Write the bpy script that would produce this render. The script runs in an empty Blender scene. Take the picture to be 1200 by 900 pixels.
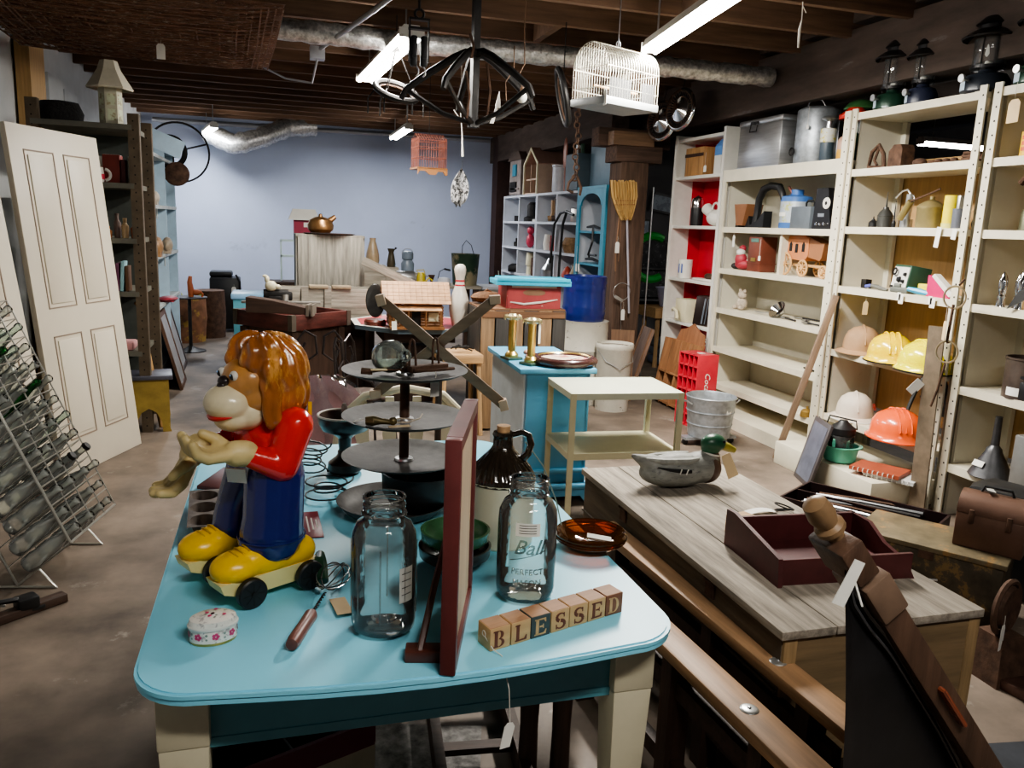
import bpy, bmesh, math, random
from mathutils import Vector as V, Matrix as Mx, Euler
C = bpy.context.scene.collection
RND = random.Random(7)
PI = math.pi
def R(d): return math.radians(d)

# ---------------------------------------------------------------- geometry builder
class G:
    def __init__(s): s.bm = bmesh.new(); s.m = 0
    def mat(s, i): s.m = i; return s
    def _fin(s, faces):
        for f in faces: f.material_index = s.m
    def box(s, c, d, rot=None, bev=0, top=None):
        hx, hy, hz = d[0]/2, d[1]/2, d[2]/2
        k = top if top else (1, 1)
        vs = [V((x*(k[0] if z > 0 else 1), y*(k[1] if z > 0 else 1), z)) for x in (-hx, hx) for y in (-hy, hy) for z in (-hz, hz)]
        M = Euler(rot).to_matrix() if rot else Mx.Identity(3)
        bv = [s.bm.verts.new(M @ v + V(c)) for v in vs]
        fs = [s.bm.faces.new([bv[i] for i in q]) for q in ((0,1,3,2),(4,6,7,5),(0,4,5,1),(2,3,7,6),(0,2,6,4),(1,5,7,3))]
        s._fin(fs)
        if bev:
            es = list({e for f in fs for e in f.edges})
            r = bmesh.ops.bevel(s.bm, geom=es, offset=bev, segments=2, profile=.5, affect='EDGES', clamp_overlap=True)
            s._fin(r['faces'])
        return s
    def tube(s, pts, r, seg=8, closed=False, cap=True):
        pts = [V(p) for p in pts]; n = len(pts)
        rr = r if isinstance(r, (list, tuple)) else [r]*n
        rings = []; prev = None
        for i, p in enumerate(pts):
            a = pts[i-1] if (i > 0 or closed) else pts[0]
            b = pts[(i+1) % n] if (i < n-1 or closed) else pts[-1]
            t = (b-a)
            if t.length < 1e-9: t = V((0, 0, 1))
            t.normalize()
            if prev is None:
                u = t.orthogonal().normalized()
            else:
                u = prev - t*prev.dot(t)
                u = u.normalized() if u.length > 1e-6 else t.orthogonal().normalized()
            prev = u; w = t.cross(u)
            rings.append([s.bm.verts.new(p + (u*math.cos(2*PI*k/seg) + w*math.sin(2*PI*k/seg))*rr[i]) for k in range(seg)])
        fs = []
        for i in range(n if closed else n-1):
            A, B = rings[i], rings[(i+1) % n]
            for k in range(seg): fs.append(s.bm.faces.new((A[k], A[(k+1) % seg], B[(k+1) % seg], B[k])))
        if cap and not closed:
            fs.append(s.bm.faces.new(rings[0][::-1])); fs.append(s.bm.faces.new(rings[-1]))
        s._fin(fs); return s
    def cyl(s, p0, p1, r0, r1=None, seg=16): return s.tube([p0, p1], [r0, r0 if r1 is None else r1], seg)
    def lathe(s, prof, c=(0, 0, 0), seg=28, rot=None, sx=1, sy=1, mats=None):
        M = Euler(rot).to_matrix() if rot else Mx.Identity(3)
        rings = []
        for (r, z) in prof:
            if r < 1e-6: rings.append([s.bm.verts.new(M @ V((0, 0, z)) + V(c))])
            else: rings.append([s.bm.verts.new(M @ V((r*sx*math.cos(2*PI*k/seg), r*sy*math.sin(2*PI*k/seg), z)) + V(c)) for k in range(seg)])
        for i in range(len(rings)-1):
            A, B = rings[i], rings[i+1]; fs = []
            for k in range(seg):
                j = (k+1) % seg
                if len(A) == 1 and len(B) == 1: continue
                if len(A) == 1: fs.append(s.bm.faces.new((A[0], B[j], B[k])))
                elif len(B) == 1: fs.append(s.bm.faces.new((A[k], A[j], B[0])))
                else: fs.append(s.bm.faces.new((A[k], A[j], B[j], B[k])))
            if mats: 
                for f in fs: f.material_index = mats[i]
            else: s._fin(fs)
        return s
    def prism(s, poly, h0, h1, plane='xy', M=None):
        def P(a, b, h):
            v = V((a, b, h)) if plane == 'xy' else (V((a, h, b)) if plane == 'xz' else V((h, a, b)))
            return M @ v if M else v
        A = [s.bm.verts.new(P(a, b, h0)) for a, b in poly]; B = [s.bm.verts.new(P(a, b, h1)) for a, b in poly]
        n = len(poly); fs = [s.bm.faces.new(A[::-1]), s.bm.faces.new(B)]
        for i in range(n): fs.append(s.bm.faces.new((A[i], A[(i+1) % n], B[(i+1) % n], B[i])))
        s._fin(fs); return s
    def ell(s, c, r, rot=None, sub=2):
        M = Mx.Translation(V(c)) @ (Euler(rot).to_matrix().to_4x4() if rot else Mx.Identity(4)) @ Mx.Diagonal((r[0], r[1], r[2], 1))
        q = bmesh.ops.create_icosphere(s.bm, subdivisions=sub, radius=1, matrix=M)
        s._fin({f for v in q['verts'] for f in v.link_faces}); return s
    def quad(s, *pts):
        s._fin([s.bm.faces.new([s.bm.verts.new(V(p)) for p in pts])]); return s
    def grid(s, fn, nu, nv, closed=False):
        W = [[s.bm.verts.new(V(fn(i/nu, j/nv))) for j in range(nv+1)] for i in range(nu+1)]
        s._fin([s.bm.faces.new((W[i][j], W[i+1][j], W[i+1][j+1], W[i][j+1])) for i in range(nu) for j in range(nv)]); return s
    def disc(s, c, r, n=(0, 0, 1), seg=10):
        n = V(n).normalized(); u = n.orthogonal().normalized(); w = n.cross(u)
        s._fin([s.bm.faces.new([s.bm.verts.new(V(c)+(u*math.cos(2*PI*k/seg)+w*math.sin(2*PI*k/seg))*r) for k in range(seg)])]); return s
    def ring(s, c, r, t, n=(0, 0, 1), seg=32, ts=6):
        n = V(n).normalized(); u = n.orthogonal().normalized(); w = n.cross(u)
        return s.tube([V(c)+(u*math.cos(2*PI*k/seg)+w*math.sin(2*PI*k/seg))*r for k in range(seg)], t, ts, closed=True)

def arc(c, r, a0, a1, n=12, plane='xz'):
    o = []
    for i in range(n+1):
        a = R(a0+(a1-a0)*i/n); x, y = r*math.cos(a), r*math.sin(a)
        o.append((c[0]+x, c[1], c[2]+y) if plane == 'xz' else ((c[0]+x, c[1]+y, c[2]) if plane == 'xy' else (c[0], c[1]+x, c[2]+y)))
    return o

# ---------------------------------------------------------------- materials
MATS = {}
def M(name, col, rough=.5, metal=0, var=.12, scale=9, bump=0, stretch=None, col2=None, thr=None, tscale=None, coat=0, emit=0):
    """procedural surface: base colour with noise variation, optional second colour in blotches, optional bump"""
    if name in MATS: return MATS[name]
    m = bpy.data.materials.new(name); m.use_nodes = True; N = m.node_tree.nodes; L = m.node_tree.links
    b = N['Principled BSDF']; b.inputs['Roughness'].default_value = rough; b.inputs['Metallic'].default_value = metal
    if coat: b.inputs['Coat Weight'].default_value = coat; b.inputs['Coat Roughness'].default_value = .08
    tc = N.new('ShaderNodeTexCoord'); mp = N.new('ShaderNodeMapping'); L.new(tc.outputs['Object'], mp.inputs['Vector'])
    if stretch: mp.inputs['Scale'].default_value = stretch
    nz = N.new('ShaderNodeTexNoise'); nz.inputs['Scale'].default_value = scale; nz.inputs['Detail'].default_value = 6; nz.inputs['Roughness'].default_value = .6
    L.new(mp.outputs['Vector'], nz.inputs['Vector'])
    rp = N.new('ShaderNodeValToRGB'); rp.color_ramp.elements[0].position = .3; rp.color_ramp.elements[1].position = .7
    rp.color_ramp.elements[0].color = tuple(max(0, c*(1-var)) for c in col)+(1,); rp.color_ramp.elements[1].color = tuple(min(1, c*(1+var)) for c in col)+(1,)
    L.new(nz.outputs['Fac'], rp.inputs['Fac']); out = rp.outputs['Color']
    if col2:
        n2 = N.new('ShaderNodeTexNoise'); n2.inputs['Scale'].default_value = tscale or scale*.5; n2.inputs['Detail'].default_value = 8; n2.inputs['Roughness'].default_value = .7
        L.new(mp.outputs['Vector'], n2.inputs['Vector'])
        r2 = N.new('ShaderNodeValToRGB'); t = thr or .6; r2.color_ramp.elements[0].position = t-.03; r2.color_ramp.elements[1].position = t+.03
        L.new(n2.outputs['Fac'], r2.inputs['Fac'])
        mx = N.new('ShaderNodeMix'); mx.data_type = 'RGBA'; L.new(r2.outputs['Color'], mx.inputs[0]); L.new(out, mx.inputs[6]); mx.inputs[7].default_value = tuple(col2)+(1,)
        out = mx.outputs[2]
    L.new(out, b.inputs['Base Color'])
    if bump:
        bp = N.new('ShaderNodeBump'); bp.inputs['Strength'].default_value = bump; bp.inputs['Distance'].default_value = .01
        L.new(nz.outputs['Fac'], bp.inputs['Height']); L.new(bp.outputs['Normal'], b.inputs['Normal'])
    if emit:
        L.new(out, b.inputs['Emission Color']); b.inputs['Emission Strength'].default_value = emit
    MATS[name] = m; return m
def wood(name, c, ax='x', rough=.6, var=.35, scale=3, bump=.25, **k):
    st = {'x': (1, 12, 12), 'y': (12, 1, 12), 'z': (12, 12, 1)}[ax]
    return M(name, c, rough, 0, var, scale, bump, stretch=st, **k)
def glass(name, tint=(.9, .95, .93), edge=(.45, .55, .5), gl=.9, dust=.07):
    m = bpy.data.materials.new(name); m.use_nodes = True; N = m.node_tree.nodes; L = m.node_tree.links
    N.remove(N['Principled BSDF']); out = N['Material Output']
    lw = N.new('ShaderNodeLayerWeight'); lw.inputs['Blend'].default_value = .35
    mx = N.new('ShaderNodeMix'); mx.data_type = 'RGBA'; L.new(lw.outputs['Facing'], mx.inputs[0])
    mx.inputs[6].default_value = tuple(tint)+(1,); mx.inputs[7].default_value = tuple(edge)+(1,)
    tr = N.new('ShaderNodeBsdfTransparent'); L.new(mx.outputs[2], tr.inputs['Color'])
    gs = N.new('ShaderNodeBsdfGlossy'); gs.inputs['Roughness'].default_value = .04; gs.inputs['Color'].default_value = (gl, gl, gl, 1)
    fr = N.new('ShaderNodeFresnel'); fr.inputs['IOR'].default_value = 1.5
    tcn = N.new('ShaderNodeTexNoise'); tcn.inputs['Scale'].default_value = 25; bp = N.new('ShaderNodeBump'); bp.inputs['Strength'].default_value = .25; bp.inputs['Distance'].default_value = .004
    tc = N.new('ShaderNodeTexCoord'); L.new(tc.outputs['Object'], tcn.inputs['Vector']); L.new(tcn.outputs['Fac'], bp.inputs['Height']); L.new(bp.outputs['Normal'], gs.inputs['Normal']); L.new(bp.outputs['Normal'], fr.inputs['Normal'])
    df = N.new('ShaderNodeBsdfDiffuse'); df.inputs['Color'].default_value = tuple(min(1, q*1.0) for q in tint)+(1,); ms = N.new('ShaderNodeMixShader'); ms.inputs[0].default_value = dust; L.new(tr.outputs[0], ms.inputs[1]); L.new(df.outputs[0], ms.inputs[2])
    sh = N.new('ShaderNodeMixShader'); L.new(fr.outputs['Fac'], sh.inputs[0]); L.new(ms.outputs[0], sh.inputs[1]); L.new(gs.outputs[0], sh.inputs[2])
    L.new(sh.outputs[0], out.inputs['Surface']); MATS[name] = m; return m
def emis(name, col, st):
    m = bpy.data.materials.new(name); m.use_nodes = True; b = m.node_tree.nodes['Principled BSDF']
    b.inputs['Base Color'].default_value = (0.8, 0.8, 0.8, 1); b.inputs['Emission Color'].default_value = tuple(col)+(1,); b.inputs['Emission Strength'].default_value = st
    MATS[name] = m; return m

# ---------------------------------------------------------------- objects
def O(name, g, mats, parent=None, loc=(0, 0, 0), rot=(0, 0, 0), smooth=35):
    me = bpy.data.meshes.new(name)
    bmesh.ops.recalc_face_normals(g.bm, faces=g.bm.faces)
    if smooth:
        for f in g.bm.faces: f.smooth = True
        for e in g.bm.edges:
            e.smooth = not (len(e.link_faces) == 2 and e.calc_face_angle(0) > R(smooth))
    g.bm.to_mesh(me); g.bm.free()
    for m in (mats if isinstance(mats, (list, tuple)) else [mats]): me.materials.append(m)
    o = bpy.data.objects.new(name, me); C.objects.link(o); o.location = loc; o.rotation_euler = rot
    if parent: o.parent = parent
    return o
def prop(o, label, cat, group=None):
    o['label'] = label; o['category'] = cat
    if group: o['group'] = group
    return o
def T(name, label, cat, loc, rz=0, group=None, rot=None):
    o = bpy.data.objects.new(name, None); C.objects.link(o); o.location = loc; o.rotation_euler = rot or (0, 0, R(rz)); o.empty_display_size = .05
    return prop(o, label, cat, group)
def S(name, g, mats, label, cat, loc=(0, 0, 0), rz=0, group=None, rot=None, smooth=35):
    o = O(name, g, mats, None, loc, rot or (0, 0, R(rz)), smooth)
    return prop(o, label, cat, group)
def ST(name, g, mats, parent=None, **k):
    o = O(name, g, mats, parent, **k)
    if not parent: o['kind'] = 'structure'
    return o
def dup(r, loc, rz=None, label=None):
    c = r.copy(); C.objects.link(c); c.location = loc
    if rz is not None: c.rotation_euler = (0, 0, R(rz))
    if label: c['label'] = label
    for ch in list(r.children):
        d = ch.copy(); C.objects.link(d); d.parent = c
        for g2 in list(ch.children):
            e = g2.copy(); C.objects.link(e); e.parent = d
    return c
def blob(name, prims, vox, mats, parent=None, smooth=4, fn=None, loc=(0, 0, 0), rot=(0, 0, 0)):
    """one continuous skin grown over ellipsoids ('s') and tapered limbs ('c')"""
    g = G()
    for p in prims:
        if p[0] == 's': g.ell(p[1], p[2], p[3] if len(p) > 3 else None, 3)
        else:
            a, b = V(p[1]), V(p[2]); n = 6
            g.tube([a.lerp(b, i/n) for i in range(n+1)], [p[3]+(p[4]-p[3])*i/n for i in range(n+1)], 16)
            g.ell(a, (p[3],)*3, None, 2); g.ell(b, (p[4],)*3, None, 2)
    me = bpy.data.meshes.new('t'); g.bm.to_mesh(me); g.bm.free(); t = bpy.data.objects.new('t', me); C.objects.link(t)
    md = t.modifiers.new('r', 'REMESH'); md.mode = 'VOXEL'; md.voxel_size = vox
    ms = t.modifiers.new('s', 'SMOOTH'); ms.factor = .5; ms.iterations = smooth
    bpy.context.view_layer.update()
    e = t.evaluated_get(bpy.context.evaluated_depsgraph_get()); me2 = bpy.data.meshes.new_from_object(e)
    bpy.data.objects.remove(t); bpy.data.meshes.remove(me)
    g2 = G(); g2.bm.from_mesh(me2); bpy.data.meshes.remove(me2)
    if fn:
        g2.bm.normal_update()
        for v in g2.bm.verts: fn(v)
    return O(name, g2, mats, parent, loc, rot, smooth=80)
def txt(s, size, mat, parent, loc, rot, name='lettering', ext=.0006, ax='CENTER', shear=0):
    cu = bpy.data.curves.new('t', 'FONT'); cu.body = s; cu.size = size; cu.extrude = ext; cu.align_x = ax; cu.align_y = 'CENTER'; cu.shear = shear; cu.resolution_u = 2
    t = bpy.data.objects.new('t', cu); C.objects.link(t); bpy.context.view_layer.update()
    me = bpy.data.meshes.new_from_object(t.evaluated_get(bpy.context.evaluated_depsgraph_get())); bpy.data.objects.remove(t)
    me.name = name; me.materials.clear(); me.materials.append(mat); o = bpy.data.objects.new(name, me); C.objects.link(o); o.location = loc; o.rotation_euler = rot; o.parent = parent
    return o
def ptag(parent, top, drop=.06, w=.03, h=.05, rz=0, tan=False, tilt=0):
    """paper price tag hanging on a string from point top (in the parent's frame)"""
    g = G(); x, y, z = top; cr, sr = math.cos(R(rz)), math.sin(R(rz))
    g.tube([(x, y, z), (x+.004*cr, y+.004*sr, z-drop*.5), (x, y, z-drop)], .0012, 5)
    g.mat(1)
    pl = [(-w/2, -h), (w/2, -h), (w/2, -h*.16), (w*.28, 0), (-w*.28, 0), (-w/2, -h*.16)]
    Mt = Mx.Translation((x, y, z-drop+.004)) @ Mx.Rotation(R(rz), 4, 'Z') @ Mx.Rotation(R(tilt), 4, 'Y')
    g.prism(pl, -.0007, .0007, 'xz', Mt)
    return O('price_tag', g, [m_string, m_tan if tan else m_paper], parent, smooth=0)

# ---------------------------------------------------------------- palette
m_paper = M('paper', (.82, .8, .74), .8, var=.04); m_tan = M('manila', (.66, .5, .3), .8, var=.06); m_string = M('string', (.7, .66, .58), .9)
m_black = M('black_paint', (.012, .012, .013), .45, var=.3); m_blackm = M('black_iron', (.03, .028, .027), .5, .6, var=.4, bump=.2)
m_dark = M('dark_void', (.012, .011, .011), .9)
m_white = M('white_paint', (.72, .7, .64), .5, var=.05)
m_cream = M('cream_paint', (.68, .63, .5), .5, var=.06, col2=(.42, .36, .26), thr=.72, tscale=14)
m_creamd = M('cream_panel', (.6, .57, .47), .55, var=.08, scale=3, col2=(.48, .42, .3), thr=.7, tscale=5)
m_ivory = M('ivory_enamel', (.72, .66, .46), .35, var=.05)
m_steel = M('steel', (.55, .56, .57), .3, .9, var=.12)
m_chrome = M('chrome', (.75, .75, .76), .12, 1, var=.05)
m_galv = M('galvanised', (.42, .45, .48), .42, .7, var=.25, scale=22, bump=.08)
m_rust = M('rusty_iron', (.1, .055, .035), .8, .3, var=.5, scale=18, bump=.4)
m_brass = M('brass', (.6, .42, .13), .3, .9, var=.2)
m_copper = M('copper', (.36, .2, .09), .32, .85, var=.3)
m_red = M('red_paint', (.5, .02, .03), .4, var=.1)
m_redf = M('red_faded', (.34, .05, .05), .6, var=.15, col2=(.5, .36, .3), thr=.66, tscale=14)
m_yel = M('yellow_plastic', (.85, .52, .01), .3, var=.05)
m_blue = M('navy_plastic', (.012, .018, .13), .2, var=.12, coat=.4)
m_green = M('green_paint', (.02, .07, .035), .35, var=.2)
m_wpine = wood('pine', (.5, .3, .14), 'x', var=.25); m_wpinez = wood('pine_upright', (.48, .3, .15), 'z', var=.25)
m_wbr = wood('brown_wood', (.2, .1, .05), 'x'); m_wbrz = wood('brown_wood_upright', (.19, .1, .05), 'z')
m_wdk = wood('dark_wood', (.055, .03, .02), 'x'); m_wdkz = wood('dark_wood_upright', (.06, .033, .022), 'z')
m_wgr = wood('grey_weathered_wood', (.3, .26, .21), 'y', rough=.85, var=.45, scale=3.5, bump=.5)
m_wgrx = wood('grey_weathered_boards', (.31, .28, .23), 'x', rough=.85, var=.4, bump=.5)
m_mar = M('maroon_wood', (.08, .018, .018), .5, var=.3, bump=.1)
m_clear = glass('clear_glass', (.97, .98, .97), (.74, .8, .78), dust=.07); m_gpale = glass('pale_green_glass', (.86, .96, .9), (.6, .78, .68), dust=.16)
m_bott = glass('dusty_bottle_glass', (.93, .96, .93), (.72, .78, .73), dust=.26); m_ggreen = glass('green_glass', (.1, .4, .15), (.02, .12, .04)); m_amber = glass('amber_glass', (.75, .28, .07), (.3, .05, .02))
m_cola = M('dark_liquid', (.012, .005, .004), .1, coat=.5)
m_tube = emis('lamp_tube', (1, .97, .92), 26)
m_bulb = M('milk_glass', (.8, .78, .72), .3)
# ---------------------------------------------------------------- camera
cam = bpy.data.cameras.new('camera'); co = bpy.data.objects.new('camera', cam); C.objects.link(co)
cam.sensor_width = 36; cam.lens = 945/1200*36; cam.clip_start = .02
P_, Y_, R_ = R(11.02), R(16.52), R(2.33)
fw = V((math.sin(Y_)*math.cos(P_), math.cos(Y_)*math.cos(P_), -math.sin(P_))); r0 = V((math.cos(Y_), -math.sin(Y_), 0)); u0 = r0.cross(fw)
rr = r0*math.cos(R_)+u0*math.sin(R_); uu = -r0*math.sin(R_)+u0*math.cos(R_)
co.matrix_world = Mx(((rr.x, uu.x, -fw.x, 0), (rr.y, uu.y, -fw.y, 0), (rr.z, uu.z, -fw.z, 1.6), (0, 0, 0, 1)))
bpy.context.scene.camera = co
sc = bpy.context.scene
sc.view_settings.view_transform = 'AgX'; sc.view_settings.look = 'AgX - Medium High Contrast'; sc.view_settings.exposure = .8
w = bpy.data.worlds.new('world'); sc.world = w; w.use_nodes = True
w.node_tree.nodes['Background'].inputs[0].default_value = (.75, .82, 1, 1); w.node_tree.nodes['Background'].inputs[1].default_value = .06
sc.cycles.max_bounces = 10; sc.cycles.transparent_max_bounces = 40; sc.cycles.diffuse_bounces = 4; sc.cycles.glossy_bounces = 3; sc.cycles.caustics_reflective = False; sc.cycles.caustics_refractive = False
sc.cycles.sample_clamp_indirect = 4

# ---------------------------------------------------------------- room shell
m_floor = M('concrete_floor', (.17, .132, .102), .6, var=.55, scale=2.2, bump=.2, col2=(.27, .24, .2), thr=.64, tscale=3.1)
m_floorb = m_floor
g = G(); g.box((3, 7, -.05), (12.5, 20, .1)); ST('floor', g, m_floor)
m_wb = M('blue_grey_wall', (.47, .52, .66), .8, var=.06, scale=1.2, col2=(.38, .42, .53), thr=.68, tscale=1.5)
g = G(); g.box((.8, 13.5, 1.6), (5.4, .1, 3.2)); ST('wall_back', g, m_wb)
m_dkw = M('dim_grey_wall', (.1, .1, .105), .85, var=.2, scale=2)
g = G(); g.box((6.4, 13.5, 1.6), (5.8, .1, 3.2)); ST('wall_back_annex', g, m_dkw)
g = G(); g.box((9.2, 7, 1.6), (.1, 20, 3.2)); ST('wall_right', g, m_dkw)
m_wl = M('whitewashed_concrete', (.55, .56, .56), .85, var=.15, scale=1.5, bump=.2, col2=(.25, .25, .26), thr=.63, tscale=1.2)
g = G(); g.box((-1.92, 7, 1.6), (.1, 20, 3.2)); ST('wall_left', g, m_wl)
# furring panels on the left wall behind the shelf
for k, (y, h) in enumerate(((8.2, 2.72), (8.75, 2.66), (9.3, 2.6))):
    g = G(); g.box((-1.84, y, h/2), (.06, .5, h)); ST('wall_left_panel', g, m_wl)
m_deck = wood('ceiling_deck', (.035, .024, .018), 'x', rough=.9, var=.5)
g = G(); g.box((3.5, 7, 3.28), (13, 20, .06)); ST('ceiling', g, m_deck)
m_joist = wood('joist_wood', (.14, .078, .045), 'x', rough=.85, var=.35, scale=2)
y = 1.1; k = 0
while y < 13.3:
    g = G(); g.box((1.1, y, 3.12), (6.0, .05, .24)); ST('ceiling_joist', g, m_joist); y += .58 if y < 9 else .48; k += 1
for (x, y) in ((.6, 6.6), (1.95, 6.03), (1.2, 4.3), (2.6, 4.9), (.2, 5.4)):
    g = G(); g.box((x, y, 3.1), (.05, .53, .2)); ST('ceiling_blocking', g, m_joist)
m_gird = M('sooty_girder', (.085, .06, .048), .85, var=.35, scale=3, bump=.3, stretch=(3, .6, 3), col2=(.16, .14, .13), thr=.66, tscale=3)
g = G(); g.box((4.05, 7, 2.84), (.3, 13.2, .42), bev=.01); ST('ceiling_beam', g, m_gird)
g = G(); g.box((3.98, 4.5, 3.14), (.16, 9, .1)); ST('ceiling_beam_ledge', g, m_gird)
g = G(); g.box((3.46, 7.8, 1.14), (.3, .3, 2.28), bev=.012); ST('pillar_timber', g, wood('old_timber', (.1, .06, .04), 'z', rough=.85, var=.5, scale=2.5, bump=.5))
g = G(); g.box((3.5, 7.8, 2.36), (.5, .3, .16), bev=.01); g.box((3.53, 7.95, 2.53), (.8, .2, .18), bev=.01); ST('pillar_bolster', g, wood('old_timber_x', (.1, .06, .042), 'x', rough=.85, var=.5, scale=2.5))
g = G(); g.box((3.42, 7.7, 2.5), (.44, .14, .13)); ST('ceiling_block', g, wood('sawn_block', (.2, .12, .07), 'x'))
g = G(); g.box((3.6, 13.1, 1.5), (.3, .3, 3.0)); ST('pillar_steel', g, M('dark_red_post', (.045, .02, .016), .7, var=.3))
# long girder seen over the pillar row (far side)
g = G(); g.box((3.55, 10.9, 2.82), (.2, 5.2, .4)); ST('ceiling_girder', g, m_gird)
g = G(); g.box((-1.8, 7.38, 1.5), (.1, .42, 3.0)); ST('wall_left_stud', g, wood('raw_stud', (.5, .31, .13), 'z', var=.15))
# insulated duct running under the joists
m_foil = M('foil_wrap', (.55, .54, .52), .3, .7, var=.5, scale=30, bump=.9)
def duct(name, pts, r, label):
    g = G(); P = [V(p) for p in pts]; q = []
    for a, b in zip(P, P[1:]):
        n = max(2, int((b-a).length/.06)); q += [a.lerp(b, i/n) for i in range(n)]
    q.append(P[-1]); g.tube(q, [r*(1+.07*math.sin(i*2.3)+.04*math.sin(i*5.1)) for i in range(len(q))], 14)
    S(name, g, m_foil, label, 'duct')
duct('insulated_duct', [(-.6, 6.25, 2.9), (1, 6.2, 2.88), (2.4, 6.1, 2.88), (3.85, 6.0, 2.86)], .075, 'long foil-wrapped duct running across under the ceiling joists')
duct('flexible_duct', [(-.9, 12.9, 2.75), (-.55, 12.7, 2.6), (-.2, 12.8, 2.72), (.2, 13.1, 2.93), (.6, 13.2, 2.98)], .14, 'silver flexible duct sagging by the back wall lamp')
m_cond = M('conduit', (.4, .4, .42), .4, .6)
g = G(); g.tube([(-1.7, 13.3, 2.93), (1, 13.3, 2.95), (3.4, 13.3, 2.97)], .035, 8); S('conduit_pipe', g, m_cond, 'grey conduit along the top of the blue back wall', 'pipe')
g = G(); g.tube([(.35, 6.6, 2.86), (.6, 5.3, 2.86), (.86, 4.0, 2.9)], .016, 8); g.box((.33, 6.7, 2.84), (.11, .11, .09)); g.tube([(.33, 6.72, 2.8), (.3, 6.95, 2.66), (.1, 7.1, 2.7), (-.1, 7.2, 2.8)], .008, 6)
S('conduit_pipe', g, m_cond, 'diagonal conduit ending in a junction box beside the double ceiling lamp', 'pipe')

# ---------------------------------------------------------------- fluorescent fixtures
def lamp(loc, L, rz, label, power, n=2, tilt=0, w=.16, chains=True, col=(1, .96, .89)):
    t = T('ceiling_lamp', label, 'ceiling lamp', loc, rz, rot=(R(tilt), 0, R(rz)))
    g = G(); g.box((0, 0, .045), (w*.62, L, .05), top=(.7, 1)); g.box((0, -L/2, .02), (w*.7, .015, .06)); g.box((0, L/2, .02), (w*.7, .015, .06)); O('housing', g, m_white, t)
    for k in range(n):
        x = (k-(n-1)/2)*w*.45; g = G(); g.cyl((x, -L/2+.01, 0), (x, L/2-.01, 0), .019, seg=12); O('tube', g, m_tube, t)
    if chains:
        for s in (-1, 1):
            g = G(); g.tube([(0, s*L*.4, .07), (0, s*L*.4, .07+max(.1, 3.0-loc[2]))], .006, 6); O('hanger', g, m_steel, t)
    a = bpy.data.lights.new('l', 'AREA'); a.shape = 'RECTANGLE'; a.size = w; a.size_y = L; a.energy = power; a.color = col
    lo = bpy.data.objects.new('lamp_light', a); C.objects.link(lo); lo.location = (0, 0, -.03); lo.parent = t
    return t
lamp((2.22, 4.3, 2.74), 1.5, -8, 'long bright fluorescent lamp hanging in front of the birdcage, running toward the viewer', 105)
lamp((.83, 6.55, 2.8), 1.9, 3, 'bright double-tube fluorescent lamp beside the hanging tackle block', 55, w=.24)
lamp((1.66, 11.4, 2.78), 1.4, 0, 'small far fluorescent lamp above the red birdcage', 34, col=(.86, .92, 1))
lamp((-.85, 12.4, 2.75), 1.0, 10, 'small far fluorescent lamp beside the silver flexible duct', 34, col=(.84, .91, 1))
lamp((.9, -.1, 2.8), 1.3, 90, 'added fluorescent fill lamp overhead, unseen just behind the viewer', 24)  # unseen fixture, added out of frame to light the foreground
lamp((7.2, 7.2, 2.62), 1.5, 90, 'fluorescent lamp in the adjoining room seen over the right-hand shelf', 10)
# ================================================================ blue table
m_tblu = M('sky_blue_enamel', (.25, .68, .86), .38, var=.04, scale=2, col2=(.12, .3, .38), thr=.78, tscale=16)
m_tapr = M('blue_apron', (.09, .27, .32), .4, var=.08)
m_leg = M('cream_leg', (.6, .55, .4), .35, var=.06)
tb = T('dining_table', 'sky-blue topped dining table with cream legs covered in antiques', 'table', (.283, 2.22, 0))
def outline(off):
    # rounded rectangle with a slightly bowed front
    W, D, r = .55-off, .82-off, .12; o = []
    for (cx, cy, a0) in ((W-r, D-r, 0), (-W+r, D-r, 90), (-W+r, -D+r, 180), (W-r, -D+r, 270)):
        for k in range(9):
            a = R(a0+90*k/8); o.append((cx+r*math.cos(a), cy+r*math.sin(a)))
        if a0 == 180:
            for k in range(1, 8):
                t = k/8; x = (-W+r)+(2*W-2*r)*t; o.append((x, -D-.035*math.sin(PI*t)))
    return o
g = G()
for z0, z1, off in ((.73, .737, .012), (.737, .746, .002), (.746, .749, .010), (.749, .757, 0), (.757, .76, .006)): g.prism(outline(off), z0, z1)
O('tabletop', g, m_tblu, tb, smooth=50)
g = G()
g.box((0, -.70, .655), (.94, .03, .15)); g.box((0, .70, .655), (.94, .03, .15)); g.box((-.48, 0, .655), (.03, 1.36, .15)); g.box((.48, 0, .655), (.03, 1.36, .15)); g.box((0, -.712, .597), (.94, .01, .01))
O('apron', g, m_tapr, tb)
for sx in (-1, 1):
    for sy in (-1, 1):
        g = G(); x, y = sx*.465, sy*.695
        a = [(x-.045, y-.045), (x+.045, y-.045), (x+.045, y+.045), (x-.045, y+.045)]
        g.box((x, y, .665), (.095, .095, .13), bev=.004); g.box((x, y, .3), (.052, .052, .6), top=(1.75, 1.75), bev=.003); O('leg', g, m_leg, tb)

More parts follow.
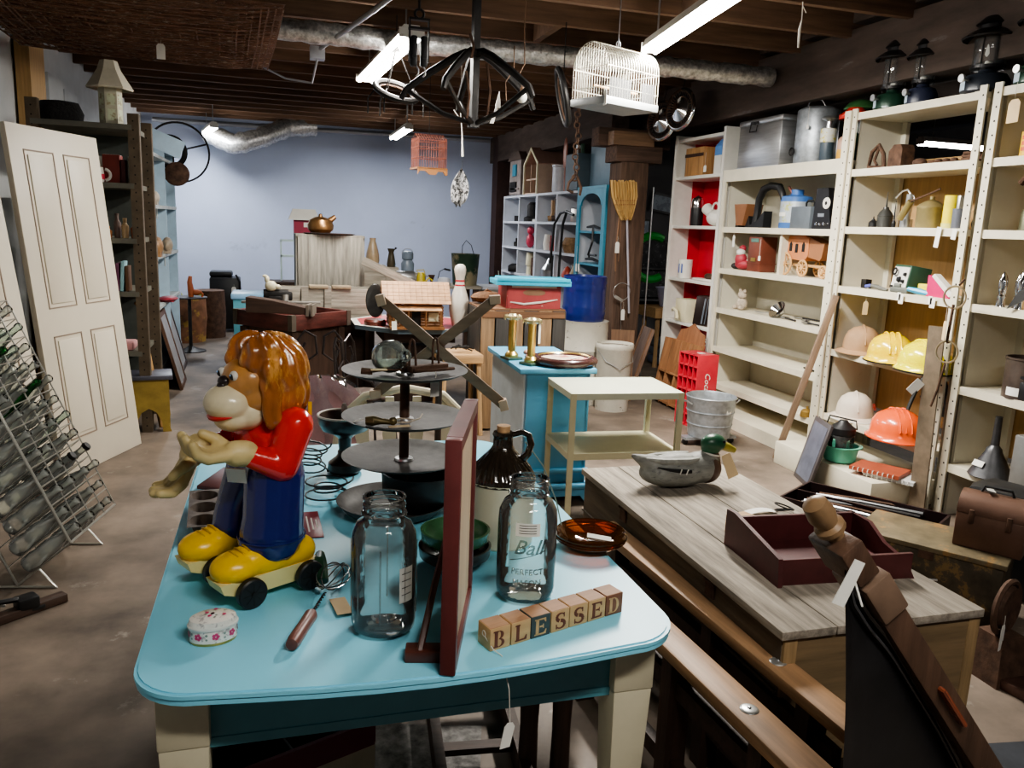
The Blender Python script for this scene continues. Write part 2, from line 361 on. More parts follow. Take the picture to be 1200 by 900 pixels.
# ================================================================ right-hand shelving
XF = 3.82; DEP = .42
def slotpost(g, x, y, h, w=.05):
    g.mat(0).box((x, y, h/2), (.012, w, h)); g.box((x+.022, y+(w/2-.003), h/2), (.04, .006, h))
    g.mat(1); z = .1
    while z < h-.03: g.disc((x-.0075, y-.004, z), .006, (-1, 0, 0), 8); z += .075
def unit(label, y0, y1, top, zs, group=None, back=None, panel=True, x0=XF, dep=DEP, th=.035, post=True, name='shelving_unit', postm=None, lowgap=True):
    t = T(name, label, 'shelf', (x0, (y0+y1)/2, 0)); w = (y1-y0)
    for i, z in enumerate(zs):
        g = G(); g.box((dep/2, 0, z-th/2), (dep, w-.05, th), bev=.003); g.box((-.0, 0, z-th/2-.002), (.012, w-.05, th+.012)); O('shelf_board', g, m_cream, t)
    if panel:
        for s in (-1, 1):
            g = G(); g.box((dep/2+.02, s*(w/2-.018), top/2), (dep-.05, .02, top)); O('side_panel', g, m_creamd, t)
    if back:
        for (a, b, mm) in back:
            g = G(); g.box((dep, 0, (a+b)/2), (.012, w-.04, b-a)); O('back_panel', g, mm, t)
    if post:
        for s in (-1, 1):
            g = G(); slotpost(g, -.012, s*(w/2-.02), top+.02); O('front_post', g, [m_cream, m_dark], t)
            g = G(); g.box((dep-.03, s*(w/2-.05), top/2), (.03, .05, top)); O('rear_post', g, m_creamd, t)
    return t
m_ply = wood('plywood_back', (.42, .26, .11), 'z', rough=.7, var=.15, scale=2, bump=.05)
U3Z = [2.45, 2.075, 1.69, 1.28, .83, .36]; U2Z = [2.155, 1.67, 1.31, .96, .61, .28]; U4Z = [2.45, 2.075, 1.685, 1.27, .79, .32]
u3 = unit('cream shelving unit with plywood back, holding lanterns, oil cans and fire helmets', 3.80, 4.90, 2.46, U3Z, back=[(.4, 2.16, m_ply)])
u4 = unit('cream shelving unit cut off by the right edge, holding a funnel', 2.55, 3.74, 2.46, U4Z, back=[(.35, 2.44, m_ply)])
u2 = unit('wide cream wooden shelving unit holding the carved stagecoach, mostly empty lower shelves', 4.95, 6.52, 2.12, U2Z, back=[(.05, 2.12, m_creamd)], post=False)
for y in (-.765, .765): g = G(); g.box((-.012, y, 1.06), (.02, .045, 2.12)); O('face_frame', g, m_cream, u2)
g = G(); g.box((-.014, 0, 2.11), (.022, 1.57, .1)); O('fascia', g, m_cream, u2)
g = G(); g.box((.13, 0, .05), (.56, 1.5, .1)); O('base_deck', g, m_cream, u2)
g = G(); g.box((.21, -.1, 1.475), (.38, .03, .33)); O('divider', g, m_cream, u2)
# slotted yellowish post between units 2 and 3
g = G(); slotpost(g, 0, 0, 2.47, .06); S('slotted_post', g, [m_cream, m_dark], 'yellowed slotted upright between the two cream shelving units', 'post', (3.79, 4.925, 0))
# red bookcase
RZ = [2.5, 2.145, 1.68, 1.17, .75, .4]
rb = T('bookcase', 'tall cream bookcase with a bright red painted interior', 'bookcase', (XF, 7.02, 0))
m_redi = M('crimson_interior', (.5, .012, .03), .45, var=.06, col2=(.6, .4, .4), thr=.8, tscale=10)
for s in (-1, 1):
    g = G(); g.mat(0).box((.17, s*.46, 1.27), (.34, .025, 2.54)); g.mat(1).box((.26, s*.446, 1.27), (.14, .004, 2.48)); O('side_panel', g, [m_white, m_redi if s > 0 else m_redi], rb)
    g = G(); g.box((-.008, s*.455, 1.27), (.02, .04, 2.54)); O('face_frame', g, m_white, rb)
g = G(); g.box((.33, 0, 1.27), (.02, .9, 2.5)); O('back_panel', g, m_redi, rb)
for z in RZ:
    g = G(); g.mat(0).box((.16, 0, z-.015), (.32, .9, .03), bev=.003); O('shelf_board', g, m_white, rb)
m_creamside = m_white
# ================================================================ white cubbies & teal cupboard & left units
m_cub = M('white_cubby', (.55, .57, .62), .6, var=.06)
cb = T('cubby_shelf', 'white pigeonhole shelving unit beyond the teal cupboard, filled with small curios', 'shelf', (3.3, 10.33, 0))
g = G()
for y in (-1.6, -.8, -.02, .02, .8, 1.6): g.box((.15, y, 1.02), (.3, .03, 2.04))
O('upright_panels', g, m_cub, cb)
for z in (2.04, 1.68, 1.32, .96, .6, .24):
    g = G(); g.box((.15, 0, z-.015), (.31, 3.2, .03)); O('shelf_board', g, m_cub, cb)
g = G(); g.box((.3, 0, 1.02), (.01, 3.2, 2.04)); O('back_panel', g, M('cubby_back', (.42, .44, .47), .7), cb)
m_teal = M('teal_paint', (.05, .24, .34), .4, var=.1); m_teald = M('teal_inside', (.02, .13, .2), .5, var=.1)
tc_ = T('cupboard', 'tall teal-blue painted cupboard with an arched open front beside the timber pillar', 'cupboard', (3.3, 8.36, 0))
g = G(); g.box((.2, -.4, 1.03), (.4, .025, 2.06)); g.box((.2, .4, 1.03), (.4, .025, 2.06)); g.box((.2, 0, 2.05), (.44, .86, .03)); O('carcass', g, m_teal, tc_)
g = G(); g.box((-.006, -.37, 1.03), (.02, .09, 2.06)); g.box((-.006, .37, 1.03), (.02, .09, 2.06))
g.prism([(-.33, 2.04), (.33, 2.04), (.33, 1.88)]+[(.30*math.cos(R(a)), 1.86+.13*math.sin(R(a))) for a in range(0, 181, 15)]+[(-.33, 1.88)], -.016, .004, 'yz'); O('face_frame', g, m_teal, tc_)
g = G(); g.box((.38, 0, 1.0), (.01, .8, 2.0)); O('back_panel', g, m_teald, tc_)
for z in (1.59, 1.24, .8):
    g = G(); g.box((.19, 0, z-.012), (.38, .8, .024)); O('shelf_board', g, m_teal, tc_)
# dark slotted-angle shelf on the left, open side to the viewer
m_ang = M('brown_slotted_angle', (.12, .09, .06), .6, .3, var=.3); m_sg = M('dark_green_grey', (.06, .068, .06), .7, var=.2)
ls = T('shelving_unit', 'dark slotted-angle shelf behind the cream doors holding a mug and books', 'shelf', (-1.25, 6.3, 0))
for z in (2.18, 1.785, 1.405, 1.03, .6, .2):
    g = G(); g.box((0, .3, z-.012), (.62, .62, .035)); O('shelf_board', g, M('shelf_drab', (.13, .125, .1), .6, var=.2), ls)
for (x, y) in ((.32, 0), (-.3, 0), (.32, .6), (-.3, .6)):
    g = G(); h = 2.32 if x < 0 else 2.26; g.mat(0).box((x, y-.003, h/2), (.07, .006, h)); g.box((x+.035, y+.03, h/2), (.006, .06, h)); g.mat(1); z = .05
    while z < h-.02: g.disc((x, y-.0065, z), .006, (0, -1, 0), 6); z += .06
    O('corner_post', g, [m_ang, m_dark], ls)
g = G(); g.box((0, .61, 1.1), (.6, .01, 2.2)); O('back_panel', g, m_sg, ls)
# pale blue shelving behind it running to the back
m_pb = M('pale_blue_paint', (.45, .6, .72), .5, var=.1)
lb = T('shelving_unit', 'pale blue and white shelving along the left wall behind the dark shelf', 'shelf', (-1.45, 8.1, 0))
for y in (-1.0, -.2, .6, 1.4):
    g = G(); g.box((.18, y, 1.1), (.5, .035, 2.2)); O('upright_panel', g, m_pb, lb)
for z in (.2, .75, 1.2, 1.65, 2.1):
    g = G(); g.box((.18, .2, z), (.52, 2.4, .03)); O('shelf_board', g, M('pale_shelf', (.5, .53, .52), .6), lb)
g = G(); g.box((.18, 1.1, 2.23), (.62, .8, .1)); O('cornice', g, m_pb, lb)

# ================================================================ doors leaning on the left
m_door = M('chipped_cream_door', (.64, .58, .47), .45, var=.04, scale=2, col2=(.3, .23, .16), thr=.76, tscale=22, bump=.06)
m_gro = M('panel_groove', (.26, .2, .15), .7)
def door(label, w, h, loc, rot):
    t = T('panel_door', label, 'door', loc, rot=rot)
    g = G(); g.box((w/2, 0, h/2), (w, .035, h), bev=.003)
    def groove(x0, x1, z0, z1):
        for (a, b, c, d) in ((x0, x1, z0, z0), (x0, x1, z1, z1), (x0, x0, z0, z1), (x1, x1, z0, z1)):
            g.mat(1).box(((a+b)/2, -.019, (c+d)/2), (abs(b-a)+.008, .004, abs(d-c)+.008)); 
        g.mat(0).box(((x0+x1)/2, -.019, (z0+z1)/2), (x1-x0-.05, .012, z1-z0-.05), bev=.004)
    groove(.12, w/2-.05, .22, .85); groove(w/2+.05, w-.12, .22, .85); groove(.12, w/2-.05, 1.02, h-.14); groove(w/2+.05, w-.12, 1.02, h-.14)
    O('door_slab', g, [m_door, m_gro], t)
    return t
door('cream-painted four-panel door leaning against the left wall shelf, its whole right edge in view', .86, 2.07, (-1.248, 5.177, 0), (R(-5.8), 0, R(69)))
door('second cream panel door leaning lower and further left behind the bottle rack', .6, 2.0, (-1.47, 4.50, 0), (R(-7.5), 0, R(69)))

# ================================================================ grey plank chest (right foreground)
tr = T('wooden_chest', 'long weathered grey plank chest carrying the duck decoy and maroon box', 'chest', (1.6, 2.37, 0))
g = G()
X0, X1 = -.36, .30; Y0, Y1 = -.73, .72
ws = [-.36, -.19, .03, .30]
for a, b in zip(ws, ws[1:]): g.box(((a+b)/2, -.005, .588), (b-a-.004, Y1-Y0, .024), bev=.002)
O('lid', g, m_wgr, tr)
m_chs = wood('chest_side', (.13, .1, .07), 'y', rough=.8, var=.4, bump=.3); m_chf = wood('chest_front', (.22, .15, .08), 'x', rough=.7, var=.35, bump=.2, scale=2)
g = G(); g.box((-.33, 0, .38), (.025, 1.42, .38)); g.box((.28, 0, .38), (.025, 1.42, .38)); g.box((-.345, 0, .42), (.012, 1.42, .006)); g.box((0, .70, .38), (.6, .02, .38)); O('side_board', g, m_chs, tr)
g = G(); g.box((-.02, -.705, .38), (.6, .025, .38)); g.box((-.02, -.72, .30), (.6, .008, .012)); O('front_board', g, m_chf, tr)
for x in (-.32, .28):
    for y in (-.70, .69):
        g = G(); g.box((x, y, .285), (.04, .04, .57), bev=.003); O('corner_leg', g, wood('chest_leg', (.3, .2, .1), 'z'), tr)
g = G(); g.ring((.02, -.728, .44), .017, .004, (0, 1, 0), 20); g.box((.05, -.72, .445), (.045, .006, .012)); g.ell((.035, -.728, .44), (.006, .006, .012)); O('hasp', g, m_steel, tr)
for y in (-.35, .3):
    g = G(); g.box((-.347, y, .545), (.006, .05, .05)); g.cyl((-.35, y-.03, .567), (-.35, y+.03, .567), .006, seg=8); O('hinge', g, m_rust, tr)

# ================================================================ plank trestles beside the table
m_pl = wood('worn_plank', (.36, .21, .11), 'y', rough=.5, var=.35, scale=2.5, bump=.15)
m_wash = M('zinc_washer', (.6, .6, .58), .35, .8)
def bench(label, x0, y0, x1, y1, wd, group, wy):
    d = V((x1-x0, y1-y0, 0)); L = d.length; rz = math.degrees(math.atan2(-(x1-x0), (y1-y0)))
    t = T('wooden_trestle', label, 'trestle', ((x0+x1)/2, (y0+y1)/2, 0), rz)
    g = G(); g.box((0, 0, .485), (wd, L, .035), bev=.006); O('top_plank', g, m_pl, t)
    for q in wy:
        g = G(); g.lathe([(0, .003), (.017, .0035), (.022, .001), (.023, 0)], (0, q, .503), 20); O('washer', g, m_wash, t); g = G(); g.ell((0, q, .507), (.005, .005, .003)); O('bolt', g, m_steel, t)
    for q in (-L*.36, -L*.05, L*.4):
        g = G(); g.box((0, q, .235), (wd*.7, .05, .47)); O('leg', g, m_wdkz, t)
    g = G(); g.box((0, 0, .14), (.03, L*.8, .05)); g.box((0, 0, .38), (.03, L*.86, .05)); O('rail', g, m_wdk, t)
    return t
bench('long worn plank trestle nearest the plank chest, with one zinc washer', 1.275, 1.33, 1.20, 2.72, .085, None, (-.36,))
bench('shorter worn plank trestle tight against the blue table, ending lowest', 1.075, 1.24, 1.0, 2.5, .095, None, (-.38,))

# ================================================================ two-tier enamel cart
m_cart = M('cart_enamel', (.66, .62, .42), .35, var=.06, col2=(.3, .2, .1), thr=.8, tscale=20)
m_cartt = M('cart_top', (.62, .64, .5), .35, var=.04)
ct = T('metal_cart', 'cream enamelled two-tier metal cart standing behind the plank chest', 'cart', (1.765, 3.99, 0), -3)
for z, nm, mm in ((.78, 'top_tray', m_cartt), (.46, 'lower_tray', m_cart)):
    g = G(); g.box((0, 0, z-.012), (.62, .44, .014), bev=.004); g.box((0, -.22, z-.022), (.62, .008, .034)); g.box((0, .22, z-.022), (.62, .008, .034)); g.box((-.308, 0, z-.022), (.008, .44, .034)); g.box((.308, 0, z-.022), (.008, .44, .034)); O(nm, g, mm, ct)
for x in (-.298, .298):
    for y in (-.212, .212):
        g = G(); g.box((x, y-.011, .39), (.03, .004, .77)); g.box((x-math.copysign(.013, x), y, .39), (.004, .024, .77)); g.box((x, y, .39), (.03, .003, .77)); O('leg', g, m_cart, ct)

# ================================================================ blue cabinet with pale side
m_cabb = M('bright_blue_paint', (.13, .42, .64), .35, var=.05)
bc = T('low_cabinet', 'low bright-blue cabinet with a white side, under the round framed picture', 'cabinet', (1.56, 4.70, 0), -2)
g = G(); g.box((0, 0, .8), (.46, .86, .03), bev=.004); O('top', g, m_cabb, bc)
g = G(); g.box((-.19, 0, .43), (.02, .8, .72)); O('side_panel', g, M('pale_blue_white', (.5, .56, .6), .5, var=.1), bc)
g = G(); g.box((0, -.39, .43), (.38, .02, .72)); g.box((0, .39, .43), (.38, .02, .72)); g.box((.19, 0, .43), (.02, .8, .72)); O('front_panel', g, m_cabb, bc)
g = G(); g.prism([(-.22, .10), (.24, .10), (.27, .0), (.21, 0), (.17, .05), (-.14, .05), (-.2, .0), (-.26, 0)], -.43, .42, 'xz'); O('plinth', g, m_cabb, bc)
g = G(); g.box((0, -.41, .2), (.44, .04, .03), bev=.01); g.box((0, -.43, .115), (.48, .06, .03), bev=.01); O('moulding', g, m_cabb, bc)
TZ = .76
# ================================================================ monkey toy
mk = T('monkey_toy', 'large hard-plastic monkey toy in red shirt and blue trousers on yellow roller shoes', 'toy', (-.06, 1.87, TZ), 210)
m_fur = M('moulded_fur', (.36, .12, .03), .25, var=.5, scale=14, stretch=(1, 1, .3), coat=.3, col2=(.62, .3, .08), thr=.5, tscale=9)
m_skin = M('tan_plastic', (.52, .25, .08), .28, var=.25, scale=14, stretch=(1, 1, .4), coat=.2); m_muz = M('cream_plastic', (.78, .68, .46), .28, var=.05, coat=.3, col2=(.35, .25, .15), thr=.8, tscale=60)
m_shirt = M('red_plastic', (.66, .025, .02), .22, var=.08, coat=.5); m_hand = M('pale_yellow_rubber', (.6, .47, .22), .45, var=.15, col2=(.35, .28, .18), thr=.74, tscale=40)
def furfn(v):
    c = V((-.035, .015, .485)); d = v.co-c
    a = math.atan2(d.y, d.x); ph = math.atan2(d.z, math.hypot(d.x, d.y))
    s = math.sin(a*17+ph*5+math.sin(ph*7)*1.2)
    v.co += v.normal*(.0028*s)
HC = (-.035, .015, .485)
def tintH(o):
    return o
blob('fur_hood', [('s', (-.045, .015, .50), (.083, .088, .088)), ('s', (-.06, .015, .455), (.07, .082, .08)), ('s', (-.012, .048, .548), (.05, .042, .04)), ('s', (-.012, -.018, .548), (.05, .042, .04)), ('s', (-.055, .015, .41), (.055, .075, .05)),
    ('c', (-.005, .078, .515), (-.012, .078, .40), .026, .022), ('c', (-.005, -.048, .515), (-.012, -.048, .40), .026, .022), ('s', (.012, .05, .53), (.034, .03, .028)), ('s', (.012, -.02, .53), (.034, .03, .028))], .0045, m_fur, mk, 3, furfn)
hd = blob('face', [('s', (.018, .015, .485), (.05, .062, .05)), ('s', (.028, .042, .497), (.026, .026, .024)), ('s', (.028, -.012, .497), (.026, .026, .024)), ('s', (.005, .015, .45), (.05, .066, .05))], .004, m_skin, mk, 4)
blob('muzzle', [('s', (.062, .015, .438), (.05, .054, .042)), ('s', (.05, .015, .405), (.043, .046, .034)), ('s', (.02, .015, .415), (.045, .055, .045))], .0035, m_muz, mk, 5)
g = G(); g.ell((.112, .015, .47), (.006, .004, .004)); g.bm.clear(); g.ell((.068, .015, .487), (.014, .017, .012)); g.ell((.074, .015, .478), (.010, .012, .009)); O('nose', g, M('nose_black', (.03, .02, .02), .3, col2=(.3, .2, .12), thr=.7), mk)
for sy in (-1, 1):
    g = G(); g.mat(0).ell((.059, .015+sy*.027, .501), (.008, .0115, .011), None, 3); g.mat(1).ell((.0635, .015+sy*.028, .4995), (.006, .0068, .0078)); g.mat(2).ell((.0685, .015+sy*.029, .503), (.0022, .002, .002)); O('eye', g, [m_white, m_black, M('blue_glint', (.3, .5, .8), .3)], mk)
# mouth: a curved strip of lip paint wrapped round the lower muzzle
g = G()
for k in range(10):
    a = R(-58+116*k/9); b = R(-58+116*min(k+1, 9)/9)
pts = []
for k in range(15):
    a = R(-62+124*k/14); pts.append((.052+.0455*math.cos(a), .015+.0475*math.sin(a), .405+.006*math.sin(a)**2+.004))
rad = [.0015+.0062*math.sin(PI*k/14) for k in range(15)]
g.tube(pts, rad, 8); O('mouth', g, M('lip_red', (.6, .04, .04), .3), mk)
blob('shirt', [('s', (-.03, .0, .345), (.062, .085, .075)), ('s', (-.035, 0, .39), (.05, .075, .045)), ('s', (-.02, 0, .305), (.055, .075, .04)),
    ('s', (-.055, .088, .375), (.045, .04, .05)), ('c', (-.055, .095, .385), (-.02, .102, .30), .044, .036), ('c', (-.02, .102, .298), (.06, .083, .335), .036, .024),
    ('s', (-.055, -.088, .375), (.045, .04, .05)), ('c', (-.055, -.095, .385), (.0, -.10, .31), .042, .034), ('c', (.0, -.10, .31), (.085, -.07, .325), .033, .023)], .0045, m_shirt, mk, 5)
g = G(); g.prism([(0, 0), (.04, .018), (.045, .05), (.012, .03)], -.004, .004, 'xz', Mx.Translation((-.115, .06, .385)) @ Mx.Rotation(R(60), 4, 'Z')); O('neckerchief', g, m_yel, mk)
def mhand(w, d, up, side, palm_up=True):
    """w wrist, d pointing direction, up palm normal, side thumb side"""
    w, d, up, side = V(w), V(d).normalized(), V(up).normalized(), V(side).normalized(); P = []
    P.append(('c', w-d*.012, w+d*.012, .029, .029)); 
    for k in range(4):
        f = (k-1.5)/1.5; b = w+d*.03+side*(-f*.014); kn = w+d*.074+side*(-f*.026)-up*.004
        P.append(('c', b, kn, .015, .0125)); L = (.05, .058, .054, .042)[k]
        m = kn+(d*.9+up*.35).normalized()*L*.6; e = m+(d*.45+up*.9).normalized()*L*.55
        P.append(('c', kn, m, .0135, .0125)); P.append(('c', m, e, .0125, .0105))
    t0 = w+d*.02+side*.018+up*.004; t1 = t0+(d*.6+side*.5+up*.45).normalized()*.036; t2 = t1+(d*.85+up*.35).normalized()*.03
    P += [('c', t0, t1, .0155, .0135), ('c', t1, t2, .0135, .011)]
    return P
blob('glove', mhand((.068, .08, .338), (.98, -.2, .12), (-.1, 0, 1), (-.15, -1, .05)), .0033, m_hand, mk, 3)
blob('glove', mhand((.100, -.068, .318), (.62, .02, -.85), (.80, .1, .55), (.1, 1, 0)), .0033, m_hand, mk, 3)
def trf(v):
    pass
m_trou = M('shaded_navy', (.014, .02, .09), .25, var=.2, coat=.3)
blob('trousers', [('s', (-.03, 0, .285), (.062, .08, .05)), ('c', (-.03, .05, .27), (-.015, .066, .17), .068, .068), ('c', (-.015, .066, .17), (-.008, .07, .13), .068, .072), ('s', (-.008, .07, .122), (.078, .068, .018)),
    ('c', (-.03, -.05, .27), (-.0, -.07, .17), .058, .05), ('c', (-.0, -.07, .17), (.005, -.075, .125), .05, .053), ('s', (.005, -.075, .122), (.055, .052, .018))], .0045, m_blue, mk, 5)
g = G(); g.ring((-.008, .07, .133), .0745, .0018, seg=32); O('hem_seam', g, m_blue, mk)
g = G(); g.box((.055, .035, .275), (.004, .045, .035), rot=(0, R(14), R(38))); O('trouser_label', g, m_paper, mk)
m_sole = M('pale_yellow_sole', (.75, .66, .3), .4, var=.05)
for sy in (.078, -.078):
    sh = blob('roller_shoe', [('s', (.085, sy, .082), (.058, .048, .036)), ('s', (.05, sy, .088), (.055, .042, .038)), ('c', (.04, sy, .085), (-.075, sy, .078), .040, .036), ('s', (-.07, sy, .082), (.042, .038, .036)), ('c', (-.0, sy, .09), (-.0, sy, .118), .046, .05), ('c', (-.05, sy, .09), (-.05, sy, .112), .036, .036)], .0042, m_yel, mk, 4)
    g = G(); g.prism([(-.10, .022), (.085, .022), (.13, .04), (.138, .062), (-.105, .062)], sy-.034, sy+.034, 'xz'); O('sole', g, m_sole, sh)
    g = G(); g.ring((.0, 0, 0), .001, .0003, seg=3); g.bm.clear()
    for k in range(3): g.tube([(.062+k*.014, sy-.022, .120-k*.004), (.066+k*.014, sy, .128-k*.004), (.062+k*.014, sy+.022, .120-k*.004)], .0024, 6)
    O('laces', g, M('lace_yellow', (.6, .36, .02), .4), sh)
    for x in (.075, -.07):
        for s in (-1, 1):
            g = G(); g.mat(0).lathe([(0, -.011), (.018, -.011), (.031, -.010), (.034, -.007), (.034, .007), (.031, .010), (.018, .011), (0, .011)], (x, sy+s*.05, .034), 28, rot=(R(90), 0, 0)); g.mat(1).lathe([(0, .0135), (.006, .0135), (.006, -.0135), (0, -.0135)], (x, sy+s*.05, .034), 12, rot=(R(90), 0, 0))
            for a in range(0, 180, 45): g.mat(1).box((x, sy+s*.0605, .034), (.05, .002, .003), rot=(0, R(a), 0))
            O('wheel', g, [m_black, m_blackm], sh)

# ================================================================ floral tin
tn = T('trinket_box', 'small oval white porcelain trinket box with pink flowers and gilt foot', 'trinket box', (-.132, 1.60, TZ), 8)
m_por = M('floral_porcelain', (.8, .77, .7), .2, var=.08, scale=60, col2=(.45, .42, .4), thr=.57, tscale=70, coat=.4); m_pink = M('pink_flower', (.6, .06, .18), .3); m_leafg = M('grey_leaf', (.25, .3, .25), .4)
g = G(); g.mat(1).lathe([(0, 0), (.044, 0), (.046, .006)], (0, 0, 0), 40, sy=.72); g.mat(0).lathe([(.046, .006), (.045, .032), (.043, .034), (0, .034)], (0, 0, 0), 40, sy=.72); O('body', g, [m_por, m_brass], tn)
g = G(); g.mat(1).lathe([(.048, .032), (.049, .037), (.047, .040)], (0, 0, 0), 40, sy=.72); g.mat(0).lathe([(.047, .040), (.044, .049), (.036, .053), (0, .055)], (0, 0, 0), 40, sy=.72); O('lid', g, [m_por, m_white], tn)
g = G()
for k in range(9):
    a = R(-175+k*22); x, y = .0463*math.cos(a), .0463*.72*math.sin(a); n = V((math.cos(a), math.sin(a)/.72, 0))
    if k % 2 == 0:
        for j in range(5): u = n.normalized().orthogonal(); g.mat(0).disc(V((x, y, .02))+V((-n.y, n.x, 0)).normalized()*.0045*math.cos(j*1.257)+V((0, 0, 1))*.0045*math.sin(j*1.257), .0034, n, 8)
    else:
        g.mat(1).disc((x, y, .024), .003, n, 6); g.mat(1).disc((x*1.001, y, .015), .0025, n, 6)
for k in range(12):
    r = (.0, .014, .025)[k % 3]; a = k*2.4; c = (r*math.cos(a), r*.72*math.sin(a), .0556)
    (g.mat(0) if k % 2 else g.mat(1)).disc(c, .0042 if k % 2 else .0026, (0, 0, 1), 7)
O('flower_decoration', g, [m_pink, m_leafg], tn)

# ================================================================ glass jars
def jar(label, loc, r, h, rz, sticker, embossed=False, ribs=False):
    t = T('glass_jar', label, 'jar', loc, rz); th = .0035
    n = r*.62
    prof = [(0, .004), (r*.8, .004), (r*.97, .012), (r, .03), (r, h*.66), (r*.97, h*.74), (r*.82, h*.815), (n, h*.845), (n, h*.87), (n+.005, h*.875), (n+.005, h*.885), (n-.001, h*.89), (n+.002, h*.92), (n-.001, h*.935), (n+.002, h*.955), (n-.001, h*.97), (n, h*.99), (n-.003, h)]
    inner = [(max(0, a-th), z+ (.006 if i < 3 else 0)) for i, (a, z) in enumerate(prof)][::-1]; inner[-1] = (0, .012)
    g = G(); g.lathe(prof, (0, 0, 0), 40)
    O('jar_body', g, m_clear, t, smooth=60)
    g = G(); 
    for z in (h*.995, h*.945, h*.882): g.ring((0, 0, z), n+.001, .0022, seg=40)
    O('thread_rings', g, m_clear, t)
    if sticker:
        a0, z, w, hh = sticker; g = G(); g.grid(lambda u, v: ((r+.001)*math.cos(R(a0)+(u-.5)*w/r), (r+.001)*math.sin(R(a0)+(u-.5)*w/r), z+(v-.5)*hh), 6, 1); O('price_sticker', g, m_paper, t, smooth=0)
        g = G()
        for j in range(4): g.grid(lambda u, v: ((r+.0015)*math.cos(R(a0)+(u-.5)*w*.7/r), (r+.0015)*math.sin(R(a0)+(u-.5)*w*.7/r), z+hh*(.32-.2*j)+v*.0015), 6, 1)
        O('handwriting', g, m_dark, t, smooth=0)
    if embossed:
        for s, z, sz, sh in (('Ball', h*.5, .048, .35), ('PERFECT', h*.3, .019, 0), ('MASON', h*.21, .019, 0)):
            o = txt(s, sz, m_emb, t, (0, -r-.001, z), (R(90), 0, 0), 'embossed_lettering', .0012, shear=sh)
            for v in o.data.vertices:   # wrap round the jar
                a = v.co.x/r; rad = r+.0006+v.co.z; 
                v.co = V((rad*math.sin(a), -v.co.z*0+(r-rad*math.cos(a)), 0))+V((0, 0, 0)) if False else V((rad*math.sin(a), v.co.y, r+.001-rad*math.cos(a)))
            # local z of the lettering points to the viewer side; flip the wrap depth
            for v in o.data.vertices: v.co.z = -v.co.z
        g = G(); g.tube([(r*1.003*math.sin(a), -r*1.003*math.cos(a), h*.43+a*.02) for a in [(-.6+1.2*k/10) for k in range(11)]], .0012, 6); O('embossed_swash', g, m_emb, t)
    if ribs:
        for k in range(8):
            a = k*PI/4+.2; g = G(); g.tube([(r*math.cos(a), r*math.sin(a), .04), (r*math.cos(a), r*math.sin(a), h*.68)], .0016, 6); O('rib', g, m_clear, t)
    return t
m_emb = glass('embossed_glass', (.62, .68, .66), (.4, .45, .45), 1)
jar('large clear glass jar with moulded ribs standing between the whisk and the framed panel', (.206, 1.575, TZ), .067, .292, 20, (-75, .12, .035, .075), ribs=True)
jar('large clear mason jar with embossed writing and price sticker, behind the letter blocks', (.545, 1.665, TZ), .068, .285, -15, (-92, .185, .055, .03), embossed=True)

# ================================================================ letter blocks  B L E S S E D
def glyph(ch):
    H = 1.0; P = []
    def stem(x, y0=0, y1=1, w=.2, serif=True):
        P.append([(x, y0), (x+w, y0), (x+w, y1), (x, y1)])
        if serif:
            for yy in (0, .92): P.append([(x-.08, yy), (x+w+.05, yy), (x+w+.05, yy+.08), (x-.08, yy+.08)])
    def bowl(cx, cy, rx, ry, a0=-90, a1=90, t=.17):
        n = 10
        for k in range(n):
            a, b = R(a0+(a1-a0)*k/n), R(a0+(a1-a0)*(k+1)/n)
            ta = t*(.45+.65*abs(math.cos(a))); tb_ = t*(.45+.65*abs(math.cos(b)))
            P.append([(cx+rx*math.cos(a), cy+ry*math.sin(a)), (cx+rx*math.cos(b), cy+ry*math.sin(b)), (cx+(rx-tb_)*math.cos(b), cy+(ry-tb_*.6)*math.sin(b)), (cx+(rx-ta)*math.cos(a), cy+(ry-ta*.6)*math.sin(a))])
    if ch == 'B': stem(.08); bowl(.36, .74, .3, .26); bowl(.36, .26, .36, .26)
    elif ch == 'D': stem(.08); bowl(.36, .5, .42, .5)
    elif ch == 'L': stem(.12); P.append([(.38, 0), (.82, 0), (.84, .3), (.78, .3), (.66, .09), (.38, .09)])
    elif ch == 'E':
        stem(.1); P.append([(.36, 0), (.8, 0), (.84, .28), (.78, .28), (.66, .09), (.36, .09)]); P.append([(.36, 1), (.78, 1), (.8, .74), (.74, .74), (.64, .91), (.36, .91)]); P.append([(.36, .46), (.58, .46), (.58, .38), (.64, .38), (.64, .64), (.58, .64), (.58, .55), (.36, .55)])
    elif ch == 'S':
        n = 26; pts = []
        for k in range(n+1):
            t = k/n
            if t < .5: a = R(35+ (270-35)*t*2); c = (.46, .74); r = (.28, .23)
            else: a = R(90-(90+145)*(t-.5)*2); c = (.46, .27); r = (.3, .24)
            pts.append((c[0]+r[0]*math.cos(a), c[1]+r[1]*math.sin(a)))
        for k in range(n):
            if k in (12,): continue
            a, b = V((*pts[k], 0)), V((*pts[k+1], 0)); d = (b-a).normalized(); nn = V((-d.y, d.x, 0)); w = lambda q: .04+.075*math.sin(PI*min(1, max(0, (q/n-.1)/.8)))
            p = [a+nn*w(k), b+nn*w(k+1), b-nn*w(k+1), a-nn*w(k)]; P.append([(q.x, q.y) for q in p])
        P.append([(.66, .98), (.74, .98), (.74, .7), (.68, .7)]); P.append([(.14, .02), (.22, .02), (.2, .32), (.14, .32)])
    return P
m_bl = [wood('block_light', (.58, .37, .18), 'x', var=.2), wood('block_red', (.22, .09, .05), 'x', var=.2), wood('block_dark', (.06, .08, .08), 'x', var=.2), wood('block_top', (.38, .2, .1), 'x', var=.25)]
m_ink = M('brown_ink', (.16, .05, .03), .6)
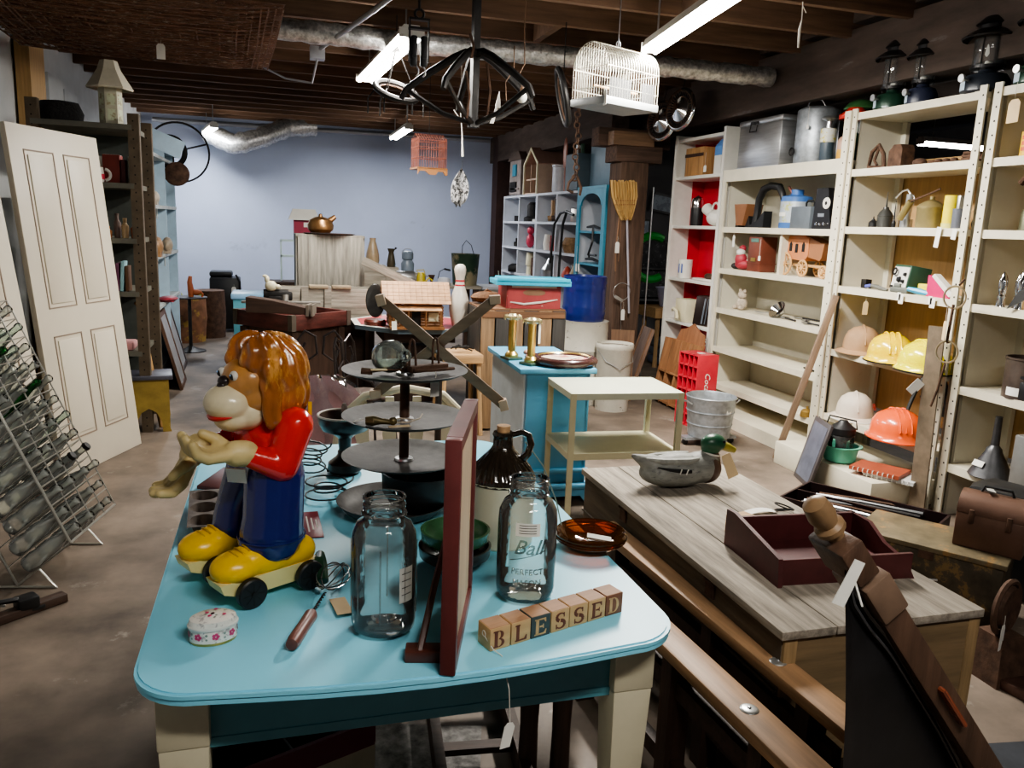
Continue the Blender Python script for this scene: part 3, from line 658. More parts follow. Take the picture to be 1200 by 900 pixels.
BL = [('B', 0, 'first block of the row, dark-edged, carrying the white string tag'), ('L', 0, 'second block of the row, right after the B'), ('E', 2, 'dark-faced block with a pale E, third of the row'), ('S', 0, 'earlier of the two S blocks, beside the dark E'), ('S', 0, 'later of the two S blocks, beside the pale E block'), ('E', 0, 'pale block with brown E, next to last of the row'), ('D', 1, 'reddish-brown block with pale D at the end of the row')]
bx0 = V((.417, 1.462, TZ)); bdir = V((.952, .305, 0)).normalized(); ang = math.degrees(math.atan2(bdir.y, bdir.x))
for k, (ch, mi, ds) in enumerate(BL):
    p = bx0+bdir*(.0505*k); t = T('letter_block', 'wooden letter '+ch+' block, '+ds, 'toy block', tuple(p), ang+(.8 if k % 2 else -.6), 'row of wooden letter blocks')
    g = G(); g.mat(0).box((0, 0, .0245), (.048, .048, .048), bev=.0012); g.mat(1).box((0, 0, .0487), (.045, .045, .0008)); O('block', g, [m_bl[mi] if ch != 'D' else m_bl[1], m_bl[3]], t)
    g = G()
    for poly in glyph(ch): g.prism([((x-.45)*.037, .006+y*.036) for x, y in poly], -.0249, -.0243, 'xz')
    O('letter', g, m_ink if mi == 0 else m_bl[0], t, smooth=0)
    if k == 0:
        g = G(); g.ring((-.0245, 0, .03), .006, .001, (1, 0, 0), 12); g.tube([(-.025, -.004, .026), (-.02, -.03, .008), (-.012, -.05, .002), (-.008, -.075, -.06), (-.006, -.08, -.13)], .0012, 5)
        g.mat(1).prism([(-.012, -.055), (.012, -.052), (.013, -.008), (.006, 0), (-.006, 0), (-.012, -.008)], -.0006, .0006, 'xz', Mx.Translation((-.006, -.081, -.13)) @ Mx.Rotation(R(12), 4, 'Y')); O('price_tag', g, [m_string, m_paper], t, smooth=0)

# ================================================================ amber ashtray
t = T('glass_ashtray', 'round amber-brown glass dish with a price tag inside', 'dish', (.805, 1.91, TZ), 0)
g = G(); g.lathe([(0, .004), (.05, .004), (.075, .012), (.095, .03), (.098, .042), (.092, .047), (.086, .042), (.07, .018), (.045, .012), (0, .012)], (0, 0, 0), 48); O('bowl', g, m_amber, t, smooth=60)
g = G()
for z in (.026, .034): g.ring((0, 0, z), .0935 if z < .03 else .097, .0018, seg=48)
O('rim_bands', g, m_amber, t)
g = G(); g.box((.02, -.012, .03), (.065, .022, .001), rot=(R(8), R(6), R(-22))); O('price_tag', g, m_paper, t)

# ================================================================ stoneware jug
t = T('stoneware_jug', 'two-tone stoneware jug with fluted dark-brown shoulder, cork and cream base', 'jug', (.575, 2.0, TZ), -20)
m_jc = M('cream_glaze', (.66, .6, .45), .3, var=.06, coat=.2); m_jb = M('brown_glaze', (.025, .018, .012), .12, var=.3, coat=.5)
g = G(); g.lathe([(0, 0), (.085, 0), (.09, .006), (.09, .17), (.092, .178)], (0, 0, 0), 44); O('cream_base', g, m_jc, t)
def fl(u, v):
    prof = [(.0915, .172), (.090, .185), (.075, .21), (.052, .236), (.034, .256), (.027, .268), (.026, .29), (.029, .297), (.026, .305), (.015, .306)]
    q = v*(len(prof)-1); i = min(int(q), len(prof)-2); f = q-i; r = prof[i][0]*(1-f)+prof[i+1][0]*f; z = prof[i][1]*(1-f)+prof[i+1][1]*f
    a = u*2*PI; fz = max(0, 1-abs((z-.215)/.045)); r *= 1+.05*fz*math.sin(a*24+z*60); return (r*math.cos(a), r*math.sin(a), z)
g = G(); g.grid(fl, 120, 27); O('dark_shoulder', g, m_jb, t, smooth=60)
g = G(); g.tube([(.024, 0, .298), (.05, 0, .306), (.068, 0, .298), (.075, 0, .275), (.068, 0, .25), (.055, 0, .235)], [.009, .0085, .009, .0095, .010, .012], 10); O('handle', g, m_jb, t)
g = G(); g.lathe([(0, .30), (.017, .30), (.018, .322), (0, .324)], (0, 0, 0), 20); O('cork', g, M('cork', (.5, .3, .15), .8, var=.3, scale=40), t)
g = G(); g.tube([(.06, 0, .28), (.11, .02, .21), (.15, .03, .11), (.17, .03, .03)], .002, 6); O('string', g, m_leafg, t)

# ================================================================ framed panel standing on edge
t = T('framed_panel', 'maroon-framed cream panel standing on edge at the front of the table', 'frame', (.357, 1.535, TZ), math.degrees(math.atan2(.345, .115)))
L = .36; Hh = .462
g = G()
for x in (-L/2+.012, L/2-.012): g.box((x, 0, Hh/2), (.024, .03, Hh), bev=.002)
g.box((0, 0, .012), (L-.05, .03, .024)); g.box((0, 0, Hh-.012), (L-.05, .03, .024)); O('frame', g, M('maroon_frame', (.13, .03, .028), .45, var=.2), t)
g = G(); g.box((0, 0, Hh/2), (L-.04, .014, Hh-.04)); O('panel', g, wood('cream_board', (.62, .47, .32), 'z', var=.12, scale=2), t)
g = G(); g.box((-.12, .045, .012), (.04, .09, .024), rot=(0, 0, .1), bev=.003); g.tube([(-.13, .06, .02), (-.05, .045, .12), (.0, .02, .24)], .007, 6); O('prop_foot', g, M('mahogany', (.1, .03, .02), .35, var=.2), t)

# ================================================================ three-tier stand
t = T('tiered_stand', 'dark metal three-tier round display stand on a wide pan', 'stand', (.352, 2.27, TZ), 0)
m_tin = M('dull_dark_tin', (.055, .05, .046), .62, .1, var=.35, scale=30, bump=.1)
g = G(); g.tube([(0, 0, .02), (0, 0, .435)], .014, 14); g.ell((0, 0, .44), (.016, .016, .012)); O('pole', g, m_rust, t)
for z in (.165, .285, .42):
    g = G(); g.lathe([(0, z-.012), (.10, z-.011), (.155, z-.004), (.178, z+.006), (.18, z+.008), (.176, z+.008), (.15, z), (.10, z-.007), (0, z-.008)], (0, 0, 0), 56); O('tier', g, m_tin, t, smooth=60)
    g = G(); g.lathe([(.014, z-.006), (.028, z-.006), (.026, z), (.014, z+.002)], (0, 0, 0), 20); O('collar', g, m_steel, t)
g = G(); g.lathe([(0, 0), (.10, .0), (.14, .012), (.165, .04), (.161, .041), (.135, .017), (.10, .006), (0, .006)], (-.03, -.0, 0), 48); O('base_pan', g, m_tin, t, smooth=60)
g = G(); g.lathe([(0, .0), (.09, 0), (.115, .04), (.118, .10), (.112, .1), (.108, .04), (0, .02)], (.055, .01, .02), 40); O('inner_pot', g, m_black, t, smooth=60)
# things on the tiers
def onTier(x, y, z): return (.352+x, 2.27+y, TZ+z)
t = T('glass_float', 'pale green glass bottle lying on the top tier of the stand', 'bottle', onTier(-.045, -.02, .468), 0)
g = G(); g.lathe([(0, -.06), (.028, -.055), (.042, -.035), (.047, -.005), (.044, .02), (.03, .045), (.016, .056), (.015, .068), (.018, .07), (.018, .078), (.012, .08)], (0, 0, 0), 28, rot=(R(80), 0, R(25))); O('bottle_body', g, m_gpale, t, smooth=60)
t['label'] = 'pale green glass bottle lying on the top tier of the stand'; t.name = 'glass_bottle'
t = T('cow_bell_clamp', 'rusty wire clamp tool with tall bent prongs on the top tier', 'tool', onTier(.035, -.03, .424), 25); t.name = 'wire_tool'
g = G(); g.box((.03, 0, .01), (.13, .03, .02), bev=.005); g.tube([(-.03, -.02, .01), (.02, -.05, .012), (.09, -.045, .01)], .005, 6); O('bar', g, m_rust, t)
for x in (-.025, .055):
    g = G(); g.tube([(x-.008, 0, .02), (x-.009, 0, .07), (x-.006, 0, .09), (x, 0, .096), (x+.006, 0, .09), (x+.011, 0, .06), (x+.014, 0, .02)], .0035, 6); O('prong', g, m_rust, t)
ptag(t, (.02, -.05, .012), .03, .03, .05, 0)
t = T('metal_hook', 'small hook with pale tag at the front edge of the top tier', 'hook', onTier(-.13, -.05, .425), 10)
g = G(); g.cyl((0, 0, .008), (.03, -.01, .006), .009, seg=8); g.tube([(.03, -.01, .006), (.07, -.02, .012), (.11, -.022, .01)], .003, 6); O('shank', g, m_rust, t); g = G(); g.box((.045, -.02, .013), (.045, .022, .002), rot=(0, 0, -.2)); O('price_tag', g, m_tan, t)
t = T('brass_fitting', 'corroded brass fitting with a tag on the middle tier', 'fitting', onTier(-.10, -.08, .285), -10)
g = G(); g.tube([(-.02, 0, .012), (.0, 0, .013), (.02, .004, .011), (.05, .0, .01)], [.012, .015, .009, .008], 10); g.ell((.055, 0, .012), (.012, .010, .012)); O('fitting_body', g, M('old_brass', (.14, .11, .05), .5, .6, var=.4), t); g = G(); g.box((-.04, .012, .01), (.04, .02, .001), rot=(.1, -.3, -.6)); O('price_tag', g, m_paper, t)
t = T('wire_ring', 'loop of pale wire around the pole on the middle tier', 'wire', onTier(-.0, -.05, .284), 0)
g = G(); g.tube([(-.05, -.0, .004), (-.04, -.03, .006), (.0, -.035, .008), (.035, -.01, .012), (.045, .01, .02)], .002, 6); g.tube([(-.045, .0, .004), (-.02, .015, .008), (.02, .0, .006)], .002, 6); O('wire_loop', g, M('pale_wire', (.5, .42, .33), .5), t); g = G(); g.box((-.03, -.055, .002), (.06, .02, .001), rot=(0, 0, .1)); O('price_tag', g, m_tan, t)

# ================================================================ turned wooden compote
t = T('wooden_compote', 'dark turned wooden pedestal bowl with a pale rim at the back of the table', 'bowl', (.215, 2.68, TZ), 0)
m_wal = M('walnut_gloss', (.035, .014, .01), .3, var=.4, coat=.3)
g = G(); g.lathe([(0, 0), (.05, 0), (.058, .012), (.055, .035), (.03, .055), (.024, .065), (.024, .075), (.02, .08), (.022, .12), (.04, .135), (.075, .15), (.088, .175), (.09, .2), (.086, .202), (.08, .18), (.06, .155), (0, .15)], (0, 0, 0), 44); O('pedestal_bowl', g, m_wal, t, smooth=40)
g = G(); g.ring((0, 0, .2), .088, .004, seg=44); O('rim', g, M('worn_rim', (.6, .55, .48), .5), t)
ptag(t, (0, .02, .2), -.03, .02, .06, 0)

# ================================================================ coil springs, card, muffin tin
def spring(loc, r, h, turns, label, tilt):
    g = G(); n = int(turns*18); g.tube([(r*(.75+.25*math.cos(2*PI*i/n))*math.cos(2*PI*i/18), r*(.75+.25*math.cos(2*PI*i/n))*math.sin(2*PI*i/18), .004+h*i/n) for i in range(n+1)], .0028, 6)
    S('coil_spring', g, m_black, label, 'spring', loc, rot=tilt)
spring((.145, 2.42, TZ), .075, .06, 4, 'black coil spring lying flat nearest the monkey toy', (0, 0, 0))
spring((.10, 2.66, TZ+.012), .058, .1, 5, 'taller black coil spring behind the flat one by the pedestal bowl', (.12, .1, 0))
t = T('metal_sign', 'small dark red printed card lying behind the monkey toy', 'sign', (.083, 2.20, TZ), 2)
g = G(); g.box((0, 0, .002), (.055, .20, .003), bev=.001); O('plate', g, M('dark_red_tin', (.2, .02, .03), .4), t)
for k in range(3): g = G(); g.box((-.008+.012*k, .0, .004), (.004, .12-.03*k, .0006)); O('lettering', g, m_paper, t)
t = T('muffin_tin', 'old rusty muffin tin on the left edge of the table', 'muffin tin', (-.16, 2.30, TZ), 4)
g = G(); m_mt = M('old_baking_tin', (.16, .13, .11), .5, .5, var=.35, scale=25, bump=.15)
W, D = .085, .155
for x in (-.042, .042):
    for y in (-.102, 0, .102):
        def cell(u, v, x=x, y=y):
            a = u*2*PI; c, s_ = math.cos(a), math.sin(a); k_ = 1/max(abs(c), abs(s_)); rx, ry = .0425*k_, .0515*k_
            if v < .34: return (x+rx*c, y+ry*s_, .036)
            if v < .67: return (x+.037*c, y+.043*s_, .0362)
            return (x+.027*c, y+.031*s_, .004)
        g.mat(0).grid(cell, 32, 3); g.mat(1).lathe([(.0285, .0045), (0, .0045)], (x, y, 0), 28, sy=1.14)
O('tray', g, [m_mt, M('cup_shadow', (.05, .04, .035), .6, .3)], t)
g = G(); g.ring((.04, -.1, .05), .038, .0012, (.3, .1, 1)); O('wire_ring', g, m_steel, t)
t = S('tin_plate', G().box((0, 0, .01), (.13, .2, .012), rot=(0, .05, 0), bev=.003), M('dark_maroon_tin', (.14, .05, .05), .4, .3, var=.3), 'flat dark maroon tin tray behind the muffin tin', 'tray', (-.15, 2.62, TZ), -20)

# ================================================================ rotary whisk
t = T('wire_whisk', 'old wire whisk with turned wooden handle lying on the table', 'whisk', (.085, 1.70, TZ), math.degrees(math.atan2(.45, .16)))
g = G(); g.lathe([(0, -.20), (.012, -.198), (.0145, -.18), (.0135, -.12), (.0145, -.075), (.009, -.062), (0, -.062)], (0, 0, .016), 20, rot=(0, R(90), 0)); O('handle', g, M('reddish_handle', (.16, .06, .045), .4, var=.25, scale=5, stretch=(1, 8, 8)), t)
g = G(); 
g.tube([(-.065+.005*i, .0025*math.cos(i*1.3), .017+.0025*math.sin(i*1.3)) for i in range(20)], .0016, 5); g.tube([(-.065+.005*i, -.0025*math.cos(i*1.3), .017-.0025*math.sin(i*1.3)) for i in range(20)], .0016, 5); O('twisted_shank', g, m_blackm, t)
for k in range(5):
    a = R(-60+30*k); g = G(); pts = []
    for i in range(13):
        q = i/12; wv = .048*math.sin(PI*q)**.8*(1 if q < .5 else 1); s_ = (1 if q < .5 else -1)
    for i in range(17):
        th_ = PI*2*i/16; xx = .03+.075*(1-math.cos(th_))*.5*1.7; yy = .04*math.sin(th_)
        pts.append((xx, yy*math.cos(a), .024+yy*math.sin(a)*.5+.006))
    g.tube(pts, .0014, 5); O('wire_loop', g, m_steel if k % 2 else m_blackm, t)
g = G(); g.box((.0, -.045, .004), (.08, .035, .001), rot=(0, 0, .5)); O('price_tag', g, m_tan, t)
g = G(); g.tube([(.08, .02, .02), (.12, .04, .05), (.16, .05, .05)], [.014, .018, .012], 10); O('green_grip', g, m_green, t)

# ================================================================ green stacked bowls
for k, (z, lab) in enumerate(((0, 'dark brown bowl under the green one, half hidden by the framed panel'), (.042, 'green glazed bowl stacked on top behind the framed panel'))):
    g = G(); r = .088-.004*k; g.lathe([(0, .001), (.045, 0), (.05, .004), (r, .03), (r+.003, .055), (r-.003, .056), (r-.006, .032), (.045, .012), (0, .010)], (0, 0, 0), 40)
    S('ceramic_bowl', g, (M('brown_bowl', (.05, .04, .035), .3, coat=.3), M('green_bowl', (.06, .16, .07), .25, coat=.4, var=.2))[k], lab, 'bowl', (.42, 1.86, TZ+z), smooth=60)
# ================================================================ things on the right-hand shelves
def sh(y, z, d=.14):
    if z in (1.69, 1.28) and 3.8 < y < 4.75: y += .085*min(1, (4.75-y)/.25)
    return (XF+d, y, z+.001)
def pot(prof, seg=24, **k): return G().lathe(prof, (0, 0, 0), seg, **k)
m_lg = M('lantern_green', (.015, .05, .03), .3, .2, var=.2, coat=.3); m_lb = M('lantern_black', (.015, .014, .015), .35, .3, var=.3)
def lantern(label, loc, base, cap, s=1, h=1, rz=0, sticker=True):
    t = T('camp_lantern', label, 'lantern', loc, rz); t.scale = (1.3, 1.3, 1.38)
    g = pot([(0, 0), (.075*s, 0), (.085*s, .01), (.085*s, .05), (.07*s, .075), (.035*s, .085), (.03*s, .10)]); O('fuel_tank', g, base, t)
    z0 = .10; z1 = .10+.12*h
    g = pot([(.05*s, z0), (.055*s, z0+.01), (.055*s, z1)]); O('globe', g, m_clear, t, smooth=60)
    for a in range(0, 360, 90):
        x, y = .06*s*math.cos(R(a+20)), .06*s*math.sin(R(a+20)); g = G(); g.tube([(x, y, z0-.01), (x, y, z1)], .003, 5); O('guard_rod', g, m_blackm, t)
    g = pot([(.03*s, z0-.005), (.062*s, z0), (.062*s, z0+.012), (.03*s, z0+.015)]); O('collar', g, m_lb, t)
    g = pot([(.02, z0+.01), (.012, z0+.04), (.02, z0+.06), (.014, z1-.01)]); O('mantle', g, m_white, t)
    g = pot([(.10*s, z1-.004), (.104*s, z1+.002), (.065*s, z1+.03), (.05*s, z1+.035), (.05*s, z1+.05), (.06*s, z1+.055), (.03*s, z1+.085), (.012, z1+.09), (0, z1+.10)]); O('ventilator_cap', g, cap, t)
    g = G(); g.cyl((-.08*s, 0, .05), (-.11*s, 0, .055), .006, seg=8); g.lathe([(0, -.006), (.016, -.006), (.016, .006), (0, .006)], (-.115*s, 0, .055), 12, rot=(0, R(90), 0)); O('pump_knob', g, m_steel, t)
    g = G(); g.tube([(0, .10*s, z1), (.0, .11*s, z1-.06), (0, .09*s, z0+.03)], .002, 5); O('bail_handle', g, m_steel, t)
    if sticker: g = G(); g.grid(lambda u, v: (-(.0865*s)*math.cos((u-.5)*.7+.5), (.0865*s)*math.sin((u-.5)*.7+.5), .014+.034*v), 4, 1); O('label', g, M('label_blue_white', (.5, .6, .68), .5), t)
    return t
lantern('green camp lantern with black cap, first on top of the middle shelving unit', sh(4.70, 2.45, .12), m_lg, m_lb, 1.0, 1.15)
lantern('black camp lantern with stepped cap and white collar, second on top of the middle unit', sh(4.44, 2.45, .12), M('lantern_navy', (.02, .025, .05), .35), m_lb, .85, .95)
lantern('large dark camp lantern with wide flat cap at the end of the middle unit', sh(3.93, 2.45, .1), M('lantern_slate', (.02, .025, .035), .3), m_lb, 1.15, 1.0)
lantern('dark green lantern with white gauge on top of the last shelving unit', sh(3.60, 2.45, .12), m_lg, m_lb, 1.05, 1.15)
# top of unit 2
t = T('metal_cooler', 'brushed aluminium ice chest standing on top of the wide shelf', 'cooler', sh(6.10, 2.155, .2), 0)
m_alu = M('brushed_aluminium', (.5, .5, .5), .32, .85, var=.15, scale=4, stretch=(1, 1, 12), bump=.05)
g = G(); g.box((0, 0, .18), (.34, .62, .36), bev=.012); O('body', g, m_alu, t); g = G(); g.box((0, 0, .38), (.35, .63, .045), bev=.01); O('lid', g, m_alu, t)
g = G(); g.tube([(-.18, .12, .37), (-.19, .12, .3), (-.19, .02, .3), (-.18, .02, .37)], .005, 6); g.box((-.18, .07, .37), (.012, .1, .02)); O('latch', g, m_blackm, t)
g = G(); g.box((-.02, -.325, .25), (.06, .016, .1), bev=.004); g.cyl((-.02, -.31, .03), (-.02, -.322, .03), .01, seg=10); O('side_handle', g, m_black, t)
g = G(); g.box((0, 0, .008), (.345, .625, .016)); O('base_band', g, m_steel, t)
t = T('galvanised_can', 'tall galvanised drum-shaped water cooler with a tap hole beside the ice chest', 'can', sh(5.56, 2.155, .19))
g = pot([(0, 0), (.15, 0), (.155, .01), (.155, .40), (.15, .41), (.11, .43), (0, .435)], 36); O('drum', g, m_galv, t)
g = G(); g.lathe([(0, 0), (.022, 0), (.03, .004), (.032, .012)], (-.157, .06, .1), 16, rot=(0, R(-90), 0)); O('tap_hole', g, m_blackm, t)
g = G(); g.tube([(-.02, -.13, .40), (-.04, -.08, .47), (-.04, 0, .49), (-.04, .08, .47), (-.02, .13, .4)], .004, 6); O('bail_handle', g, m_steel, t)
ptag(t, (-.16, -.1, .42), .14, .03, .03, 90)
t = T('camp_lantern', 'slim dark lantern with a yellow-striped label, beside the galvanised drum', 'lantern', sh(5.27, 2.155, .08))
g = pot([(0, 0), (.045, 0), (.05, .01), (.05, .13), (.05, .14)]); O('base_tank', g, M('slate_paint', (.05, .07, .09), .4), t)
g = pot([(.051, .14), (.056, .145), (.056, .235), (.05, .24), (0, .24)]); O('label_band', g, M('label_cream', (.6, .6, .55), .5, col2=(.6, .5, .05), thr=.56, tscale=20), t)
g = pot([(.02, .24), (.02, .29), (.058, .31), (.045, .325), (0, .33)]); O('cap', g, m_steel, t)
t = T('camp_lantern', 'lantern with broad red enamel cap at the end of the wide shelf top', 'lantern', sh(5.10, 2.155, .16))
g = pot([(0, 0), (.055, 0), (.058, .01), (.058, .16), (.045, .18), (.03, .2)]); O('base_tank', g, m_green, t)
g = pot([(.05, .2), (.055, .21), (.055, .29)]); O('globe', g, m_clear, t); g = pot([(.105, .29), (.108, .295), (.108, .32), (.07, .35), (.05, .37), (0, .375)]); O('red_cap', g, M('red_enamel', (.55, .03, .015), .3, coat=.3), t)
for a in (30, 150, 270): g = G(); g.tube([(.06*math.cos(R(a)), .06*math.sin(R(a)), .19), (.06*math.cos(R(a)), .06*math.sin(R(a)), .3)], .003, 5); O('guard_rod', g, m_steel, t)
t = T('propane_bottle', 'tan and yellow gas torch bottle at the end of the wide shelf top', 'bottle', sh(5.03, 2.155, .04))
g = pot([(0, 0), (.042, 0), (.045, .008), (.045, .07)]); O('lower_body', g, M('mustard', (.55, .3, .03), .35), t); g = pot([(.045, .07), (.045, .13), (.03, .155), (.014, .165), (.014, .20), (0, .2)]); O('upper_body', g, M('dusty_tan', (.4, .25, .18), .4), t)
t = T('camp_lantern', 'lantern with broad green enamel cap behind the red-capped one', 'lantern', sh(5.22, 2.155, .3))
g = pot([(0, 0), (.05, 0), (.05, .3), (.04, .36)]); O('base_tank', g, m_green, t); g = pot([(.12, .38), (.125, .39), (.09, .43), (.04, .45), (0, .455)]); O('green_cap', g, M('green_enamel', (.05, .15, .05), .3, coat=.3), t)

# unit 2 shelf 1.67
t = T('wooden_hopper', 'small brown wooden hopper on black feet, left of the big black iron', 'box', sh(6.30, 1.67, .12), 0)
g = G(); g.prism([(-.05, .02), (.05, .02), (.10, .20), (-.10, .20)], -.08, .08, 'yz'); O('hopper_body', g, M('reddish_tan', (.25, .11, .05), .5), t); g = G(); g.prism([(-.13, 0), (-.04, 0), (-.09, .1)], -.05, .05, 'yz'); O('foot', g, m_black, t)
g = G(); g.prism([(.05, 0), (.12, 0), (.1, .07)], -.05, .05, 'yz'); O('foot', g, m_black, t); ptag(t, (-.13, -.02, .03), .1, .035, .1, 90)
t = T('black_tool_arm', 'thick black curved C-shaped iron frame arching over the blue can', 'tool', sh(6.04, 1.67, .1), 90)
g = G(); g.tube([(.10, 0, .03), (.09, 0, .12), (.08, 0, .24), (.02, 0, .32), (-.08, 0, .345), (-.2, 0, .33), (-.25, 0, .27), (-.26, 0, .23)], [.035, .03, .03, .032, .03, .03, .026, .02], 10); g.prism([(.19, 0), (-.07, 0), (-.07, .14), (.03, .06)], -.04, .04, 'xz'); O('arm', g, m_black, t)
t = T('fuel_can', 'blue and silver fuel can with a yellow badge under the black arm', 'can', sh(5.74, 1.67, .2))
g = pot([(0, 0), (.12, 0), (.122, .004), (.122, .05)]); O('blue_base', g, M('can_blue', (.06, .16, .42), .4), t); g = pot([(.122, .215), (.122, .25), (.118, .255), (.05, .27), (.05, .31), (.0, .315)]); O('blue_shoulder', g, M('can_blue', (.06, .16, .42), .4), t)
g = pot([(.1215, .05), (.1215, .215)]); O('label_band', g, M('can_label', (.5, .55, .6), .4, .3, col2=(.5, .52, .2), thr=.56, tscale=14), t)
g = G(); g.tube([(-.03, -.02, .25), (-.05, .05, .33), (-.04, .06, .33)], .012, 8); O('spout', g, M('red_spout', (.25, .08, .05), .5), t)
g = G(); g.grid(lambda u, v: (-.1235*math.cos((u-.5)*1.0+.2), .1235*math.sin((u-.5)*1.0+.2), .1+.03*v), 6, 1); O('lettering_band', g, m_paper, t)
t = T('metal_case', 'plain dark grey box with a black handle in front of the blue can', 'box', sh(5.46, 1.67, .12), -4)
g = G(); g.box((0, 0, .085), (.14, .27, .17), bev=.004); O('box_body', g, M('slate_box', (.12, .14, .16), .5), t); g = G(); g.tube([(0, -.07, .17), (0, -.07, .2), (0, -.045, .215), (0, .02, .215), (0, .04, .2), (0, .04, .17)], .008, 6); O('handle', g, m_black, t)
t = T('film_projector', 'black slanted instrument with a round white dial at the shelf end', 'projector', sh(5.19, 1.67, .1), 0)
g = G(); g.prism([(-.10, 0), (.12, 0), (.10, .30), (-.03, .30)][::-1], -.05, .06, 'yz'); O('body', g, m_lb, t)
g = G(); g.mat(0).lathe([(0, .004), (.04, .004), (.042, 0)], (-.052, -.03, .19), 24, rot=(0, R(-90), 0)); g.mat(1).lathe([(0, .007), (.014, .006)], (-.052, -.03, .19), 16, rot=(0, R(-90), 0)); O('dial', g, [m_white, m_black], t)
for k in range(3): g = G(); g.lathe([(0, .02), (.012, .018), (.014, 0)], (-.052, .05-.045*k, .04), 12, rot=(0, R(-90), 0)); O('knob', g, m_chrome, t)
g = G(); g.box((-.053, .02, .105), (.004, .07, .025)); O('name_plate', g, m_steel, t)
# unit 2 shelf 1.31 : seated figurine, tall wooden box, carved stagecoach
t = T('seated_figurine', 'small seated figurine in a red and white outfit with black boots', 'figurine', sh(6.30, 1.31, .12), 180)
g = G(); g.ell((0, 0, .05), (.07, .09, .05)); g.ell((.03, .0, .09), (.05, .06, .06)); O('red_body', g, M('dusty_red', (.4, .04, .06), .5), t)
g = G(); g.ell((.035, 0, .15), (.04, .04, .035)); g.ell((-.02, .05, .075), (.04, .02, .02)); g.ell((-.01, -.06, .06), (.03, .02, .02)); O('white_trim', g, m_white, t); g = G(); g.ell((.02, .0, .185), (.03, .032, .03)); O('red_cap', g, M('dusty_red', (.4, .04, .06)), t)
g = G(); g.ell((-.04, .06, .02), (.05, .03, .02)); g.ell((.02, -.08, .03), (.05, .04, .03)); O('black_boots', g, m_black, t)
t = T('wooden_case', 'tall reddish-brown wooden case with a little brass plate beside the figurine', 'box', sh(6.03, 1.31, .12), 4)
g = G(); g.box((0, 0, .145), (.16, .17, .29), bev=.004); g.box((0, 0, .07), (.17, .18, .01)); O('case_body', g, M('red_brown_case', (.17, .05, .03), .4, var=.2), t); g = G(); g.box((-.086, 0, .1), (.006, .06, .03)); O('brass_plate', g, m_brass, t); g = G(); g.box((-.083, 0, .26), (.004, .1, .03)); O('glass_window', g, M('window_green', (.1, .2, .16), .2), t)
ptag(t, (-.085, -.08, .27), .14, .03, .04, 90)
t = T('toy_stagecoach', 'carved light-wood stagecoach with spoked wheels and driver box', 'toy coach', sh(5.42, 1.31, .14), 90)
m_co = M('coach_orange', (.55, .22, .09), .5, var=.1); m_cw = M('coach_wheel', (.6, .36, .16), .5, var=.15)
g = G(); g.prism([(.20, .13), (-.02, .12), (-.06, .16), (-.06, .29), (.0, .31), (.18, .31), (.22, .29), (.22, .17)], -.06, .06, 'xz'); O('cab', g, m_co, t)
for x in (.16, .085, .0): g = G(); g.prism([(x-.017, .19 if x != .085 else .18), (x+.017, .19 if x != .085 else .18), (x+.017, .245), (x, .265 if x != .085 else .25), (x-.017, .245)], .0605, .063, 'xz'); O('window', g, m_dark, t)
g = G(); g.prism([(-.06, .15), (-.2, .13), (-.22, .15), (-.24, .26), (-.20, .26), (-.06, .30)], -.055, .055, 'xz'); O('driver_box', g, M('coach_brown', (.32, .14, .06), .5), t)
g = G(); g.box((-.05, 0, .085), (.46, .03, .02)); g.box((-.24, 0, .08), (.18, .08, .012)); O('undercarriage', g, m_cw, t)
def spoked(t, x, y, r, mat):
    g = G(); g.ring((x, y, r), r-.008, .009, (0, 1, 0), 28); g.lathe([(0, -.012), (.016, -.012), (.016, .012), (0, .012)], (x, y, r), 12, rot=(R(90), 0, 0))
    for k in range(8): a = k*PI/4; g.cyl((x, y, r), (x+(r-.01)*math.cos(a), y, r+(r-.01)*math.sin(a)), .005, seg=6)
    O('wheel', g, mat, t)
for y in (-.075, .075): spoked(t, .2, y, .09, m_cw); spoked(t, -.03, y, .065, m_cw); spoked(t, -.28, y, .05, m_cw)
# unit 2 shelf .96
t = T('plush_bear', 'small pale carved bear figurine sitting on the wide shelf', 'figurine', sh(6.30, .96, .14), 180)
g = G(); g.ell((0, 0, .05), (.05, .055, .055)); g.ell((.0, 0, .13), (.04, .045, .04)); g.ell((0, .035, .165), (.015, .018, .018)); g.ell((0, -.035, .165), (.015, .018, .018)); g.ell((.03, .045, .02), (.035, .02, .02)); g.ell((.03, -.045, .02), (.035, .02, .02)); t.name = 'bear_figurine'
O('bear_body', g, M('pale_stone_bear', (.45, .38, .3), .8, var=.3, scale=40, bump=.3), t)
t = T('steel_ladle', 'shiny steel ladle bowl with handle lying on the wide shelf', 'ladle', sh(5.70, .96, .1), 0)
g = G(); g.lathe([(0, -.05), (.04, -.04), (.075, 0), (.08, .01), (.074, .005), (.04, -.033), (0, -.042)], (0, 0, .06), 28, rot=(0, R(-55), 0)); O('bowl', g, m_chrome, t); g = G(); g.tube([(-.02, .07, .03), (-.02, .2, .018), (-.0, .32, .015)], .006, 6); O('handle', g, m_steel, t)
def utensil(y, d, ang, L, label, m=None, hd=.02, z=.96):
    t = T('kitchen_utensil', label, 'utensil', sh(y, z, d), ang)
    g = G(); g.tube([(-L/2, 0, .01), (L*.2, 0, .012)], .007, 6); O('handle', g, m or m_blackm, t); g = G(); g.ell((L*.35, 0, .012), (L*.18, hd, .008)); O('head', g, m_steel, t); return t
utensil(5.52, .08, 80, .26, 'steel spoon lying right beside the shiny ladle bowl')
utensil(5.34, .12, 60, .22, 'dark-handled turner near the leaning lumber on the wide shelf', hd=.035)
utensil(5.18, .05, 95, .2, 'black-handled scoop at the end of the utensil row', m_black, .03)
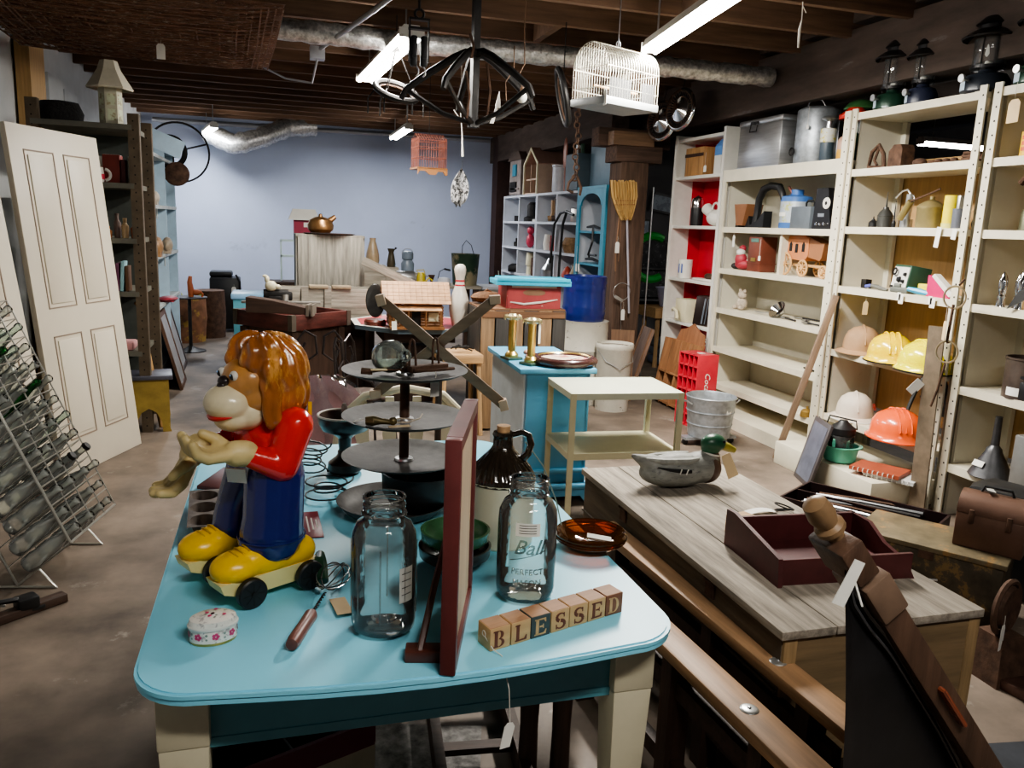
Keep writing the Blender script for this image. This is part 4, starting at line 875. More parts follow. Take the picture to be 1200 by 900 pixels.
utensil(5.50, .25, 100, .3, 'long dark utensil lying at the back of the wide shelf')
for k, (y, lab) in enumerate(((5.22, 'black pliers on the lower wide shelf beside the small jar'),)):
    t = T('pliers', lab, 'tool', sh(y, .61, .1), 70); g = G(); g.tube([(-.1, -.01, .01), (-.02, 0, .012), (.05, .025, .01)], .006, 6); g.tube([(-.1, .012, .01), (-.02, 0, .012), (.05, -.025, .01)], .006, 6); O('jaws', g, m_blackm, t)
t = T('ink_bottle', 'small dark red tin with white tag standing at the lower shelf end', 'tin', sh(5.04, .61, .05)); g = pot([(0, 0), (.028, 0), (.028, .09), (0, .09)], 16); O('tin_body', g, M('brick_red', (.2, .03, .03), .4), t); t.name = 'small_tin'; ptag(t, (-.03, 0, .09), .01, .03, .05, 90)
t = T('brass_bell', 'small round brass bell on the bottom wide shelf', 'bell', sh(5.08, .28, .02)); g = pot([(.05, 0), (.05, .01), (.045, .04), (.03, .055), (.01, .06), (.008, .08), (0, .08)], 20); O('bell_body', g, M('dull_brass', (.35, .22, .06), .4, .6), t)

# ---------------- unit 3
def lump(y, z, d, dims, label, name, mat, cat):
    g = G(); g.ell((0, 0, dims[2]), dims, None, 2); g.ell((dims[0]*.3, dims[1]*.5, dims[2]*.8), (dims[0]*.7, dims[1]*.6, dims[2]*.8)); return S(name, g, mat, label, cat, sh(y, z, d))
t = T('cast_iron_stand', 'black cast-iron triangular sad-iron frame at the left of the upper shelf', 'iron stand', sh(4.72, 2.075, .08), 90)
g = G(); g.tube([(-.07, 0, .01), (-.05, 0, .1), (0, 0, .16), (.06, 0, .12), (.08, 0, .02), (-.07, 0, .01)], .014, 8); g.tube([(.0, 0, .14), (.03, 0, .06), (.0, 0, .03)], .01, 6); O('frame', g, m_rust, t)
t = T('cast_iron_block', 'squat dark iron case with chamfered top beside the triangular frame', 'iron block', sh(4.55, 2.075, .12)); g = G(); g.prism([(-.06, 0), (.06, 0), (.06, .11), (.02, .15), (-.04, .15), (-.06, .12)], -.05, .05, 'yz'); O('block', g, m_rust, t)
lump(4.38, 2.075, .12, (.04, .05, .028), 'round rusty pipe elbow on the upper shelf', 'pipe_elbow', m_rust, 'fitting')
t = S('iron_skillet', pot([(0, 0), (.09, 0), (.11, .03), (.105, .03), (.085, .008), (0, .008)], 28), m_rust, 'shallow grey pan lying behind the small hooks on the upper shelf', 'pan', sh(4.22, 2.075, .18))
for k, y in enumerate((4.16, 4.10, 4.04)):
    S('iron_weight', pot([(0, 0), (.02, 0), (.024, .015), (.018, .03), (.01, .032), (0, .034)], 14), m_rust, ('pinkish rusty iron weight closest to the grey pan', 'middle one of the three small iron weights', 'iron weight next to the stacked iron plates')[k], 'weight', sh(y, 2.075, .06))
for k in range(4):
    g = G(); g.prism([(-.05, -.06), (.05, -.05), (.03, .06), (-.02, .07), (-.06, 0)], 0, .014); S('iron_plate', g, m_rust, ('bottom', 'second', 'third', 'topmost')[k]+' one of the rusty iron plates stacked at the upper shelf end', 'plate', sh(3.95, 2.075+.0155*k, .12), rz=20*k, group='stacked rusty iron plates')
# shelf 1.69 oil cans
def oilcan(y, r, h, lab, mat, spout=.1, d=.14):
    t = T('oil_can', lab, 'oil can', sh(y, 1.69, d)); g = pot([(0, 0), (r, 0), (r, h*.55), (r*1.05, h*.57), (r*.8, h*.75), (r*.4, h*.9), (r*.35, h), (0, h)], 20); O('can_body', g, mat, t)
    g = G(); g.tube([(0, 0, h), (0, 0, h+spout)], [.007, .002], 6); O('spout', g, mat, t)
oilcan(4.60, .05, .14, 'dark squat oil can with upright thin spout', M('dark_grey_can', (.07, .07, .065), .4, .5), .1)
oilcan(4.76, .03, .06, 'tiny black funnel-shaped oil can at the shelf start', m_black, .02)
oilcan(4.48, .014, .06, 'slender black oil can between the squat one and the grease gun', m_black, .12)
t = T('grease_gun', 'silver grease gun with curved nozzle standing on the oil-can shelf', 'grease gun', sh(4.38, 1.69, .15)); g = G(); g.tube([(0, 0, 0), (0, 0, .06)], .04, 14); g.tube([(0, 0, .05), (0, -.01, .22)], .024, 14); O('barrel', g, m_steel, t)
g = G(); g.tube([(0, -.01, .22), (0, .02, .25), (0, .07, .24), (0, .12, .2)], .006, 6); g.tube([(0, -.02, .22), (0, -.045, .2), (0, -.045, .15)], .004, 6); O('nozzle', g, m_steel, t)
t = T('grease_gun', 'olive grease gun leaning across the oil cans, its tube pointing right', 'grease gun', sh(4.30, 1.69, .07)); g = G(); g.tube([(0, .05, .06), (0, -.03, .17)], .022, 12); O('barrel', g, M('olive_gold', (.3, .24, .1), .4, .5), t); g = G(); g.tube([(0, -.03, .17), (0, -.2, .22), (0, -.26, .24)], .006, 6); O('nozzle', g, m_rust, t)
t = T('brass_can', 'rounded olive-brass can with ribbed shoulder and cap', 'can', sh(4.17, 1.69, .14)); g = pot([(0, 0), (.078, 0), (.08, .01), (.08, .12), (.083, .125), (.083, .135), (.07, .15), (.04, .17), (.015, .18), (.015, .2), (0, .2)], 28); O('can_body', g, M('olive_gold2', (.32, .26, .12), .4, .5, var=.2), t)
t = T('yellow_cylinder', 'tall bright yellow tube with a silver side panel', 'tube', sh(3.98, 1.69, .11)); g = pot([(0, .035), (.042, .035), (.042, .2), (0, .2)], 24); O('yellow_body', g, M('bright_yellow', (.85, .7, .02), .35), t); g = pot([(0, 0), (.044, 0), (.044, .035), (0, .035)], 24); O('yellow_base', g, M('base_pale', (.7, .66, .2), .4), t); g = G(); g.box((.02, -.05, .1), (.05, .03, .2), bev=.004); O('silver_panel', g, m_steel, t); t.name = 'grease_tube'
t = S('metal_cup', pot([(0, 0), (.034, 0), (.036, .12), (.033, .12), (.03, .01), (0, .01)], 20), M('slate_cup', (.14, .15, .18), .4, .3), 'plain slate-grey metal cup beside the yellow tube', 'cup', sh(3.895, 1.69, .09))
g = G(); g.lathe([(0, -.03), (.035, -.03), (.035, .03), (0, .03)], (0, 0, .036), 20, rot=(R(80), 0, 0)); S('film_canister', g, m_black, 'black round canister lying at the right end of the oil-can shelf', 'canister', sh(3.84, 1.69, .2))
# shelf 1.28
t = T('battery_tester', 'green metal tester box with white face and three round knobs', 'instrument', sh(4.26, 1.28, .14), -12)
g = G(); g.box((0, 0, .085), (.14, .19, .17), rot=(0, R(8), 0), bev=.004); O('green_case', g, M('case_green', (.03, .08, .05), .4), t)
g = G(); g.box((-.073, 0, .088), (.004, .175, .155), rot=(0, R(8), 0)); O('white_face', g, m_white, t)
for (y, z, r) in ((0, .085, .02), (-.06, .12, .013), (-.05, .075, .013), (.065, .035, .01)): g = G(); g.lathe([(0, .016), (r*.7, .014), (r, 0)], (-.078+(.09-z)*-.14, y, z), 16, rot=(0, R(-82), 0)); O('knob', g, m_black, t)
g = G(); g.lathe([(.012, .002), (.026, .002), (.026, 0)], (-.083, .05, .135), 20, rot=(0, R(-82), 0), sy=1.0); O('badge', g, m_blackm, t)
t = T('tape_dispenser', 'black square spool holder at the left of the tester shelf', 'tool', sh(4.72, 1.28, .12)); g = G(); g.box((0, 0, .03), (.05, .05, .06), bev=.003); g.tube([(0, -.03, .02), (0, -.12, .018)], .013, 8); O('spool', g, m_blackm, t); t.name = 'spool_holder'
t = T('garden_trowel', 'grey stapler-like hand tool with blue end hanging over the shelf edge', 'tool', sh(4.40, 1.28, .02), 80); g = G(); g.tube([(-.1, 0, .012), (0, 0, .02), (.08, .01, .03)], [.009, .016, .01], 8); O('grey_body', g, M('tool_grey', (.2, .2, .18), .5, .4), t); g = G(); g.tube([(.08, .01, .03), (.13, .02, .02)], .01, 8); O('blue_end', g, M('tool_blue', (.1, .12, .5), .4), t); t.name = 'hand_tool'
ptag(t, (.1, .02, .015), .1, .035, .09, 80, True)
t = T('hand_tool', 'grey gun-shaped tool lying below the tester box', 'tool', sh(4.22, 1.28, .03), 95); g = G(); g.box((0, 0, .02), (.14, .035, .035), bev=.008); g.box((.04, -.02, .045), (.05, .03, .03), bev=.008); O('grey_body', g, M('tool_grey2', (.16, .17, .15), .5, .3), t)
t = T('utility_knife', 'blue plastic handled knife on the tester shelf', 'tool', sh(4.06, 1.28, .03), 110); g = G(); g.tube([(-.08, 0, .015), (0, 0, .025), (.07, 0, .035)], [.01, .02, .014], 8); O('blue_handle', g, M('cyan_plastic', (.03, .35, .6), .35), t)
t = T('yellow_holder', 'small bright yellow plastic case behind the blue knife', 'case', sh(4.10, 1.28, .12)); g = G(); g.box((0, 0, .035), (.03, .1, .07), rot=(0, 0, .2), bev=.006); O('case_body', g, M('bright_yellow', (.85, .7, .02)), t); t.name = 'plastic_case'
t = T('riveter', 'magenta and white triangular plastic tool at the right of the tester shelf', 'tool', sh(3.93, 1.28, .06), 90); g = G(); g.prism([(-.10, .0), (.08, .0), (.08, .13), (.04, .12)][::-1], -.02, .02, 'xz'); O('magenta_body', g, M('magenta_plastic', (.6, .02, .14), .35), t); g = G(); g.prism([(-.10, .01), (.05, .125), (.03, .14), (-.13, .03)], -.022, .022, 'xz'); O('white_top', g, m_white, t); t.name = 'plastic_tool'
for k, (y, lab) in enumerate(((4.23, 'white price tag hanging under the grey gun-shaped tool'), (3.97, 'white price tag hanging under the magenta tool'))):
    g = G(); g.box((0, 0, -.03), (.001, .04, .06)); g.box((0, .02, -.015), (.001, .03, .05)); O('price_tag', g, m_paper, u3, (-.022, y-4.35, 1.28))
for k, (y, lab) in enumerate(((4.00, 'long curled white tag hanging from the oil-can shelf'), (3.88, 'short white tag hanging from the oil-can shelf end'))):
    g = G(); g.box((0, 0, -.05+.02*k), (.001, .035, .12-.06*k), rot=(.1, 0, 0)); O('price_tag', g, m_paper, u3, (-.022, y-4.35, 1.69))
# helmets
m_strap = M('strap_black', (.02, .02, .02), .7)
def helmet(label, loc, rz, mat, brimm, r=.145, comb=True, strap=False, badge=None, brim=.03, tilt=0, front=None):
    t = T('helmet', label, 'helmet', loc, rz); t.scale = (1.16,)*3
    g = G(); prof = [(r, .02), (r*.99, .05), (r*.93, .09), (r*.78, .125), (r*.5, .15), (r*.2, .160), (0, .162)]
    g.lathe([(r+brim, .004), (r+brim*.8, .010), (r, .022)]+prof[1:], (0, 0, 0), 40, sy=.86); O('shell', g, mat, t, smooth=50)
    g = G(); g.lathe([(r+brim+.002, .0), (r+brim+.003, .005), (r+brim-.003, .008)], (0, 0, 0), 40, sy=.862); O('rim', g, brimm, t)
    if comb:
        for a in ((0,) if comb == 1 else (-.03, 0, .03)):
            g = G(); g.tube([((r+.003)*math.cos(R(q)), a, .02+.145*math.sin(R(q))) for q in range(8, 173, 12)], .006, 6); O('ridge', g, mat, t)
    if badge: g = G(); g.grid(lambda u, v: (-(r*1.0+.001)*math.sin(.2+(u-.5)*.7)*1.0, -(r*.86+.003)*math.cos(.2+(u-.5)*.7), .035+.04*v), 5, 2); O('reflective_patch', g, badge, t)
    if front: g = G(); g.prism([(-.03, 0), (.03, 0), (.035, .05), (0, .08), (-.035, .05)], -.002, .002, 'xz', Mx.Translation((-.11, -.09, .03)) @ Mx.Rotation(R(-50), 4, 'Z') @ Mx.Rotation(R(-14), 4, 'X')); O('front_shield', g, front, t)
    return t
m_yh = M('helmet_yellow', (.85, .6, .0), .22, coat=.4, var=.05); m_yh2 = M('helmet_lemon', (.85, .75, .0), .2, coat=.4, var=.08, col2=(.4, .35, .05), thr=.74, tscale=30)
m_fib = M('brown_fibre', (.36, .22, .12), .7, var=.12)
pith = helmet('brown fibre sun helmet with small vent holes at the left of the helmet shelf', sh(4.70, .83, .12), 60, m_fib, m_fib, .125, 1, brim=.045)
g = G()
for a in (-120, -80, -40, 10): g.disc((.127*math.cos(R(a)), .111*math.sin(R(a)), .06), .006, (math.cos(R(a)), math.sin(R(a)), .2), 8)
O('vent_holes', g, m_dark, pith)
helmet('yellow fire helmet with tan front shield and grey-green patch', sh(4.33, .83, .04), 60, m_yh, m_black, .14, 2, badge=M('patch_grey', (.2, .28, .12), .4), front=M('shield_tan', (.55, .35, .08), .5), brim=.02)
h2 = helmet('scuffed lemon-yellow fire helmet at the right of the helmet shelf', sh(3.99, .83, .0), 70, m_yh2, m_black, .15, 2, badge=None, brim=.02)
g = G(); g.box((-.07, -.14, .025), (.07, .01, .018), rot=(0, 0, -.3)); O('brim_clip', g, m_yh2, h2)
hx = G(); hx.tube([(-.02, -.10, 0), (-.05, -.11, -.08), (-.06, -.11, -.17), (-.07, -.1, -.23)], .009, 6); O('chin_strap', hx, m_strap, h2); hx = G(); hx.tube([(-.14, .05, 0), (-.15, .08, -.06), (-.17, .11, -.12), (-.18, .13, -.18)], .010, 6); O('chin_strap', hx, m_strap, h2)
g = G(); g.box((-.165, .10, -.06), (.002, .05, .08), rot=(.7, 0, 0)); O('price_tag', g, m_paper, h2)
h3 = helmet('off-white sun helmet with red emblem on the lower helmet shelf', sh(4.69, .36, .12), 60, M('ivory_fibre', (.66, .58, .48), .6, var=.1), m_white, .125, 1, brim=.045)
g = G(); g.lathe([(.012, .001), (.022, .001), (.022, 0)], (-.06, -.098, .09), 16, rot=(R(68), 0, R(-31))); g.lathe([(0, .0012), (.008, .001)], (-.06, -.098, .09), 10, rot=(R(68), 0, R(-31))); g.box((-.061, -.0985, .09), (.04, .002, .006), rot=(0, 0, R(-31))); g.box((-.061, -.0985, .09), (.006, .002, .04), rot=(0, 0, R(-31))); O('red_emblem', g, M('emblem_red', (.5, .08, .06), .5), h3)
g = G()
for a in (-60, -30): g.disc((.128*math.cos(R(a)), .112*math.sin(R(a)), .05), .006, (math.cos(R(a)), math.sin(R(a)), .2), 8)
O('vent_holes', g, m_dark, h3)
h4 = helmet('bright orange hard hat with yellow reflective bar and black strap', sh(4.16, .36, .02), 65, M('hat_orange', (.85, .13, .03), .25, coat=.4, var=.05), M('hat_orange2', (.75, .1, .03), .3), .165, 2, badge=M('patch_yellow', (.8, .7, .03), .4), brim=.02)
g = G(); g.tube([(-.03, -.165, .03), (-.07, -.16, .1), (-.08, -.1, .17), (-.08, -.07, .26)], .004, 6); g.tube([(-.06, -.16, .11), (-.04, -.165, .06), (-.02, -.17, .02)], [.012, .008, .004], 6); O('black_strap', g, m_strap, h4)
g = G(); g.box((-.10, -.155, .02), (.05, .012, .02), rot=(0, 0, -.5)); O('clip', g, M('hat_orange2', (.75, .1, .03)), h4)
# hanging horseshoe bit / harness rings on the post
t = T('harness_rings', 'rusty metal bar with two large rings and a tan tag hanging on the shelf post', 'harness', (3.69, 3.70, .07))
m_ringb = M('bronze_ring', (.45, .36, .24), .35, .8)
for z in (1.24, .93): g = G(); g.ring((-.03, -.03, z), .062, .006, (1, .3, 0), 30); O('ring', g, m_ringb, t)
g = G(); g.tube([(-.03, -.03, 1.2), (-.03, -.02, 1.0), (-.03, -.03, .98)], .009, 6); g.tube([(-.03, -.03, .87), (-.03, -.0, .7), (-.03, .03, .6)], .007, 6); g.tube([(.03, -.02, 1.34), (-.01, -.03, 1.31)], .006, 6); O('chain_bar', g, m_rust, t)
ptag(t, (-.05, -.01, 1.2), .1, .06, .11, 60, True)
S('steel_strap', G().box((0, 0, .57), (.012, .10, 1.12)), M('strap_tan_metal', (.22, .17, .12), .5, .4, var=.3), 'tall dull metal strip standing in front of the helmet shelves', 'strip', (3.70, 3.77, .0), rot=(R(-2), R(1), R(15)))
# under shelf 3 : green basket with blender jar, deck, books
S('shelf_deck', G().box((0, 0, .08), (.62, 1.0, .16), bev=.004), m_cream, 'low cream painted deck board under the helmet shelves', 'shelf', (3.76, 4.38, 0))
t = T('plastic_basket', 'translucent mint-green plastic basin holding the black appliance', 'basin', (3.58, 4.35, .162))
g = pot([(0, .004), (.09, .004), (.10, .012), (.115, .10), (.135, .105), (.135, .112), (.112, .11), (.095, .015), (0, .012)], 36); O('basin', g, M('mint_plastic', (.12, .5, .36), .3, var=.1), t)
t = T('blender_jar', 'black-topped glass blender jar standing in the mint basin', 'blender', (3.58, 4.35, .178)); g = pot([(.075, 0), (.08, .01), (.08, .16), (.07, .17)], 28); O('glass_jar', g, m_clear, t); g = pot([(.03, .0), (.035, .12), (.06, .14), (.082, .17), (.082, .21), (.04, .24), (.025, .26), (0, .26)], 24); O('black_lid', g, m_black, t)
g = G(); g.tube([(.08, -.04, .2), (.1, .0, .25), (0, .14, .26), (-.02, .17, .12), (-.02, .2, -.02), (-.04, .26, -.15)], .006, 6); O('power_cord', g, m_black, t)
# unit 4
t = T('metal_funnel', 'dark grey tin funnel standing upside down with price sticker', 'funnel', (XF+.06, 3.46, .321)); g = pot([(.115, 0), (.117, .004), (.045, .14), (.04, .16), (.022, .18), (.018, .34), (.02, .345), (.014, .345)], 32); O('funnel_body', g, M('funnel_tin', (.1, .1, .105), .4, .7, var=.3), t); g = G(); g.box((-.088, .01, .075), (.002, .07, .035), rot=(0, R(28), 0)); O('price_sticker', g, m_paper, t)
t = T('metal_canister', 'large brown metal cylinder with bright rim and white sticker', 'canister', (XF+.11, 3.36, .791)); g = pot([(0, 0), (.12, 0), (.12, .21), (.125, .215), (.125, .225), (.117, .225), (.115, .1), (0, .1)], 36); O('drum', g, M('brown_tin', (.13, .10, .085), .4, .6, var=.3), t); g = G(); g.grid(lambda u, v: (-.122*math.cos((u-.5)*.6-.1), .122*math.sin((u-.5)*.6-.1), .02+.045*v), 4, 1); O('price_sticker', g, m_paper, t)
for k, (y, d, h) in enumerate(((3.56, .05, .2), (3.50, .1, .2), (3.44, .05, .21))):
    t = T('chrome_fitting', ('first', 'middle', 'last')[k]+' of three chrome bullet-shaped fittings in a row on the end shelf', 'fitting', (XF+d, y, 1.271)); g = pot([(0, 0), (.026, 0), (.02, .03), (.024, .06), (.018, .07), (.024, .09), (.024, .14), (.016, .17), (.006, h-.01), (0, h)], 20); O('fitting_body', g, m_chrome, t)
g = G(); g.prism([(0, 0), (.28, .16), (.32, .26), (.06, .1)], -.004, .004, 'yz'); t = S('saw_blade', g, M('dark_blade', (.1, .1, .1), .35, .7), 'dark metal blade jutting up past the end shelf edge', 'blade', (XF-.03, 3.26, 1.2)); t.rotation_euler = (0, 0, R(180)); t.location = (XF-.03, 3.44, 1.272)
t = T('trumpet_lamp', 'greenish-brass tall fitting with curved pipe on the end shelf', 'fitting', (XF+.12, 3.52, 1.686)); g = pot([(0, 0), (.05, 0), (.045, .1), (.03, .14), (.026, .2), (.04, .24), (.04, .3), (0, .3)], 20); O('column', g, M('verdigris', (.13, .13, .08), .45, .6, var=.3), t); g = G(); g.tube([(0, .02, .26), (0, .06, .29), (0, .09, .26)], .02, 8); O('curved_pipe', g, m_rust, t); t.name = 'brass_fitting'
t = T('yellow_tin', 'yellow tin with red lettering blocks near the top of the end shelf', 'tin', (XF+.06, 3.53, 2.076)); g = pot([(0, 0), (.05, 0), (.05, .13), (0, .13)], 24); O('tin_body', g, M('tin_yellow', (.8, .5, .03), .35), t)
g = G(); 
for z in (.03, .06, .09): g.grid(lambda u, v: (-.051*math.cos((u-.5)*.9-.1), .051*math.sin((u-.5)*.9-.1), z+.02*v), 4, 1)
O('red_printing', g, M('print_red', (.6, .1, .03), .4), t); t.name = 'small_tin'
t = T('cardboard_tag', 'large tan cardboard tag hanging under the top of the end shelf', 'tag', (XF-.02, 3.60, 2.40)); ptag(t, (0, 0, .06), .09, .09, .12, 80, True)
t = T('lever_tool', 'dark machine part lying on the end shelf beside the metal cylinder', 'machine part', (XF+.02, 3.17, .80)); g = G(); g.box((0, 0, .06), (.2, .16, .1), bev=.01); g.box((-.05, 0, .12), (.12, .14, .012), rot=(.2, 0, 0)); O('body', g, m_black, t); t.name = 'machine_part'
t = T('tin_box', 'grey upright tin at the far right behind the funnel', 'tin', (XF+.05, 3.2, .321)); g = G(); g.box((0, 0, .15), (.18, .12, .3), bev=.01); O('tin_body', g, M('grey_tin', (.3, .3, .29), .4, .6), t); t.name = 'square_tin'
# red bookcase things
t = T('wooden_crate', 'small raw-wood slatted box on the top shelf of the red bookcase', 'crate', (XF+.12, 7.16, 2.147), 0); g = G(); g.box((0, 0, .13), (.2, .34, .26), bev=.004); O('crate_body', g, wood('crate_raw', (.4, .22, .09), 'z'), t); g = G(); g.box((-.102, 0, .19), (.004, .35, .03)); O('batten', g, m_wdk, t)
ptag(t, (-.1, -.22, .2), .12, .05, .06, 90)
t = T('milk_carton', 'blue and white carton beside the raw-wood box', 'carton', (XF+.08, 6.72, 2.147)); g = G(); g.box((0, 0, .08), (.12, .12, .16)); O('white_base', g, m_white, t); g = G(); g.box((0, 0, .2), (.12, .12, .08)); g.prism([(-.06, .24), (.06, .24), (0, .31)], -.06, .06, 'xz'); O('blue_top', g, M('carton_blue', (.1, .25, .55), .5), t)
t = T('watering_can', 'white enamel watering can lying with its loop handle up', 'watering can', (XF+.10, 6.82, 1.682), 90); g = G(); g.ell((-.03, 0, .075), (.12, .085, .075), None, 3); O('can_body', g, m_white, t); g = G(); g.tube([(.03, 0, .09), (.16, 0, .16)], [.04, .055], 14); O('spout', g, m_white, t); g = G(); g.tube(arc((-.0, 0, .15), .06, 0, 180, 10), .010, 8); O('handle', g, m_white, t)
t = T('thermos_flask', 'chrome and black flask standing behind the watering can', 'flask', (XF+.13, 7.22, 1.682)); g = pot([(0, 0), (.055, 0), (.06, .02), (.06, .2), (.045, .26), (0, .29)], 24); O('flask_body', g, m_black, t); g = pot([(.0605, .17), (.0605, .23), (.05, .26)], 24); O('chrome_band', g, m_chrome, t)
t = T('enamel_mug', 'white printed crock mug standing at the left of the middle shelf', 'mug', (XF+.06, 7.24, 1.172)); g = pot([(0, 0), (.065, 0), (.07, .18), (.066, .18), (.06, .01), (0, .01)], 24); O('mug_body', g, m_white, t); g = G(); 
for k in range(3): g.grid(lambda u, v: (-.0712*math.cos((u-.5)*.25+.4-.5*k), .0712*math.sin((u-.5)*.25+.4-.5*k), .05+.09*v), 2, 1)
O('blue_print', g, M('print_blue', (.1, .15, .4), .5), t)
t = T('tool_set', 'row of small metal tools on a white tray in the red bookcase', 'tray', (XF+.08, 6.85, 1.172), 90); g = G(); g.box((0, 0, .01), (.36, .1, .02), bev=.006); O('tray', g, m_white, t); g = G(); g.ell((-.05, 0, .045), (.08, .03, .03)); O('iron_piece', g, m_rust, t); t.name = 'metal_tray'
t = T('ceramic_box', 'square cream ceramic block with curved pipe on the lower red bookcase shelf', 'box', (XF+.08, 7.16, .752)); g = G(); g.box((0, 0, .11), (.16, .22, .22), bev=.005); O('box_body', g, m_ivory, t); g = G(); g.tube([(-.1, .12, .1), (-.12, .06, .12), (-.12, 0, .1), (-.12, -.02, .03)], .016, 8); O('curved_pipe', g, m_ivory, t)
t = T('toaster', 'dark upright old toaster on the lower red bookcase shelf', 'toaster', (XF+.10, 6.82, .752), 15); g = G(); g.box((0, 0, .14), (.15, .22, .28), top=(.75, .85), bev=.008); O('toaster_body', g, M('dull_bronze', (.07, .05, .045), .35, .7), t); g = G(); g.box((-.07, -.03, .14), (.01, .02, .24), rot=(0, R(8), 0)); g.box((-.07, -.07, .14), (.01, .01, .24), rot=(0, R(8), 0)); O('chrome_trim', g, m_chrome, t)
t = T('wire_basket', 'white wire rack on the lowest red bookcase shelf', 'rack', (XF+.06, 6.72, .402)); g = G()
for k in range(4): g.tube([(-.05+.03*k, .1, .01), (-.05+.03*k, .06, .14), (-.05+.03*k, -.05, .24), (-.05+.03*k, -.1, .2)], .004, 5)
g.tube([(-.05, .08, .06), (.05, .08, .06)], .004, 5); g.tube([(-.05, -.05, .24), (.05, -.05, .24)], .004, 5); g.tube([(-.05, .06, .14), (-.05, -.1, .12)], .004, 5); O('wires', g, m_white, t)
# things in front of the red bookcase
t = T('bottle_crate', 'red slotted plastic bottle crate with white script logo standing on end', 'crate', (3.42, 6.02, 0), 8)
m_cr = M('crate_red', (.55, .03, .05), .35, coat=.2); w_, h_, d_ = .26, .62, .2
g = G(); g.box((.0, 0, h_/2), (d_, .012, h_)); g.box((0, 0, h_-.006), (d_, w_, .012)); g.box((0, 0, .006), (d_, w_, .012)); g.box((d_/2-.006, 0, h_/2), (.012, w_, h_)); g.box((0, -w_/2, h_/2), (d_+.01, .014, h_), bev=.003); g.box((0, w_/2, h_/2), (d_, .012, h_))
for k in range(1, 6): g.box((0, 0, h_*k/6), (d_, w_, .012))
for k in (-1, 1): g.box((0, k*w_/4, h_/2), (d_, .01, h_))
O('crate_body', g, m_cr, t)
txt('Coca-Cola', .075, m_paper, t, (.0, -w_/2-.009, h_*.5), (R(90), R(90), 0), 'logo', .001, shear=.3)
g = G(); g.box((0, -.03, h_+.002), (.05, .05, .002)); O('price_tag', g, m_paper, t)
t = T('wall_shelf', 'brown scalloped wooden letter rack leaning in front of the red bookcase', 'rack', (3.56, 6.75, 0), 0, rot=(0, R(10), 0))
g = G(); g.prism([(-.26, 0), (.26, 0), (.26, .62), (.22, .72), (.12, .74), (0, .80), (-.12, .74), (-.22, .72), (-.26, .62)], .06, .075, 'yz'); O('scalloped_back', g, M('orange_brown_wood', (.3, .13, .06), .45, var=.25, scale=4, stretch=(1, 8, 1)), t)
for y in (-.25, -.08, .1, .25): g = G(); g.box((-.0, y, .31), (.13, .014, .62)); O('divider', g, wood('divider_wood', (.34, .17, .08), 'z'), t)
for z in (.02, .3): g = G(); g.box((0, 0, z), (.13, .5, .014)); O('shelf_board', g, wood('divider_wood', (.34, .17, .08), 'z'), t)
for k, (x, y, lab) in enumerate(((3.28, 7.15, 'grey-brown louvred shutter leaning beside the scalloped rack'),)):
    t = T('wooden_shutter', lab, 'shutter', (x, y, 0), 0, rot=(R(0), R(16), R(-10))); g = G(); g.box((0, 0, .36), (.03, .34, .72), bev=.003); O('slats', g, wood('shutter_wood', (.16, .1, .07), 'z'), t); g = G(); g.box((-.018, -.15, .36), (.01, .04, .72)); g.box((-.018, .15, .36), (.01, .04, .72)); O('rails', g, m_wbrz, t)
t = T('galvanised_tub', 'round galvanised wash tub with side handles on the floor before the shelves', 'tub', (3.22, 5.42, .07))
g = pot([(0, .01), (.155, .01), (.16, 0), (.19, .30), (.196, .31), (.19, .315), (.184, .3), (.153, .02), (0, .02)], 44); O('tub_body', g, m_galv, t)
for z in (.1, .2): g = G(); g.ring((0, 0, z), .16+.1*z+.002, .004, seg=44); O('hoop', g, m_galv, t)
for s in (-1, 1): g = G(); g.tube([(s*.19, -.05, .26), (s*.225, -.04, .28), (s*.225, .04, .28), (s*.19, .05, .26)], .006, 6); O('handle', g, m_steel, t)
ptag(t, (.06, -.17, .31), .01, .05, .11, 20)
t = T('tub_dolly', 'low caster dolly under the galvanised tub', 'dolly', (3.22, 5.42, 0)); g = G(); g.box((0, 0, .055), (.44, .1, .02)); g.box((0, 0, .055), (.1, .4, .02)); O('cross_frame', g, m_galv, t)
for (x, y) in ((-.2, 0), (.2, 0), (0, -.17), (0, .17)): g = G(); g.lathe([(0, -.012), (.022, -.012), (.022, .012), (0, .012)], (x, y, .022), 14, rot=(R(90), 0, 0)); O('caster', g, m_black, t)
# lumber leaning on unit 2/3
v0 = V((3.50, 4.93, 0.01)); v1 = V((3.76, 4.80, 1.22))
d = (v1-v0); q = d.to_track_quat('Z', 'Y'); g = G(); g.box((0, 0, d.length/2), (.03, .045, d.length), bev=.002); t = S('lumber_stick', g, wood('old_stick', (.22, .15, .1), 'z'), 'brown wooden stick leaning diagonally against the cream shelves', 'lumber'); t.location = v0; t.rotation_euler = q.to_euler()
g = G(); g.mat(0).box((0, 0, .22), (.02, .3, .44), bev=.003); g.mat(1).box((-.011, 0, .22), (.003, .24, .38)); t = S('picture_frame', g, [M('frame_grey', (.08, .07, .07), .4), M('slate_blue_pic', (.13, .14, .18), .3, var=.3)], 'grey framed dark picture leaning low in front of the helmet shelves', 'picture', (3.36, 4.42, 0.0), rot=(0, R(14), R(-18)))
